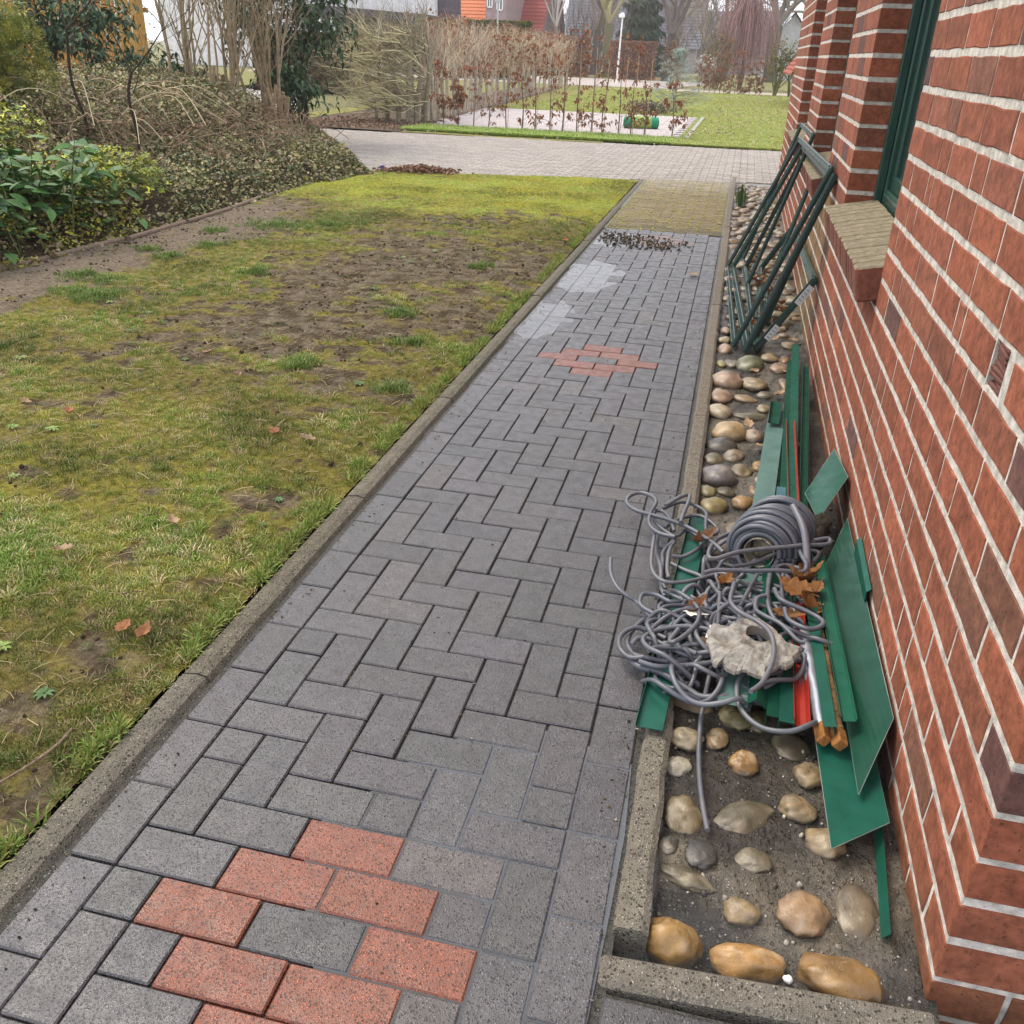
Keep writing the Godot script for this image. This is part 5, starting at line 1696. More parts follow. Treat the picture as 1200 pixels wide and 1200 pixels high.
func hornbeam() -> void:
	var t := thing("hornbeam", "large sprawling leafless hornbeam at the near end of the tall hedge", "tree", Vector3(-5.5, 0, -17.9))
	var pale := Color(0.42, 0.37, 0.26)
	for s: Array in [[0.0, 0.06, 0.08, 0.02], [0.12, 0.0, 0.055, 0.12], [-0.25, 0.05, 0.05, -0.1], [-0.55, -0.1, 0.045, -0.15], [-0.75, 0.0, 0.035, -0.25], [0.25, -0.15, 0.05, 0.1]]:
		var mb := MB.new()
		mb.col = vary(pale, 0.12)
		var top := Vector3(s[0] + s[3], 0.95, s[1])
		mb.tube(spline([Vector3(s[0], -0.02, s[1]), Vector3(s[0] + 0.01, 0.3, s[1]), top], 4), [s[2] * 1.35, s[2] * 1.15, s[2] * 1.05, s[2], s[2], s[2], s[2] * 0.95, s[2] * 0.9, s[2] * 0.85], 9)
		for k in 3:
			branch(mb, top, Vector3(rr(-0.4, 0.35), 1, rr(-0.3, 0.3)).normalized(), rr(0.5, 0.7), s[2] * 0.6, 2, 0.25, [], 3, 0.08)
		obj("trunk", mb, M.bark, t)
	var tw := MB.new()
	for i in 270:
		tw.col = vary(Color(0.46, 0.41, 0.24) if rng.randf() < 0.7 else Color(0.24, 0.18, 0.12), 0.2)
		var y := rr(0.12, 1.6)
		var x := -rr(0.0, 1.1)
		if rng.randf() < 0.25: x = rr(0.0, 0.5)
		var d := Vector3(-rr(0.3, 1.2), rr(-0.25, 0.5), rr(-0.7, 0.8)).normalized()
		branch(tw, Vector3(x * 0.75, y, rr(-0.4, 0.4)), d, rr(0.35, 0.75), rr(0.007, 0.013), 2, 0.3, [], 3, 0.02)
	obj("twigs", tw, M.twig, t)

func hedge_row() -> void:
	# a tall hornbeam hedge, bare at the foot, running away from the lane
	var t := thing("hornbeam_hedge", "tall trimmed hornbeam hedge with bare trunks running away from the lane", "hedge", Vector3(-5.35, 0, -18.2))
	var run := Vector3(-1.75, 0, -26.0)
	for i in 62:
		var s := pow(i / 61.0, 1.25)
		var p := run * s + Vector3(rr(-0.1, 0.1), 0, rr(-0.12, 0.12))
		var mb := MB.new()
		mb.col = vary(Color(0.6, 0.51, 0.39), 0.16)
		var r := rr(0.028, 0.05)
		var h := rr(0.75, 1.15)
		var top := p + Vector3(rr(-0.08, 0.08), h, rr(-0.08, 0.08))
		mb.tube([p, p.lerp(top, 0.3) + Vector3(rr(-0.02, 0.02), 0, rr(-0.02, 0.02)), p.lerp(top, 0.7) + Vector3(rr(-0.03, 0.03), 0, rr(-0.02, 0.02)), top], [r * 1.4, r, r * 0.9, r * 0.8], 7, false)
		for k in 3:
			branch(mb, top, Vector3(rr(-0.45, 0.45), 1, rr(-0.5, 0.5)).normalized(), rr(0.35, 0.6), r * 0.55, 1, 0.25, [], 3, 0.15)
		obj("trunk", mb, M.bark, t)
	var tw := MB.new()
	for i in 1700:
		var s := rng.randf()
		tw.col = vary(Color(0.5, 0.41, 0.29) if rng.randf() < 0.6 else Color(0.32, 0.2, 0.13), 0.22)
		var p := run * s + Vector3(rr(-0.35, 0.35), rr(0.7, 1.6), rr(-0.2, 0.2))
		branch(tw, p, Vector3(rr(-0.8, 0.8), rr(0.3, 1.3), rr(-0.6, 0.6)).normalized(), rr(0.2, 0.4), rr(0.006, 0.01), 1, 0.3, [], 3, 0.12)
	stuff(obj("twigs", tw, M.twig, t))
	var lf := MB.new()
	lf.leaf(Vector3.ZERO, Vector3(0, 0, 1), Vector3.UP, 0.07, 0.045, 0.3, 0.3)
	var where := []
	var tints := []
	for i in 10500:
		var s := rng.randf()
		var p := run * s + Vector3(rr(-0.4, 0.4), rr(0.75, 2.0), rr(-0.2, 0.2))
		if noise_a.get_noise_3dv(p * 60.0) < 0.05: continue
		where.append(Transform3D(Basis.from_euler(Vector3(rr(-1, 1), rr(0, TAU), rr(-1, 1))).scaled(Vector3.ONE * rr(0.8, 1.3)), p))
		tints.append(vary(Color(0.42, 0.21, 0.13) if rng.randf() < 0.7 else Color(0.5, 0.34, 0.21), 0.25))
	scatter("dead_leaves", lf.mesh(M.dry_leaf), where, tints, t)

func young_beech(called: String, label: String, at: Vector3, height: float, leaves: int, stake: bool) -> Node3D:
	var t := thing(called, label, "sapling", at)
	var mb := MB.new()
	mb.col = vary(Color(0.13, 0.1, 0.08), 0.15)
	var lean := Vector3(rr(-0.08, 0.08), 0, rr(-0.05, 0.05))
	var pts := spline([Vector3.ZERO, Vector3(rr(-0.02, 0.02), height * 0.3, 0), Vector3(rr(-0.03, 0.03), height * 0.65, 0) + lean * 0.6, Vector3(0, height, 0) + lean], 4)
	var rad := []
	for i in pts.size(): rad.append(lerpf(0.013, 0.003, float(i) / pts.size()))
	mb.tube(pts, rad, 5, false)
	var tips := []
	for i in int(height * 11):
		var p: Vector3 = pts[1 + rng.randi() % (pts.size() - 1)]
		branch(mb, p, Vector3(rr(-1, 1), rr(0.1, 0.8), rr(-1, 1)).normalized(), rr(0.1, 0.24), 0.004, 1, 0.25, tips, 3, 0.05)
	obj("stem", mb, M.twig, t)
	var lf := MB.new()
	lf.leaf(Vector3.ZERO, Vector3(0, 0, 1), Vector3.UP, 0.058, 0.038, 0.4, 0.4)
	var where := []
	var tints := []
	for i in int(leaves * 1.5):
		if tips.is_empty(): break
		var q: Array = tips[int(tips.size() * rng.randf())]
		where.append(Transform3D(Basis.from_euler(Vector3(rr(-0.4, 1.4), rr(0, TAU), rr(-1, 1))).scaled(Vector3.ONE * rr(0.8, 1.3)), q[0] + Vector3(rr(-1, 1), rr(-1, 1), rr(-1, 1)) * 0.03))
		tints.append(vary(Color(0.46, 0.21, 0.12) if rng.randf() < 0.7 else Color(0.42, 0.24, 0.13), 0.25))
	if where.size(): scatter("dead_leaves", lf.mesh(M.dry_leaf), where, tints, t)
	if stake:
		var sk := MB.new()
		sk.col = Color(0.45, 0.33, 0.2)
		sk.tube([Vector3(0.03, 0, 0.02), Vector3(0.04 + rr(-0.04, 0.06), height * rr(0.85, 1.05), 0.02)], 0.0065, 5)
		obj("stake", sk, M.twig, t)
	return t

func saplings() -> void:
	# x, height, leaves, stake, what sets it apart
	var row := [[-4.72, 1.0, 150, false, "beech sapling with a dense russet clump, leftmost of the row by the lane"],
		[-4.42, 0.85, 260, false, "bushy beech sapling full of russet leaves, second from the left by the lane"],
		[-4.12, 0.9, 60, false, "thin beech sapling, third from the left by the lane"],
		[-3.83, 1.0, 30, false, "nearly leafless thin beech sapling, fourth from the left by the lane"],
		[-3.47, 1.45, 110, true, "tall staked beech sapling, fifth from the left by the lane"],
		[-3.18, 1.3, 80, true, "staked beech sapling with a bright pale cane, sixth from the left by the lane"],
		[-2.9, 1.4, 90, true, "staked beech sapling, seventh from the left by the lane"],
		[-2.62, 1.4, 100, true, "staked beech sapling left of the middle of the row by the lane"],
		[-2.36, 1.55, 90, true, "tall staked beech sapling near the middle of the row by the lane"],
		[-2.1, 1.6, 100, true, "tallest staked beech sapling in the row by the lane"],
		[-1.83, 1.45, 110, true, "staked beech sapling right of the tallest in the row by the lane"],
		[-1.6, 1.4, 80, true, "staked beech sapling left of the green roll, second from it"],
		[-1.3, 1.5, 60, true, "staked beech sapling just left of the green roll"],
		[-1.07, 1.35, 70, true, "staked beech sapling in front of the green roll"],
		[-0.82, 1.45, 130, true, "staked beech sapling at the right end of the green roll"],
		[-0.3, 0.85, 120, false, "short beech sapling standing alone at the yard's right corner"]]
	for s: Array in row:
		var t := young_beech("beech_sapling", s[4], Vector3(s[0], 0, -17.62 + rr(-0.08, 0.08)), s[1], s[2], s[3])
		t.set_meta("group", "young beech saplings along the lane")

func clipped(called: String, label: String, a: Vector3, b: Vector3, h: float, w: float, tones: Array, count: int) -> void:
	var t := thing(called, label, "hedge", a, 0.0, "clipped hedges in the background")
	var core := MB.new()
	core.col = tones[1] * 0.7; core.col.a = 1.0
	var d := b - a
	core.box(d * 0.5 + Vector3(0, h * 0.48, 0), Vector3(absf(d.x) - 0.2, h * 0.9, w * 0.7), 0.1, Basis(Vector3.UP, atan2(-d.z, d.x)))
	obj("branches", core, M.soil, t)
	var lf := MB.new()
	for k in 3:
		lf.leaf(Vector3(k * 0.05, 0, 0), Vector3(sin(k * 2.1), 0.3, cos(k * 2.1)).normalized(), Vector3.UP, 0.1, 0.06, 0.3, 0.2)
	var where := []
	var tints := []
	var side := d.normalized().cross(Vector3.UP)
	for i in count:
		var s := rng.randf()
		var y := rr(0.05, h)
		var o := (0.5 if rng.randf() < 0.75 else rr(-0.5, 0.5)) * w
		if rng.randf() < 0.3: y = h
		var p := d * s + Vector3(0, y + rr(-0.06, 0.05), 0) + side * (o + rr(-0.08, 0.05)) * signf(side.z)
		where.append(Transform3D(Basis.from_euler(Vector3(rr(-1, 1), rr(0, TAU), rr(-1, 1))).scaled(Vector3.ONE * rr(0.8, 1.4)), p))
		tints.append(vary(tones[rng.randi() % tones.size()], 0.22))
	scatter("foliage", lf.mesh(M.dry_leaf), where, tints, t)

func lamp(called: String, label: String, at: Vector3, h: float, tone: Color, square: bool) -> void:
	var t := thing(called, label, "street lamp", at, 0.0, "street lamps in the background")
	var mb := MB.new()
	mb.col = tone
	mb.tube([Vector3.ZERO, Vector3(0, h * 0.3, 0), Vector3(0.04 if square else 0.0, h, 0)], [0.06, 0.045, 0.035], 8)
	obj("post", mb, M.plain, t)
	mb = MB.new()
	mb.col = tone
	if square:
		mb.box(Vector3(0, h + 0.04, 0), Vector3(0.28, 0.16, 0.2), 0.03)
		mb.box(Vector3(0.02, h + 0.15, 0), Vector3(0.18, 0.07, 0.16), 0.02)
	else:
		mb.tube([Vector3(0, h, 0), Vector3(0, h + 0.06, 0), Vector3(0, h + 0.2, 0)], [0.05, 0.13, 0.13], 10)
		mb.tube([Vector3(0, h + 0.2, 0), Vector3(0, h + 0.25, 0), Vector3(0, h + 0.33, 0)], [0.17, 0.15, 0.02], 10)
	obj("lantern", mb, M.plain, t)

func tree(called: String, label: String, at: Vector3, h: float, r: float, tone: Color, depth: int) -> void:
	var t := thing(called, label, "tree", at, 0.0, "bare trees in the background")
	var mb := MB.new()
	mb.col = tone
	var fork := Vector3(rr(-0.2, 0.2), h * 0.28, rr(-0.2, 0.2))
	mb.tube(spline([Vector3.ZERO, fork * 0.5 + Vector3(rr(-0.1, 0.1), 0, 0), fork], 4), [r * 1.3, r * 1.12, r * 1.05, r, r, r * 0.97, r * 0.94, r * 0.92, r * 0.9], 9, false)
	obj("trunk", mb, M.bark, t)
	mb = MB.new()
	mb.col = tone * 1.15; mb.col.a = 1.0
	for k in 4:
		var a := k * 1.6 + rr(-0.4, 0.4)
		branch(mb, fork, Vector3(cos(a) * rr(0.3, 0.8), 1, sin(a) * rr(0.3, 0.8)).normalized(), h * rr(0.28, 0.36), r * rr(0.45, 0.62), depth, 0.25, [], 4, 0.06)
	obj("crown", mb, M.twig, t)

func conifer(called: String, label: String, at: Vector3, h: float, w: float, tones: Array) -> void:
	var t := thing(called, label, "conifer", at)
	var mb := MB.new()
	mb.col = Color(0.12, 0.09, 0.07)
	mb.tube([Vector3.ZERO, Vector3(0, h * 0.5, 0), Vector3(0, h, 0)], [0.2, 0.12, 0.02], 7)
	obj("trunk", mb, M.bark, t)
	var lf := MB.new()
	for k in 5:
		lf.leaf(Vector3(0, 0, 0.1 * k), Vector3(sin(k * 2.0) * 0.7, -0.2, 0.7).normalized(), Vector3.UP, 0.35, 0.12, 0.2, 0.3)
	var where := []
	var tints := []
	for i in 4200:
		var y := h * (1.0 - pow(rng.randf(), 0.6))
		var a := rr(0, TAU)
		var tier := 0.75 + 0.25 * sin(y * 7.0)
		var rad := w * (1.0 - y / h) * tier * pow(rng.randf(), 0.4) + 0.05
		where.append(Transform3D(Basis.from_euler(Vector3(0.35, PI * 0.5 - a, rr(-0.3, 0.3))).scaled(Vector3.ONE * rr(0.7, 1.3)), Vector3(cos(a) * rad, y, sin(a) * rad)))
		tints.append(vary(tones[rng.randi() % tones.size()], 0.25))
	scatter("crown", lf.mesh(M.leaf), where, tints, t)

func weeping() -> void:
	var t := thing("weeping_tree", "weeping tree with hanging purplish brown twigs beyond the far row", "tree", Vector3(0.55, 0, -50))
	var mb := MB.new()
	mb.col = Color(0.2, 0.16, 0.14)
	mb.tube(spline([Vector3.ZERO, Vector3(0.1, 1.4, 0), Vector3(0.0, 2.6, 0)], 4), 0.12, 8, false)
	obj("trunk", mb, M.bark, t)
	mb = MB.new()
	for i in 330:
		mb.col = vary(Color(0.3, 0.185, 0.17), 0.2)
		var a := rr(0, TAU)
		var reach := rr(0.3, 1.5)
		var top := 2.6 + rr(0.0, 1.9) * (1.0 - reach * 0.25)
		var p1 := Vector3(cos(a) * reach * 0.5, top + 0.2, sin(a) * reach * 0.5)
		var p2 := Vector3(cos(a) * reach, top - 0.2, sin(a) * reach)
		var p3 := Vector3(cos(a) * reach * 1.12, rr(0.7, top - 0.8), sin(a) * reach * 1.12)
		mb.tube(spline([Vector3(0, 2.3, 0), p1, p2, p3], 3), rr(0.008, 0.014), 3, false)
		for k in 4:
			var q := p2.lerp(p3, rng.randf())
			mb.tube([q, q + Vector3(rr(-0.15, 0.15), -rr(0.2, 0.5), rr(-0.15, 0.15))], 0.007, 3, false)
	obj("crown", mb, M.twig, t)

# ---------------------------------------------------------------- houses across the street
func gable_house(called: String, label: String, at: Vector3, w: float, d: float, eave: float, ridge: float, wall_c: Color, roof_c: Color, turn := 0.0, ridge_along := true) -> Node3D:
	var t := thing(called, label, "house", at, turn, "houses across the street")
	var mb := MB.new()
	mb.col = wall_c
	mb.box(Vector3(0, eave * 0.5, -d * 0.5), Vector3(w, eave, d))
	var hw := w * 0.5
	var o := Vector3(0, eave * 0.6, -d * 0.5)
	if ridge_along:   # ridge parallel to the front
		for s: float in [-1.0, 1.0]:
			mb.trio(o, Vector3(s * hw, eave, 0), Vector3(s * hw, ridge, -d * 0.5), Vector3(s * hw, eave, -d))
	else:
		for zz: float in [0.0, -d]:
			mb.trio(o, Vector3(-hw, eave, zz), Vector3(0, ridge, zz), Vector3(hw, eave, zz))
	obj("wall", mb, M.plaster, t)
	var rf := MB.new()
	rf.col = roof_c
	var k := 0.35
	for s: float in [-1.0, 1.0]:
		var a: Vector3; var b: Vector3; var c: Vector3; var e: Vector3
		if ridge_along:
			var zz := k if s > 0.0 else -d - k
			a = Vector3(-hw - k, eave - 0.25, zz); b = Vector3(hw + k, eave - 0.25, zz)
			c = Vector3(hw + k, ridge + 0.1, -d * 0.5); e = Vector3(-hw - k, ridge + 0.1, -d * 0.5)
		else:
			a = Vector3(s * (hw + k), eave - 0.25, k); b = Vector3(s * (hw + k), eave - 0.25, -d - k)
			c = Vector3(0, ridge + 0.1, -d - k); e = Vector3(0, ridge + 0.1, k)
		# tiles in courses, each lapping the one below
		var rows := 22
		for i in rows:
			var t0 := float(i) / rows
			var t1 := float(i + 1) / rows
			var lift := (Vector3(0, 0.05, 0))
			rf.col = vary(roof_c, 0.06)
			rf.quado(o, a.lerp(e, t0) + lift, b.lerp(c, t0) + lift, b.lerp(c, t1), a.lerp(e, t1))
			rf.quado(o, a.lerp(e, t0), b.lerp(c, t0), b.lerp(c, t0) + lift, a.lerp(e, t0) + lift)
	obj("roof", rf, M.roof, t)
	return t

func add_window(t: Node3D, at: Vector3, w: float, h: float) -> void:
	var mb := MB.new()
	mb.col = Color(0.8, 0.8, 0.78)
	mb.box(at + Vector3(0, h * 0.5, 0.01), Vector3(w, 0.08, 0.08)); mb.box(at + Vector3(0, -h * 0.5, 0.01), Vector3(w, 0.08, 0.08))
	for s: float in [-1.0, 0.0, 1.0]: mb.box(at + Vector3(s * w * 0.5, 0, 0.012), Vector3(0.07, h - 0.08, 0.076))
	var f := obj("window", mb, M.plain, t)
	mb = MB.new()
	mb.col = Color(0.1, 0.11, 0.12)
	mb.box(at + Vector3(0, 0, 0.004), Vector3(w - 0.04, h - 0.04, 0.03))
	obj("pane", mb, M.dark_metal, f)

func street_houses() -> void:
	# the white bungalow with a dark flat fascia
	var t := thing("white_bungalow", "white house with a dark flat roofed carport behind the hornbeam", "house", Vector3(-24.4, 0, -55.2), 0.0, "houses across the street")
	var mb := MB.new()
	mb.col = Color(0.98, 0.95, 0.93)
	mb.box(Vector3(-4.2, 2.6, -0.2), Vector3(8.6, 5.2, 5.0))
	mb.box(Vector3(3.6, 3.2, -1.5), Vector3(7.0, 6.4, 2.0))
	obj("wall", mb, M.plaster, t)
	mb = MB.new()
	mb.col = Color(0.1, 0.09, 0.095)
	mb.box(Vector3(3.75, 2.95, 1.0), Vector3(7.6, 0.4, 3.2), 0.02, Basis(Vector3(0, 0, 1), -0.05))
	obj("roof", mb, M.plaster, t)
	mb = MB.new()
	mb.col = Color(0.16, 0.14, 0.13)
	mb.box(Vector3(3.75, 1.35, -0.4), Vector3(7.4, 2.7, 0.2))
	obj("garage_wall", mb, M.plaster, t)
	mb = MB.new()
	mb.col = Color(0.8, 0.78, 0.76)
	for x: float in [1.4, 2.2, 5.0]: mb.box(Vector3(x, 1.35, 2.2), Vector3(0.18, 2.7, 0.18))
	obj("post", mb, M.plain, t)
	# dark slate hung block beside it
	t = thing("slate_house", "dark slate brick house beside the white bungalow", "house", Vector3(-17.75, 0, -57), 0.0, "houses across the street")
	mb = MB.new()
	mb.col = Color(0.15, 0.12, 0.15)
	for i in 40:
		mb.col = vary(Color(0.16, 0.13, 0.15), 0.12)
		mb.box(Vector3(0, 0.075 + i * 0.15, -1.5), Vector3(2.0, 0.145, 3.0), 0.01)
	obj("wall", mb, M.plaster, t)
	add_window(t, Vector3(0.05, 4.1, 0.0), 0.5, 0.9)
	gable_house("brick_gable_house", "mauve brick house with bright orange tiled roof", Vector3(-18.0, 0, -66), 4.6, 8.0, 2.8, 7.2, Color(0.5, 0.36, 0.36), Color(0.85, 0.27, 0.12), 0.0, true)
	var g2 := gable_house("brick_gable_house", "mauve brick gable with white verge right of the orange roof", Vector3(-15.55, 0, -64), 1.35, 8.0, 6.0, 7.0, Color(0.58, 0.42, 0.41), Color(0.3, 0.14, 0.13), 0.0, false)
	add_window(g2, Vector3(-0.42, 4.2, 0.02), 0.3, 0.8)
	add_window(g2, Vector3(0.25, 4.1, 0.02), 0.35, 0.9)
	gable_house("brick_gable_house", "house with a dark red tiled roof above the conifer hedge", Vector3(-14.7, 0, -68), 2.4, 8.0, 2.8, 7.6, Color(0.6, 0.46, 0.45), Color(0.5, 0.12, 0.1), 0.0, true)
	gable_house("grey_house", "hazy house with a large grey roof behind the bare trees", Vector3(-10.0, 0, -92), 12.0, 9.0, 2.2, 7.5, Color(0.5, 0.46, 0.44), Color(0.25, 0.24, 0.28), 0.0, true)
	gable_house("grey_house", "low hazy house with a bluish grey roof beyond the far hedge", Vector3(-1.5, 0, -95), 9.0, 8.0, 2.2, 5.2, Color(0.5, 0.46, 0.44), Color(0.27, 0.26, 0.31), 0.0, true)
	gable_house("white_gable_house", "white house with a pointed gable seen past the brick wall", Vector3(3.6, 0, -75), 3.4, 8.0, 2.3, 4.3, Color(0.8, 0.8, 0.82), Color(0.25, 0.24, 0.25), 0.0, false)
	gable_house("red_roof_house", "low house with a steep red tiled roof beside the brick wall", Vector3(4.1, 0, -31), 3.2, 6.0, 1.2, 3.6, Color(0.5, 0.42, 0.36), Color(0.42, 0.11, 0.07), 0.0, false)

# ---------------------------------------------------------------- metal frames leaning on the wall
func bar(t: Node3D, a: Vector3, b: Vector3, w: float, th: float, inward: Vector3, tone: Color, ext := 0.5) -> void:
	# one mitred length of frame: a box from a to b, w wide in the frame's plane, with a raised rib
	var mb := MB.new()
	mb.col = vary(tone, 0.1)
	var d := (b - a).normalized()
	var nrm := d.cross(inward).normalized()
	var inn := nrm.cross(d).normalized()
	if inn.dot(inward) < 0.0: inn = -inn
	var bs := Basis(d, inn, d.cross(inn))
	var len := a.distance_to(b)
	mb.box((a + b) * 0.5 + inn * w * 0.5, Vector3(len - 0.002, w, th), 0.003, bs)
	mb.box((a + b) * 0.5 + inn * w * 0.22 + bs.z * (th * 0.5 + 0.0025), Vector3(len - 0.02, w * 0.26, 0.006), 0.002, bs)
	mb.box((a + b) * 0.5 + inn * w * 0.22 - bs.z * (th * 0.5 + 0.0025), Vector3(len - 0.02, w * 0.26, 0.006), 0.002, bs)
	obj("bar", mb, M.dark_metal, t)

func frame(label: String, bn: Vector3, bf: Vector3, tf: Vector3, tn: Vector3, w: float, th: float, tone: Color) -> Node3D:
	var t := thing("metal_framework", label, "frame", bn, 0.0, "metal frames leaning on the wall")
	var c := (bn + bf + tf + tn) * 0.25
	var p := [bn - bn, bf - bn, tf - bn, tn - bn]
	c -= bn
	for i in 4:
		var a: Vector3 = p[i]
		var b: Vector3 = p[(i + 1) % 4]
		var m := (a + b) * 0.5
		var inward := (c - m)
		inward -= (b - a).normalized() * inward.dot((b - a).normalized())
		var shrink := (b - a).normalized() * (w + 0.0005) if i % 2 == 0 else Vector3.ZERO
		bar(t, a + shrink, b - shrink, w, th, inward.normalized(), tone)
	return t

func frames() -> void:
	var green := Color(0.022, 0.062, 0.05)
	frame("tall dark green metal frame leaning on the wall, outermost of the nested frames", Vector3(1.06, -0.02, -4.19), Vector3(0.975, -0.015, -6.2), Vector3(1.355, 0.895, -6.33), Vector3(1.418, 0.9, -4.33), 0.034, 0.018, green)
	frame("tall dark green metal frame with the thickest near post of the nested frames", Vector3(1.125, -0.02, -4.12), Vector3(1.01, -0.015, -6.17), Vector3(1.385, 0.865, -6.3), Vector3(1.432, 0.872, -4.28), 0.045, 0.022, green)
	frame("tall dark green metal frame standing closest to the wall", Vector3(1.165, -0.02, -4.3), Vector3(1.105, -0.015, -6.22), Vector3(1.41, 0.83, -6.3), Vector3(1.44, 0.84, -4.4), 0.036, 0.018, green)
	frame("dark green metal frame farthest along the wall, behind the nested frames", Vector3(1.12, -0.02, -5.62), Vector3(1.085, -0.01, -6.5), Vector3(1.375, 0.96, -6.8), Vector3(1.415, 0.945, -5.95), 0.03, 0.016, green)
	frame("small narrow green metal frame inside the nested frames", Vector3(1.24, -0.02, -4.75), Vector3(1.25, -0.02, -5.6), Vector3(1.425, 0.69, -5.66), Vector3(1.438, 0.69, -4.82), 0.03, 0.016, green * 1.3)
	var low := frame("low green metal frame with pale stickers on its near bar", Vector3(1.175, -0.02, -4.16), Vector3(1.215, -0.015, -6.25), Vector3(1.405, 0.33, -6.2), Vector3(1.43, 0.365, -4.25), 0.036, 0.026, green * 1.2)
	# the two stickers: pale labels with a few grey lines of print
	var a := Vector3(0, 0, 0)
	var b := Vector3(0.255, 0.385, -0.09)
	for s: Array in [[0.17, 0.36], [0.66, 0.9]]:
		var m := a.lerp(b, (s[0] + s[1]) * 0.5)
		var d := (b - a).normalized()
		var bs := Basis(d, Vector3(0, 0, 1).cross(d).cross(d).normalized(), Vector3.ZERO)
		var zz := Vector3(0.12, -0.1, 1).normalized()
		zz = (zz - d * zz.dot(d)).normalized()
		bs = Basis(d, zz.cross(d), zz)
		var mb := MB.new()
		mb.col = Color(0.5, 0.51, 0.5)
		mb.box(m + bs.y * 0.0 + zz * 0.019, Vector3(a.distance_to(b) * (s[1] - s[0]), 0.03, 0.002), 0.0, bs)
		mb.box(m - bs.y * 0.021 + zz * 0.004, Vector3(a.distance_to(b) * (s[1] - s[0]), 0.002, 0.03), 0.0, bs)
		mb.col = Color(0.3, 0.31, 0.31)
		for i in 4:
			mb.box(m + d * (i - 1.5) * 0.02 + zz * 0.0207, Vector3(0.009, 0.02 - 0.004 * (i % 2), 0.001), 0.0, bs)
		obj("sticker", mb, M.plain, low)

# ---------------------------------------------------------------- sheet metal offcuts
func profile(called: String, label: String, cat: String, a: Vector3, b: Vector3, section: Array, tone: Color, group := "", roll := 0.0) -> Node3D:
	# folded sheet: an open polyline section (across, up), two millimetres thick, drawn out from a to b
	var t := thing(called, label, cat, a, 0.0, group)
	var d: Vector3 = (b - a)
	var f := d.normalized()
	var across := Vector3.UP.cross(-f).normalized()
	if across.x < 0.0: across = -across
	var up := f.cross(across)
	if up.y < 0.0: up = -up
	across = across.rotated(f, roll)
	up = up.rotated(f, roll)
	var mb := MB.new()
	mb.col = tone
	var th := 0.0016
	for i in section.size() - 1:
		var p: Vector2 = section[i]
		var q: Vector2 = section[i + 1]
		var e := (q - p).normalized()
		var n2 := Vector2(-e.y, e.x)
		var m2 := (p + q) * 0.5
		var bs := Basis(f, across * e.x + up * e.y, across * n2.x + up * n2.y)
		mb.box(d * 0.5 + across * m2.x + up * m2.y, Vector3(d.length(), p.distance_to(q) + th * 0.9, th), 0.0004, bs)
	obj("sheet", mb, M.green_metal, t)
	return t

func plate(label: String, corners: Array, tone: Color, hem := false) -> Node3D:
	var t := thing("metal_sheet", label, "metal sheet", corners[0], 0.0, "green sheet metal offcuts")
	var o: Vector3 = corners[0]
	var n := ((corners[1] - corners[0]) as Vector3).cross(corners[3] - corners[0]).normalized()
	var mb := MB.new()
	mb.col = tone
	var c := Vector3.ZERO
	var p := []
	for q: Vector3 in corners:
		p.append(q - o); c += (q - o) * 0.25
	var h := n * 0.001
	# a slightly dented plate
	var g := 8
	for s: float in [1.0, -1.0]:
		for i in g:
			for j in g:
				var k := []
				for uv: Vector2 in [Vector2(i, j), Vector2(i + 1, j), Vector2(i + 1, j + 1), Vector2(i, j + 1)]:
					var u := uv / g
					var top: Vector3 = p[3].lerp(p[2], u.x)
					var bot: Vector3 = p[0].lerp(p[1], u.x)
					var w: Vector3 = bot.lerp(top, u.y)
					k.append(w + h * s + n * 0.002 * noise_a.get_noise_3dv((w + o) * 350.0))
				if s > 0.0: mb.quad(k[3], k[2], k[1], k[0])
				else: mb.quad(k[0], k[1], k[2], k[3])
	mb.col = Color(0.3, 0.33, 0.31)
	for i in 4:
		var a: Vector3 = p[i]
		var b: Vector3 = p[(i + 1) % 4]
		mb.tube([a, b], 0.0013, 4)
	obj("sheet", mb, M.green_metal, t)
	return t

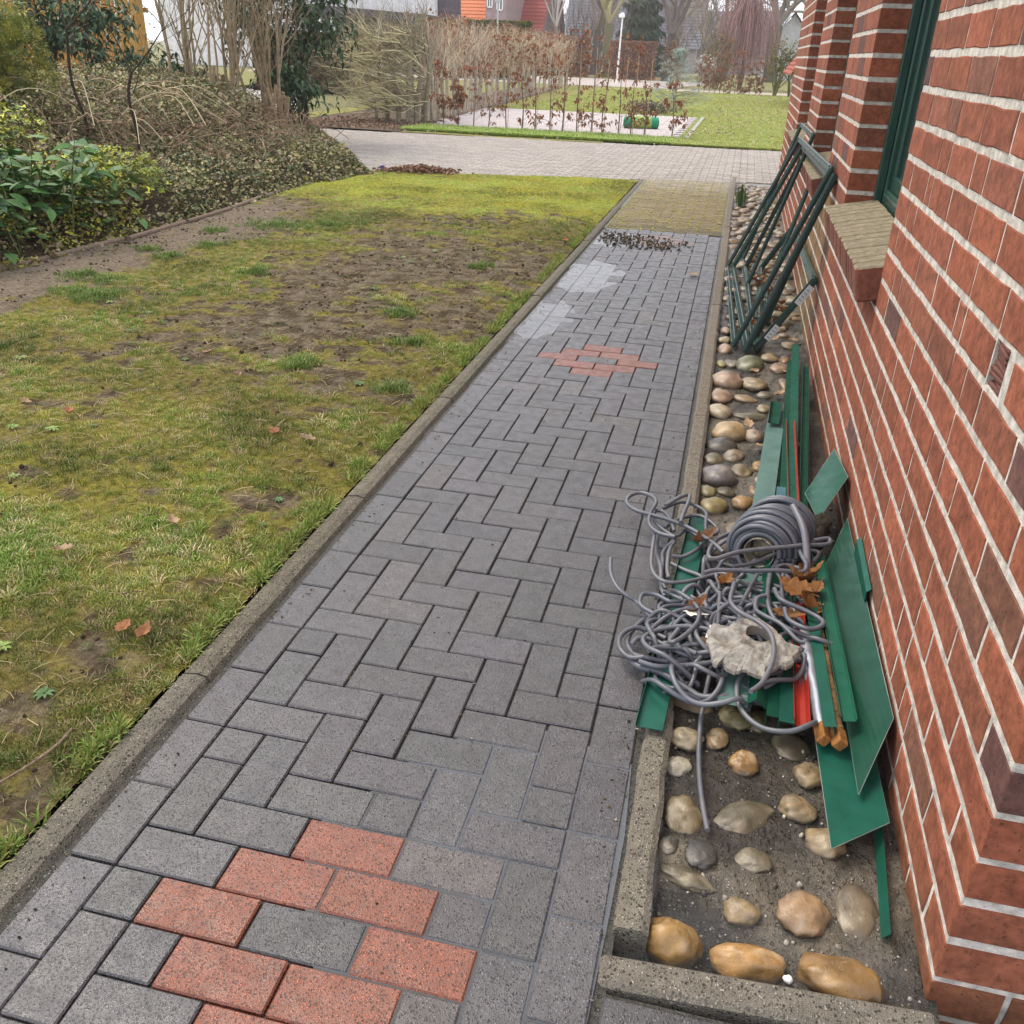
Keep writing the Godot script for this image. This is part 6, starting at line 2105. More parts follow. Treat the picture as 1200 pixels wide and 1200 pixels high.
func offcuts() -> void:
	var green := Color(0.011, 0.088, 0.052)
	var teal := Color(0.017, 0.125, 0.085)  # same green metal, lightened to hold the sky's reflection in its colour
	var angle := [Vector2(-0.03, 0.016), Vector2(-0.03, 0.0), Vector2(0.03, 0.002), Vector2(0.03, -0.008)]
	var grp := "green folded metal strips on the stone bed"
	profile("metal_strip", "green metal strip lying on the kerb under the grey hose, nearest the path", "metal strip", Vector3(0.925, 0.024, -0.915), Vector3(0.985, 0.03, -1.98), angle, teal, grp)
	# the long flashing; its pale tone is sky reflection put into the colour
	profile("metal_flashing", "long green flashing with sky reflection painted into its pale colour and one dark side, left of the red strip", "metal strip", Vector3(1.106, 0.045, -1.02), Vector3(1.262, 0.025, -3.12), [Vector2(-0.036, -0.018), Vector2(-0.036, 0.0), Vector2(0.03, 0.004), Vector2(0.034, -0.055)], Color(0.13, 0.24, 0.21), grp)
	profile("metal_strip", "short dark green strip end behind the pale flashing", "metal strip", Vector3(1.235, 0.045, -2.9), Vector3(1.25, 0.05, -3.16), [Vector2(-0.022, 0.02), Vector2(-0.022, 0), Vector2(0.022, 0), Vector2(0.022, 0.02)], green, grp)
	profile("metal_strip", "small upright light blue green end piece behind the hose coil", "metal strip", Vector3(1.232, 0.06, -2.02), Vector3(1.232, 0.12, -2.11), [Vector2(-0.014, 0.0), Vector2(0.014, 0.0)], Color(0.12, 0.27, 0.3), grp)
	var u_sec := [Vector2(-0.013, 0.026), Vector2(-0.013, 0.0), Vector2(0.013, 0.0), Vector2(0.013, 0.026)]
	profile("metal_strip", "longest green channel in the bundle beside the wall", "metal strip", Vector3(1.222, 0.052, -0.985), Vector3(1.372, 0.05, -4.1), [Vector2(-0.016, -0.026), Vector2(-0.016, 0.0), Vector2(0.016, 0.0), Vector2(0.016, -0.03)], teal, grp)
	profile("metal_strip", "green channel left of the longest one in the bundle", "metal strip", Vector3(1.192, 0.05, -1.0), Vector3(1.336, 0.042, -3.82), [Vector2(-0.013, -0.03), Vector2(-0.013, 0.0), Vector2(0.014, 0.0), Vector2(0.014, -0.02)], green, grp)
	profile("metal_strip", "green channel right of the longest one, close to the wall", "metal strip", Vector3(1.3, 0.035, -1.9), Vector3(1.402, 0.046, -3.74), u_sec, green, grp)
	profile("metal_strip", "angled green strip ending beside the pale torn board", "metal strip", Vector3(1.165, 0.062, -1.02), Vector3(1.215, 0.062, -1.75), [Vector2(-0.03, -0.006), Vector2(-0.012, 0.012), Vector2(0.026, -0.022)], green, grp)
	profile("red_channel", "red metal channel with grey edges lying among the green strips", "metal strip", Vector3(1.254, 0.05, -0.99), Vector3(1.3, 0.05, -2.92), [Vector2(-0.017, 0.014), Vector2(-0.012, -0.006), Vector2(0.0, -0.01), Vector2(0.012, -0.006), Vector2(0.017, 0.014)], Color(0.5, 0.045, 0.03))
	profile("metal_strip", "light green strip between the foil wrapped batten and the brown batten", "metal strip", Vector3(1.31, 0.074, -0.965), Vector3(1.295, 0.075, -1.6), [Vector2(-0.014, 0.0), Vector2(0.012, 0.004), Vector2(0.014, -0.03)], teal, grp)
	profile("metal_strip", "thin dark green sliver standing at the foot of the wall by the cobbles", "metal strip", Vector3(1.393, -0.03, -0.525), Vector3(1.412, -0.02, -0.84), [Vector2(-0.008, 0.0), Vector2(0.004, 0.018), Vector2(0.008, 0.0)], Color(0.012, 0.1, 0.065), grp)
	# plates
	plate("wet green metal sheet lying flat on the cobbles, nearest the viewer", [Vector3(1.302, 0.012, -0.675), Vector3(1.418, 0.022, -0.765), Vector3(1.405, 0.012, -1.32), Vector3(1.285, 0.012, -1.22)], teal)  # lighter teal stands for wet sky reflection on this sheet
	plate("large green metal sheet with a pointed end leaning on the wall", [Vector3(1.362, 0.035, -0.815), Vector3(1.438, 0.105, -0.995), Vector3(1.44, 0.075, -2.03), Vector3(1.345, 0.06, -1.69)], Color(0.01, 0.078, 0.045))
	profile("metal_strip", "narrow green strip with a folded hem on the large leaning sheet", "metal strip", Vector3(1.352, 0.078, -0.99), Vector3(1.33, 0.085, -1.72), [Vector2(-0.02, 0.012), Vector2(-0.014, 0.0), Vector2(0.012, 0.004), Vector2(0.014, 0.012)], Color(0.016, 0.13, 0.08), grp)
	plate("small slanted green metal sheet leaning on the wall behind the hose coil", [Vector3(1.345, 0.085, -1.97), Vector3(1.436, 0.165, -2.155), Vector3(1.436, 0.1, -2.555), Vector3(1.315, 0.085, -2.16)], Color(0.014, 0.105, 0.065))
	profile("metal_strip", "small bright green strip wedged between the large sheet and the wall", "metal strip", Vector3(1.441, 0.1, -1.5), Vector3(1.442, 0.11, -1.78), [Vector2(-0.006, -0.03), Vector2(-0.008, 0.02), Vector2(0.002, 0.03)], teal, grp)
	# battens
	var bt := thing("wooden_batten", "brown weathered batten with an orange painted end, right of the light green strip", "batten", Vector3(1.334, 0.045, -0.945))
	batten(bt, Vector3(-0.02, 0.012, -0.42), Color(0.33, 0.2, 0.09), false)
	bt = thing("wooden_batten", "batten wrapped in crumpled silvery film with an orange end", "batten", Vector3(1.302, 0.042, -0.955))
	batten(bt, Vector3(-0.025, 0.012, -0.4), Color(0.6, 0.6, 0.62), true)
	torn_board()

func batten(t: Node3D, to: Vector3, tone: Color, foil: bool) -> void:
	var f := to.normalized()
	var bs := Basis(f, Vector3.UP.cross(f).normalized().cross(f) * -1.0, Vector3.ZERO)
	var x := Vector3.UP.cross(f).normalized()
	bs = Basis(x, f.cross(x), f)
	bs = bs * Basis(Vector3(0, 0, 1), 0.6)
	var mb := MB.new()
	mb.col = Color(0.46, 0.2, 0.06)
	mb.box(f * 0.025, Vector3(0.027, 0.027, 0.05), 0.003, bs)
	obj("end", mb, M.wood, t)
	mb = MB.new()
	mb.col = tone
	var n := 18
	var pts := []
	var rad := []
	for i in n:
		var s := float(i) / (n - 1)
		pts.append(f * 0.045 + (to - f * 0.045) * s + Vector3(rr(-0.0015, 0.0015), rr(-0.0015, 0.0015), 0))
		rad.append((0.0185 if foil else 0.0165) + (rr(-0.002, 0.003) if foil else rr(-0.0006, 0.0006)))
	mb.tube(pts, rad, 7)
	if foil:
		for q in mb.v.size():
			mb.v[q] += Vector3(1, 1, 0) * 0.002 * noise_b.get_noise_3dv(mb.v[q] * 4000.0)
		var shine := mb
		obj("film", shine, M.foil, t)
	else:
		for q in mb.v.size():
			var k := noise_b.get_noise_3dv(mb.v[q] * 1500.0)
			mb.c[q] = tone * (1.0 + k * 0.9); mb.c[q].a = 1.0
		obj("stick", mb, M.wood, t)

func torn_board() -> void:
	var o := Vector3(1.14, 0.1, -1.17)
	var t := thing("torn_board", "torn piece of pale grey mineral board with a hole, lying on the hose", "board", o)
	var outer := [Vector2(1.035,-1.238), Vector2(1.05,-1.262), Vector2(1.074,-1.252), Vector2(1.099,-1.292), Vector2(1.112,-1.318), Vector2(1.128,-1.324), Vector2(1.158,-1.335), Vector2(1.189,-1.298), Vector2(1.205,-1.272), Vector2(1.228,-1.226), Vector2(1.26,-1.209), Vector2(1.236,-1.156), Vector2(1.233,-1.14), Vector2(1.219,-1.114), Vector2(1.2,-1.117), Vector2(1.186,-1.108), Vector2(1.172,-1.09), Vector2(1.166,-1.063), Vector2(1.137,-1.071), Vector2(1.118,-1.085), Vector2(1.102,-1.078), Vector2(1.078,-1.095), Vector2(1.07,-1.12), Vector2(1.058,-1.1), Vector2(1.045,-1.115), Vector2(1.041,-1.154), Vector2(1.03,-1.19)]
	var c := Vector2(1.158, -1.245)
	var rings := []
	var inner_n := 14
	# ragged rim in fine steps
	var rim := []
	for i in outer.size():
		var a: Vector2 = outer[i]
		var b: Vector2 = outer[(i + 1) % outer.size()]
		for k in 4:
			rim.append(a.lerp(b, k / 4.0) + Vector2(rr(-1, 1), rr(-1, 1)) * 0.0032)
	for j in inner_n + 1:
		var ring := []
		for i in rim.size():
			var p: Vector2 = rim[i]
			var dir := (p - c).normalized()
			var hole := c + Vector2(dir.x * 0.034, dir.y * 0.03) + Vector2.ZERO
			var q := hole.lerp(p, float(j) / inner_n)
			var y := 0.006 + 0.02 * noise_a.get_noise_2d(q.x * 900, q.y * 900) + 0.0025 * noise_b.get_noise_2d(q.x * 4000, q.y * 4000) + 0.04 * (q.y + 1.2)
			if j == inner_n: y -= 0.006
			ring.append(Vector3(q.x - o.x, y, q.y - o.z))
		rings.append(ring)
	var mb := MB.new()
	var n := rim.size()
	var dn := Vector3(0, -0.009, 0)
	for j in inner_n:
		for i in n:
			var m := (i + 1) % n
			var k := noise_b.get_noise_3dv(rings[j][i] * 2500.0)
			mb.col = Color(0.45, 0.42, 0.38).lerp(Color(0.3, 0.25, 0.19), clampf(k * 1.3 + (0.7 if j == 0 else 0.0), 0.0, 1.0))
			var under := Vector3((rings[j][i].x + rings[j + 1][m].x) * 0.5, -1, (rings[j][i].z + rings[j + 1][m].z) * 0.5)
			mb.quado(under, rings[j][i], rings[j + 1][i], rings[j + 1][m], rings[j][m])
			mb.quado(Vector3(under.x, 1, under.z), rings[j][i] + dn, rings[j + 1][i] + dn, rings[j + 1][m] + dn, rings[j][m] + dn)
	mb.col = Color(0.42, 0.37, 0.31)
	for i in n:
		var m := (i + 1) % n
		var hc := Vector3(c.x - o.x, 0, c.y - o.z)
		mb.quado(hc, rings[inner_n][i], rings[inner_n][m], rings[inner_n][m] + dn, rings[inner_n][i] + dn)
		var a: Vector3 = rings[0][i]
		var b: Vector3 = rings[0][m]
		mb.quado(hc + (a - hc) * 3.0, a, b, b + dn * 3.0, a + dn * 3.0)
	obj("board", mb, M.mortar, t)

# ---------------------------------------------------------------- the grey hose
func hoses() -> void:
	var grey := Color(0.15, 0.157, 0.19)
	var t := thing("rubber_hose", "tangled heap of grey rubber hose lying over the green strips", "hose", Vector3(1.1, 0.0, -1.4))
	var o := Vector3(1.1, 0, -1.4)
	# height above the ground, then x, z along each visible length
	var runs := [
		[0.070, [1.062,-1.700,1.029,-1.750,.961,-1.829,.893,-1.860,.824,-1.881,.778,-1.901,.746,-1.955,.751,-2.015,.784,-2.038,.822,-2.012,.840,-1.968,.830,-1.894,.833,-1.819,.867,-1.772,.917,-1.751]],
		[0.080, [.872,-1.941,.915,-2.011,.941,-2.035,.941,-1.970,.931,-1.897,.927,-1.835]],
		[0.050, [.864,-1.993,.917,-2.033,.969,-2.033,1.002,-1.987,1.004,-1.895,1.009,-1.831]],
		[0.060, [.840,-1.941,.867,-1.941,.892,-1.887,.911,-1.811]],
		[0.050, [.880,-1.843,.917,-1.922,.973,-1.955,1.015,-1.929,1.043,-1.885,1.031,-1.845,1.005,-1.851]],
		[0.045, [.842,-1.972,.838,-1.908,.870,-1.843,.916,-1.806,.946,-1.851,.980,-1.832,.997,-1.781,.980,-1.721,.947,-1.684,.916,-1.675]],
		[0.030, [.915,-1.805,.888,-1.734,.891,-1.656,.896,-1.563,.912,-1.514]],
		[0.055, [.854,-1.789,.856,-1.699,.862,-1.603,.884,-1.529,.922,-1.507,.979,-1.539,1.036,-1.592,1.072,-1.596,1.094,-1.560,1.092,-1.490,1.085,-1.438]],
		[0.035, [.861,-1.815,.870,-1.706,.889,-1.608,.899,-1.525,.915,-1.472]],
		[0.040, [.916,-1.779,.905,-1.708,.908,-1.611,.917,-1.552]],
		[0.040, [.916,-1.651,.958,-1.626,1.002,-1.595,1.043,-1.559]],
		[0.040, [.747,-1.564,.756,-1.499,.782,-1.442,.815,-1.417,.842,-1.408,.885,-1.356,.926,-1.331,.963,-1.326]],
		[0.060, [.958,-1.410,.930,-1.396,.893,-1.424,.859,-1.420,.851,-1.390,.859,-1.365,.893,-1.337,.936,-1.324,.963,-1.326]],
		[0.050, [.909,-1.462,.938,-1.454,.963,-1.428,.913,-1.408,.904,-1.378,.924,-1.341]],
		[0.090, [.926,-1.412,.954,-1.410,.999,-1.358,1.008,-1.293,.988,-1.228,.958,-1.168,.944,-1.178,.961,-1.225]],
		[0.040, [.870,-1.336,.846,-1.272,.839,-1.212,.858,-1.170,.880,-1.158,.951,-1.160,1.002,-1.183,1.042,-1.204]],
		[0.050, [.933,-1.233,.884,-1.263,.847,-1.255,.821,-1.221,.825,-1.165,.853,-1.136,.887,-1.136]],
		[0.035, [.855,-1.176,.861,-1.141,.885,-1.121,.929,-1.112,.970,-1.089,1.009,-1.066,1.034,-1.053,1.079,-1.053,1.108,-1.069]],
		[0.055, [.878,-1.118,.923,-1.108,.977,-1.128,1.027,-1.151,1.055,-1.164]],
		[0.060, [.853,-1.172,.865,-1.204,.896,-1.213,.935,-1.196,1.000,-1.172,1.051,-1.191]],
		[0.070, [.897,-1.143,.920,-1.172,.972,-1.182,1.011,-1.171]],
		[0.030, [1.058,-1.454,1.059,-1.359,1.057,-1.264,1.054,-1.194,1.047,-1.126,1.040,-1.041,1.038,-0.981,1.041,-0.894,1.049,-0.801,1.060,-0.729,1.069,-0.684]],
		[0.020, [.952,-1.179,.964,-1.155,.982,-1.125,1.003,-1.105]],
		[0.130, [1.011,-1.538,1.040,-1.553,1.097,-1.601,1.171,-1.648,1.275,-1.692,1.336,-1.717,1.355,-1.742,1.351,-1.758,1.310,-1.736]],
		[0.120, [1.009,-1.477,1.043,-1.499,1.128,-1.524,1.214,-1.547,1.271,-1.566,1.284,-1.600,1.272,-1.652,1.272,-1.736,1.284,-1.961,1.278,-1.975]],
		[0.100, [1.090,-1.572,1.146,-1.613,1.221,-1.692,1.282,-1.724,1.321,-1.729,1.329,-1.712,1.308,-1.655]],
		[0.070, [1.106,-1.865,1.087,-1.838,1.043,-1.782,1.021,-1.701,1.029,-1.651,1.089,-1.688]],
		[0.130, [1.091,-1.433,1.086,-1.398,1.082,-1.333,1.106,-1.289,1.153,-1.258,1.180,-1.209,1.186,-1.144,1.175,-1.068,1.156,-1.014,1.132,-0.972]],
		[0.090, [1.177,-1.453,1.155,-1.435,1.152,-1.391,1.173,-1.356,1.212,-1.317,1.252,-1.271,1.270,-1.266]],
		[0.100, [1.199,-1.481,1.214,-1.425,1.267,-1.398,1.305,-1.373,1.316,-1.342,1.296,-1.316,1.268,-1.308,1.232,-1.342,1.223,-1.391]],
		[0.080, [1.185,-1.511,1.184,-1.427,1.205,-1.365,1.266,-1.313,1.304,-1.291,1.336,-1.286]],
		[0.060, [1.227,-1.210,1.278,-1.233,1.318,-1.263,1.346,-1.294]],
		[0.090, [1.209,-1.612,1.236,-1.645,1.280,-1.633,1.307,-1.599,1.302,-1.522,1.271,-1.453]],
		[0.080, [1.228,-1.605,1.222,-1.516,1.223,-1.439]],
		[0.080, [1.157,-1.584,1.129,-1.471,1.112,-1.401]],
		[0.075, [1.193,-1.603,1.186,-1.513,1.188,-1.431]],
		[0.060, [1.065,-1.330,1.110,-1.390,1.174,-1.445]],
		[0.060, [1.042,-1.591,1.057,-1.495,1.031,-1.420]],
		[0.050, [.984,-1.467,1.014,-1.442,1.055,-1.421,1.094,-1.449]],
	]
	for i in runs.size():
		var h: float = runs[i][0]
		var q: Array = runs[i][1]
		var pts := []
		for k in q.size() / 2:
			var y := h + 0.012 * noise_b.get_noise_2d(i * 70.0, k * 60.0)
			if i == 21: y = lerpf(h + 0.05, -0.012, clampf(k / 7.0, 0.0, 1.0))
			if i == 11: y = lerpf(0.075, 0.03, clampf(k / 5.0, 0.0, 1.0))
			pts.append(Vector3(q[k * 2], maxf(y, 0.012 if i != 21 else -0.03), q[k * 2 + 1]) - o)
		strand(t, pts, rr(0.0057, 0.0068) if i != 17 else 0.009, grey)
	# lower layers of the heap, mostly hidden
	for i in 95:
		var cx := 1.15 + rng.randfn(0.0, 0.055)
		var cz := -1.42 + rng.randfn(0.0, 0.13)
		if i > 65:
			cx = 1.0 + rr(-0.04, 0.06); cz = -1.22 + rr(-0.12, 0.12)
		var a := rr(0, TAU)
		var rx := rr(0.05, 0.13)
		var rz := rr(0.03, 0.11)
		var pts := []
		var sweep := rr(2.0, 5.5)
		for k in 9:
			var an := a + sweep * k / 8.0
			var p := Vector2(cos(an) * rx, sin(an) * rz).rotated(i * 0.7)
			pts.append(Vector3(cx + p.x, (0.022 + 0.05 * fmod(i * 0.37, 1.0) + 0.01 * sin(k * 1.3)) * (0.35 if k == 0 or k == 8 else 1.0), cz + p.y) - o)
		strand(t, pts, rr(0.0057, 0.0066), grey)
	# the wound coil behind it
	var ct := thing("hose_coil", "grey hose wound into a neat coil round a pale core, behind the tangle", "hose", Vector3(1.195, 0.078, -1.8))
	var axis := Vector3(-0.3, 0.14, 1.0).normalized()
	var sx := Vector3.UP.cross(axis).normalized()
	var sy := axis.cross(sx)
	for layer in 4:
		var wind: int = [13, 12, 10, 8][layer]
		for i in wind:
			var mb := MB.new()
			mb.col = vary(grey, 0.1)
			var pts := []
			var r := 0.094 - 0.0125 * layer + rr(-0.007, 0.007)
			var along := lerpf(0.085 + layer * 0.012, -0.14, float(i) / (wind - 1)) + rr(-0.003, 0.003)
			var tilt := rr(-0.32, 0.32)
			for k in 29:
				var an := TAU * k / 28.0
				pts.append(axis * (along + sin(an + i) * tilt * 0.06 + 0.015 * k / 28.0) + sx * cos(an) * r * 1.06 + sy * sin(an) * r)
			mb.tube(pts, 0.0078, 8)
			obj("winding", mb, M.hose, ct)
	var core := MB.new()
	core.col = Color(0.62, 0.54, 0.42)
	var seg := 20
	for i in seg:
		var a0 := TAU * i / seg
		var a1 := TAU * (i + 1) / seg
		var e := 0.125 + 0.012 * noise_b.get_noise_2d(i * 90.0, 4.0)
		var p := []
		for q: Vector2 in [Vector2(a0, -0.15), Vector2(a0, e), Vector2(a1, e), Vector2(a1, -0.15)]:
			p.append(axis * q.y + (sx * cos(q.x) + sy * sin(q.x)) * 0.045)
		core.quado(axis * 0.0, p[0], p[1], p[2], p[3])
		var pin := []
		for w: Vector3 in p:
			var ax := axis * w.dot(axis)
			pin.append(ax + (w - ax) * 0.95)
		core.quad(pin[3], pin[2], pin[1], pin[0])
		core.quad(p[1], pin[1], pin[2], p[2])
	obj("core", core, M.dry_leaf, ct)
	var wad := MB.new()
	wad.col = Color(0.5, 0.42, 0.31)
	wad.blob(axis * 0.03, Vector3(0.043, 0.043, 0.04), Basis(sx, sy, axis), noise_b, 4.0, 0.7, 16, 10, 0.3)
	obj("paper_wad", wad, M.dry_leaf, ct)
	var strap := MB.new()
	strap.col = Color(0.23, 0.23, 0.27)
	strap.tube(spline([Vector3(0.045, 0.135, 0.02), Vector3(0.075, 0.105, 0.09), Vector3(0.09, 0.06, 0.15), Vector3(0.1, 0.0, 0.2)], 5), 0.0115, 8, true, 0.7)
	obj("strap", strap, M.hose, ct)
	var clump := thing("soil_clod", "dark clod of soil and grit beside the hose coil", "clod", Vector3(1.335, 0.055, -1.93))
	var cl := MB.new()
	cl.col = Color(0.13, 0.11, 0.085)
	cl.blob(Vector3.ZERO, Vector3(0.05, 0.06, 0.055), Basis(), noise_b, 12.0, 0.6, 16, 10, 0.5)
	obj("clod", cl, M.soil, clump)

func strand(t: Node3D, pts: Array, r: float, tone: Color) -> void:
	var mb := MB.new()
	mb.col = vary(tone, 0.14)
	mb.tube(spline(pts, 7), r, 8, true)
	for i in mb.v.size():
		var d := clampf(0.4 + 1.6 * noise_a.get_noise_3dv((mb.v[i] + t.position) * 260.0), 0.0, 1.0)
		mb.c[i] = mb.c[i].lerp(Color(0.26, 0.245, 0.24), d * 0.35)
	obj("length", mb, M.hose, t)

# ---------------------------------------------------------------- fallen leaves, twigs, crumbs
func oak_leaf(size: float, tone: Color, curl: float) -> MB:
	var mb := MB.new()
	mb.col = tone
	var rim_l := []
	var rim_r := []
	var mid := []
	var n := 13
	for i in n + 1:
		var s := float(i) / n
		var lobe := (0.6 + 0.4 * absf(sin(s * PI * 3.6 + 0.4)))
		var w := sin(pow(s, 0.85) * PI) * 0.33 * lobe + 0.012
		var up := curl * (s - 0.4) * (s - 0.4) * 2.0
		mid.append(Vector3(0, up, s - 0.5) * size)
		rim_l.append(Vector3(-w, up + w * curl * 1.6 + rr(-0.03, 0.03), s - 0.5 + 0.05 * lobe) * size)
		rim_r.append(Vector3(w, up + w * curl * 1.1 + rr(-0.03, 0.03), s - 0.5 + 0.05 * lobe) * size)
	for i in n:
		mb.quad(mid[i + 1], mid[i], rim_l[i], rim_l[i + 1])
		mb.quad(mid[i], mid[i + 1], rim_r[i + 1], rim_r[i])
	mb.tube([mid[0] - Vector3(0, 0, 0.2) * size, mid[0], mid[6], mid[n]], [0.012 * size, 0.012 * size, 0.009 * size, 0.004 * size], 4, false)
	return mb

func drop_leaf(at: Vector3, size: float, tone: Color, label: String, group := "", curl := 0.6, tip := 0.5) -> void:
	var t := obj("oak_leaf", oak_leaf(size, vary(tone, 0.12), curl * rr(0.6, 1.3)), M.dry_leaf)
	t.transform = Transform3D(Basis.from_euler(Vector3(rr(-tip, tip), rr(0, TAU), rr(-tip, tip))), at)
	tag(t, label, "leaf", group)

func leaves_and_litter() -> void:
	var brown := Color(0.36, 0.165, 0.06)
	var pale := Color(0.52, 0.36, 0.22)
	var g := "dry oak leaves caught in the hose"
	drop_leaf(Vector3(1.262, 0.085, -1.5), 0.1, brown, "largest brown oak leaf caught between the hose and the green sheet", g)
	drop_leaf(Vector3(1.3, 0.095, -1.57), 0.09, brown, "curled brown oak leaf highest against the large green sheet", g)
	drop_leaf(Vector3(1.285, 0.08, -1.44), 0.1, brown, "brown oak leaf under the looping hose beside the torn board", g)
	drop_leaf(Vector3(1.315, 0.075, -1.49), 0.075, pale, "small pale oak leaf lying on the large green sheet", g, 0.3, 0.25)
	drop_leaf(Vector3(1.255, 0.1, -1.55), 0.09, Color(0.42, 0.2, 0.08), "orange brown oak leaf just in front of the hose coil", g)
	drop_leaf(Vector3(1.305, 0.09, -1.5), 0.09, Color(0.4, 0.19, 0.08), "broad orange oak leaf leaning against the hemmed green strip", g)
	drop_leaf(Vector3(1.29, 0.085, -1.62), 0.08, Color(0.38, 0.18, 0.08), "brown oak leaf between the coil and the large green sheet", g)
	drop_leaf(Vector3(1.235, 0.07, -1.39), 0.09, brown, "brown oak leaf just behind the torn board", g)
	drop_leaf(Vector3(1.0, 0.055, -1.78), 0.075, Color(0.33, 0.16, 0.08), "crumpled brown oak leaf inside the left hose loops", g, 1.2)
	drop_leaf(Vector3(1.065, 0.07, -1.52), 0.07, brown, "brown oak leaf in the middle of the hose tangle", g)
	drop_leaf(Vector3(1.0, 0.07, -1.36), 0.07, Color(0.33, 0.15, 0.07), "dark brown oak leaf in the near hose loops", g, 0.9)
	drop_leaf(Vector3(1.05, 0.05, -1.23), 0.06, Color(0.36, 0.2, 0.1), "small brown oak leaf left of the torn board", g)
	for s: Array in [[1.142, -3.01, "pale oak leaf on the cobbles beside the two amber stones"], [1.19, -2.783, "pale pink oak leaf beside the pale flashing"], [1.17, -3.789, "small orange oak leaf on the greenish cobble"], [1.281, -3.458, "reddish oak leaf left of the metal bundle"], [1.384, -4.4, "pale leaf at the foot of the wall by the frames"], [1.325, -3.8, "brown leaf left of the longest green channel"], [1.281, -4.4, "pale leaf lying below the stickered frame"]]:
		drop_leaf(Vector3(s[0], mud_height(s[0], s[1]) + 0.022, s[1]), 0.07, pale, s[2], "dry leaves on the stone bed", 0.3, 0.2)
	for i in 22:
		var zz := rr(-6.1, -4.5)
		drop_leaf(Vector3(rr(1.12, 1.36), 0.0, zz), rr(0.05, 0.075), Color(0.3, 0.13, 0.06), "dry brown oak leaf on the stones under the leaning frames", "dry oak leaves under the leaning frames", 0.8)
	var lawn_leaves := [[-0.50, -2.22, "large pale curled leaf on the lawn near the edging"], [-0.64, -2.24, "small orange leaf left of the large pale one on the lawn"], [-0.60, -1.47, "reddish brown leaf on the lawn halfway to the edging"], [-0.81, -1.24, "orange leaf on the nearer lawn"], [-0.36, -0.94, "small orange leaf close to the edging, near the viewer"], [-1.51, -2.19, "greyish pink leaf on the left part of the lawn"], [-0.42, -0.95, "pale folded leaf near the viewer's end of the lawn"], [-1.10, -2.79, "pale leaf fragment in the middle of the lawn"], [-1.75, -2.24, "dull brown leaf at the left edge of the lawn"], [-1.4, -3.05, "pale leaf on the bare patch of the lawn"], [-0.31, -6.65, "pale leaf lying on the edging by the mud heap"], [-1.01, -7.4, "pale leaf where the bright grass begins"]]
	for s: Array in lawn_leaves:
		drop_leaf(Vector3(s[0], lawn_height(s[0], s[1]) + 0.018, s[1]), rr(0.05, 0.075), pale if rng.randf() < 0.55 else Color(0.42, 0.19, 0.09), s[2], "fallen leaves on the lawn", 0.5, 0.25)
	for s: Array in [[0.759, -5.79, "tan leaf flat on the pavers near the right edging"], [0.4, -8.7, "pale leaf on the mossy pavers"], [0.86, -8.1, "pale leaf by the right edging on the mossy pavers"]]:
		drop_leaf(Vector3(s[0], 0.012, s[1]), 0.1 if s[1] > -6.0 else 0.07, Color(0.5, 0.37, 0.22), s[2], "leaves on the path", 0.2, 0.05)
	for s: Array in [[1.0, 0.085, -1.325, "larger white paper scrap stuck in the near hose loops"], [1.045, 0.08, -1.255, "small cream paper scrap beside the torn board"]]:
		var sc := MB.new()
		sc.col = Color(0.7, 0.68, 0.6)
		var k: float = 0.03 if s[2] < -1.3 else 0.02
		for i in 5:
			for j in 3:
				var q := []
				for c: Vector2 in [Vector2(i, j), Vector2(i + 1, j), Vector2(i + 1, j + 1), Vector2(i, j + 1)]:
					q.append(Vector3((c.x - 2.5) * 0.4, 0.3 * noise_a.get_noise_2d(c.x * 40.0 + s[0] * 900.0, c.y * 40.0), (c.y - 1.5) * 0.4 + 0.15 * noise_b.get_noise_2d(c.x * 70.0, c.y * 70.0)) * k)
				sc.quad(q[3], q[2], q[1], q[0])
		var so := obj("paper_scrap", sc, M.plain)
		so.transform = Transform3D(Basis.from_euler(Vector3(rr(-0.5, 0.5), rr(0, 6), rr(-0.6, 0.6))), Vector3(s[0], s[1], s[2]))
		tag(so, s[3], "paper scrap")
	# the heap of leaves swept together at the lane
	var heap := MB.new()
	heap.leaf(Vector3.ZERO, Vector3(0, 0, 1), Vector3.UP, 1.0, 0.6, 0.5, 0.4)
	var where := []
	var tints := []
	for i in 420:
		var x := rng.randfn(0.0, 0.2)
		var z := rng.randfn(0.0, 0.07)
		where.append(Transform3D(Basis.from_euler(Vector3(rr(-0.8, 0.8), rr(0, TAU), rr(-0.8, 0.8))).scaled(Vector3.ONE * rr(0.05, 0.08)), Vector3(-2.78 + x, 0.02 + rr(0, 0.05) * exp(-x * x * 12.0), -10.36 + z - x * 0.25)))
		tints.append(vary(Color(0.42, 0.25, 0.16), 0.25))
	var lm := heap.mesh(M.dry_leaf)
	var hp := scatter("leaf_heap", lm, where, tints)
	tag(hp, "low heap of swept brown leaves at the edge of the lane", "leaf heap")
	# loose leaves under the hornbeam and over the far lawn
	where = []
	tints = []
	for i in 620:
		where.append(Transform3D(Basis.from_euler(Vector3(rr(-0.5, 0.5), rr(0, TAU), rr(-0.5, 0.5))).scaled(Vector3.ONE * rr(0.05, 0.09)), Vector3(rr(-7.3, -4.9), 0.025, rr(-18.5, -15.9))))
		tints.append(vary(Color(0.38, 0.25, 0.17), 0.25))
	for i in 420:
		where.append(Transform3D(Basis.from_euler(Vector3(rr(-0.5, 0.5), rr(0, TAU), rr(-0.5, 0.5))).scaled(Vector3.ONE * rr(0.05, 0.08)), Vector3(rr(0.0, 2.6), 0.04, rr(-42, -16.6))))
		tints.append(vary(Color(0.62, 0.55, 0.42), 0.2))
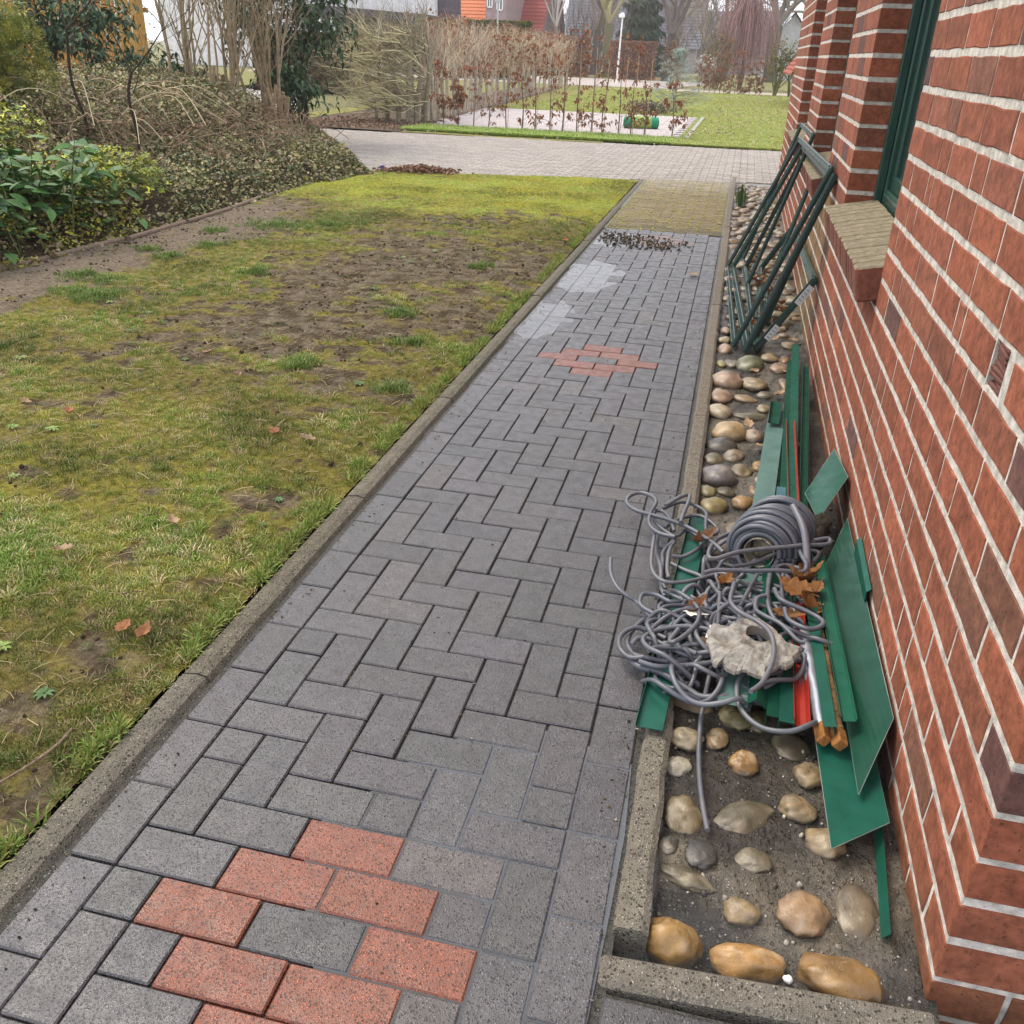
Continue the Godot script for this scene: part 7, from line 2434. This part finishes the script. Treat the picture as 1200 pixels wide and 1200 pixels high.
	for i in 160:
		var x := rr(-5, 1.6)
		where.append(Transform3D(Basis.from_euler(Vector3(rr(-0.5, 0.5), rr(0, TAU), rr(-0.5, 0.5))).scaled(Vector3.ONE * rr(0.03, 0.05)), Vector3(x, 0.03, road_far(x) - rr(0.0, 0.6))))
		tints.append(vary(Color(0.62, 0.56, 0.45), 0.2))
	stuff(scatter("fallen_leaves", lm, where, tints), "scattered fallen leaves under the hornbeam and on the far lawn")
	# a curved twig on the near grass
	var tw := MB.new()
	tw.col = Color(0.3, 0.22, 0.15)
	tw.tube(spline([Vector3(0, 0.02, 0), Vector3(0.012, 0.03, 0.06), Vector3(-0.005, 0.026, 0.12), Vector3(-0.04, 0.02, 0.19)], 4), [0.004, 0.0042, 0.0045, 0.0045, 0.004, 0.004, 0.004, 0.0038, 0.0035, 0.003, 0.003, 0.0025, 0.002], 5)
	var to := obj("twig", tw, M.bark)
	to.position = Vector3(-0.285, 0.012, -0.57)
	tag(to, "thin curved twig on the grass beside the near edging", "twig")
	# crocus at the corner of the lawn
	var cr := thing("crocus", "single purple crocus beside the leaf heap", "flower", Vector3(-3.14, 0.0, -10.05))
	var pe := MB.new()
	for i in 6:
		pe.col = vary(Color(0.22, 0.12, 0.5), 0.15)
		var a := TAU * i / 6.0
		pe.leaf(Vector3(0, 0.05, 0), Vector3(cos(a) * 0.4, 1, sin(a) * 0.4).normalized(), Vector3(-cos(a), 0.2, -sin(a)), 0.06, 0.03, 0.3, 0.1)
	obj("petals", pe, M.leaf, cr)
	pe = MB.new()
	pe.col = Color(0.1, 0.18, 0.05)
	pe.tube([Vector3.ZERO, Vector3(0, 0.06, 0)], 0.004, 5)
	obj("stem", pe, M.leaf, cr)
	# a white pebble by the amber cobbles
	var wp := MB.new()
	wp.col = Color(0.75, 0.73, 0.68)
	wp.blob(Vector3.ZERO, Vector3(0.0085, 0.006, 0.0075), Basis(), noise_b, 5.0, 0.4, 10, 7)
	var wo := obj("pebble", wp, M.plain)
	wo.position = Vector3(1.217, -0.03, -0.4)
	tag(wo, "small bright white pebble between the two largest amber cobbles", "pebble")
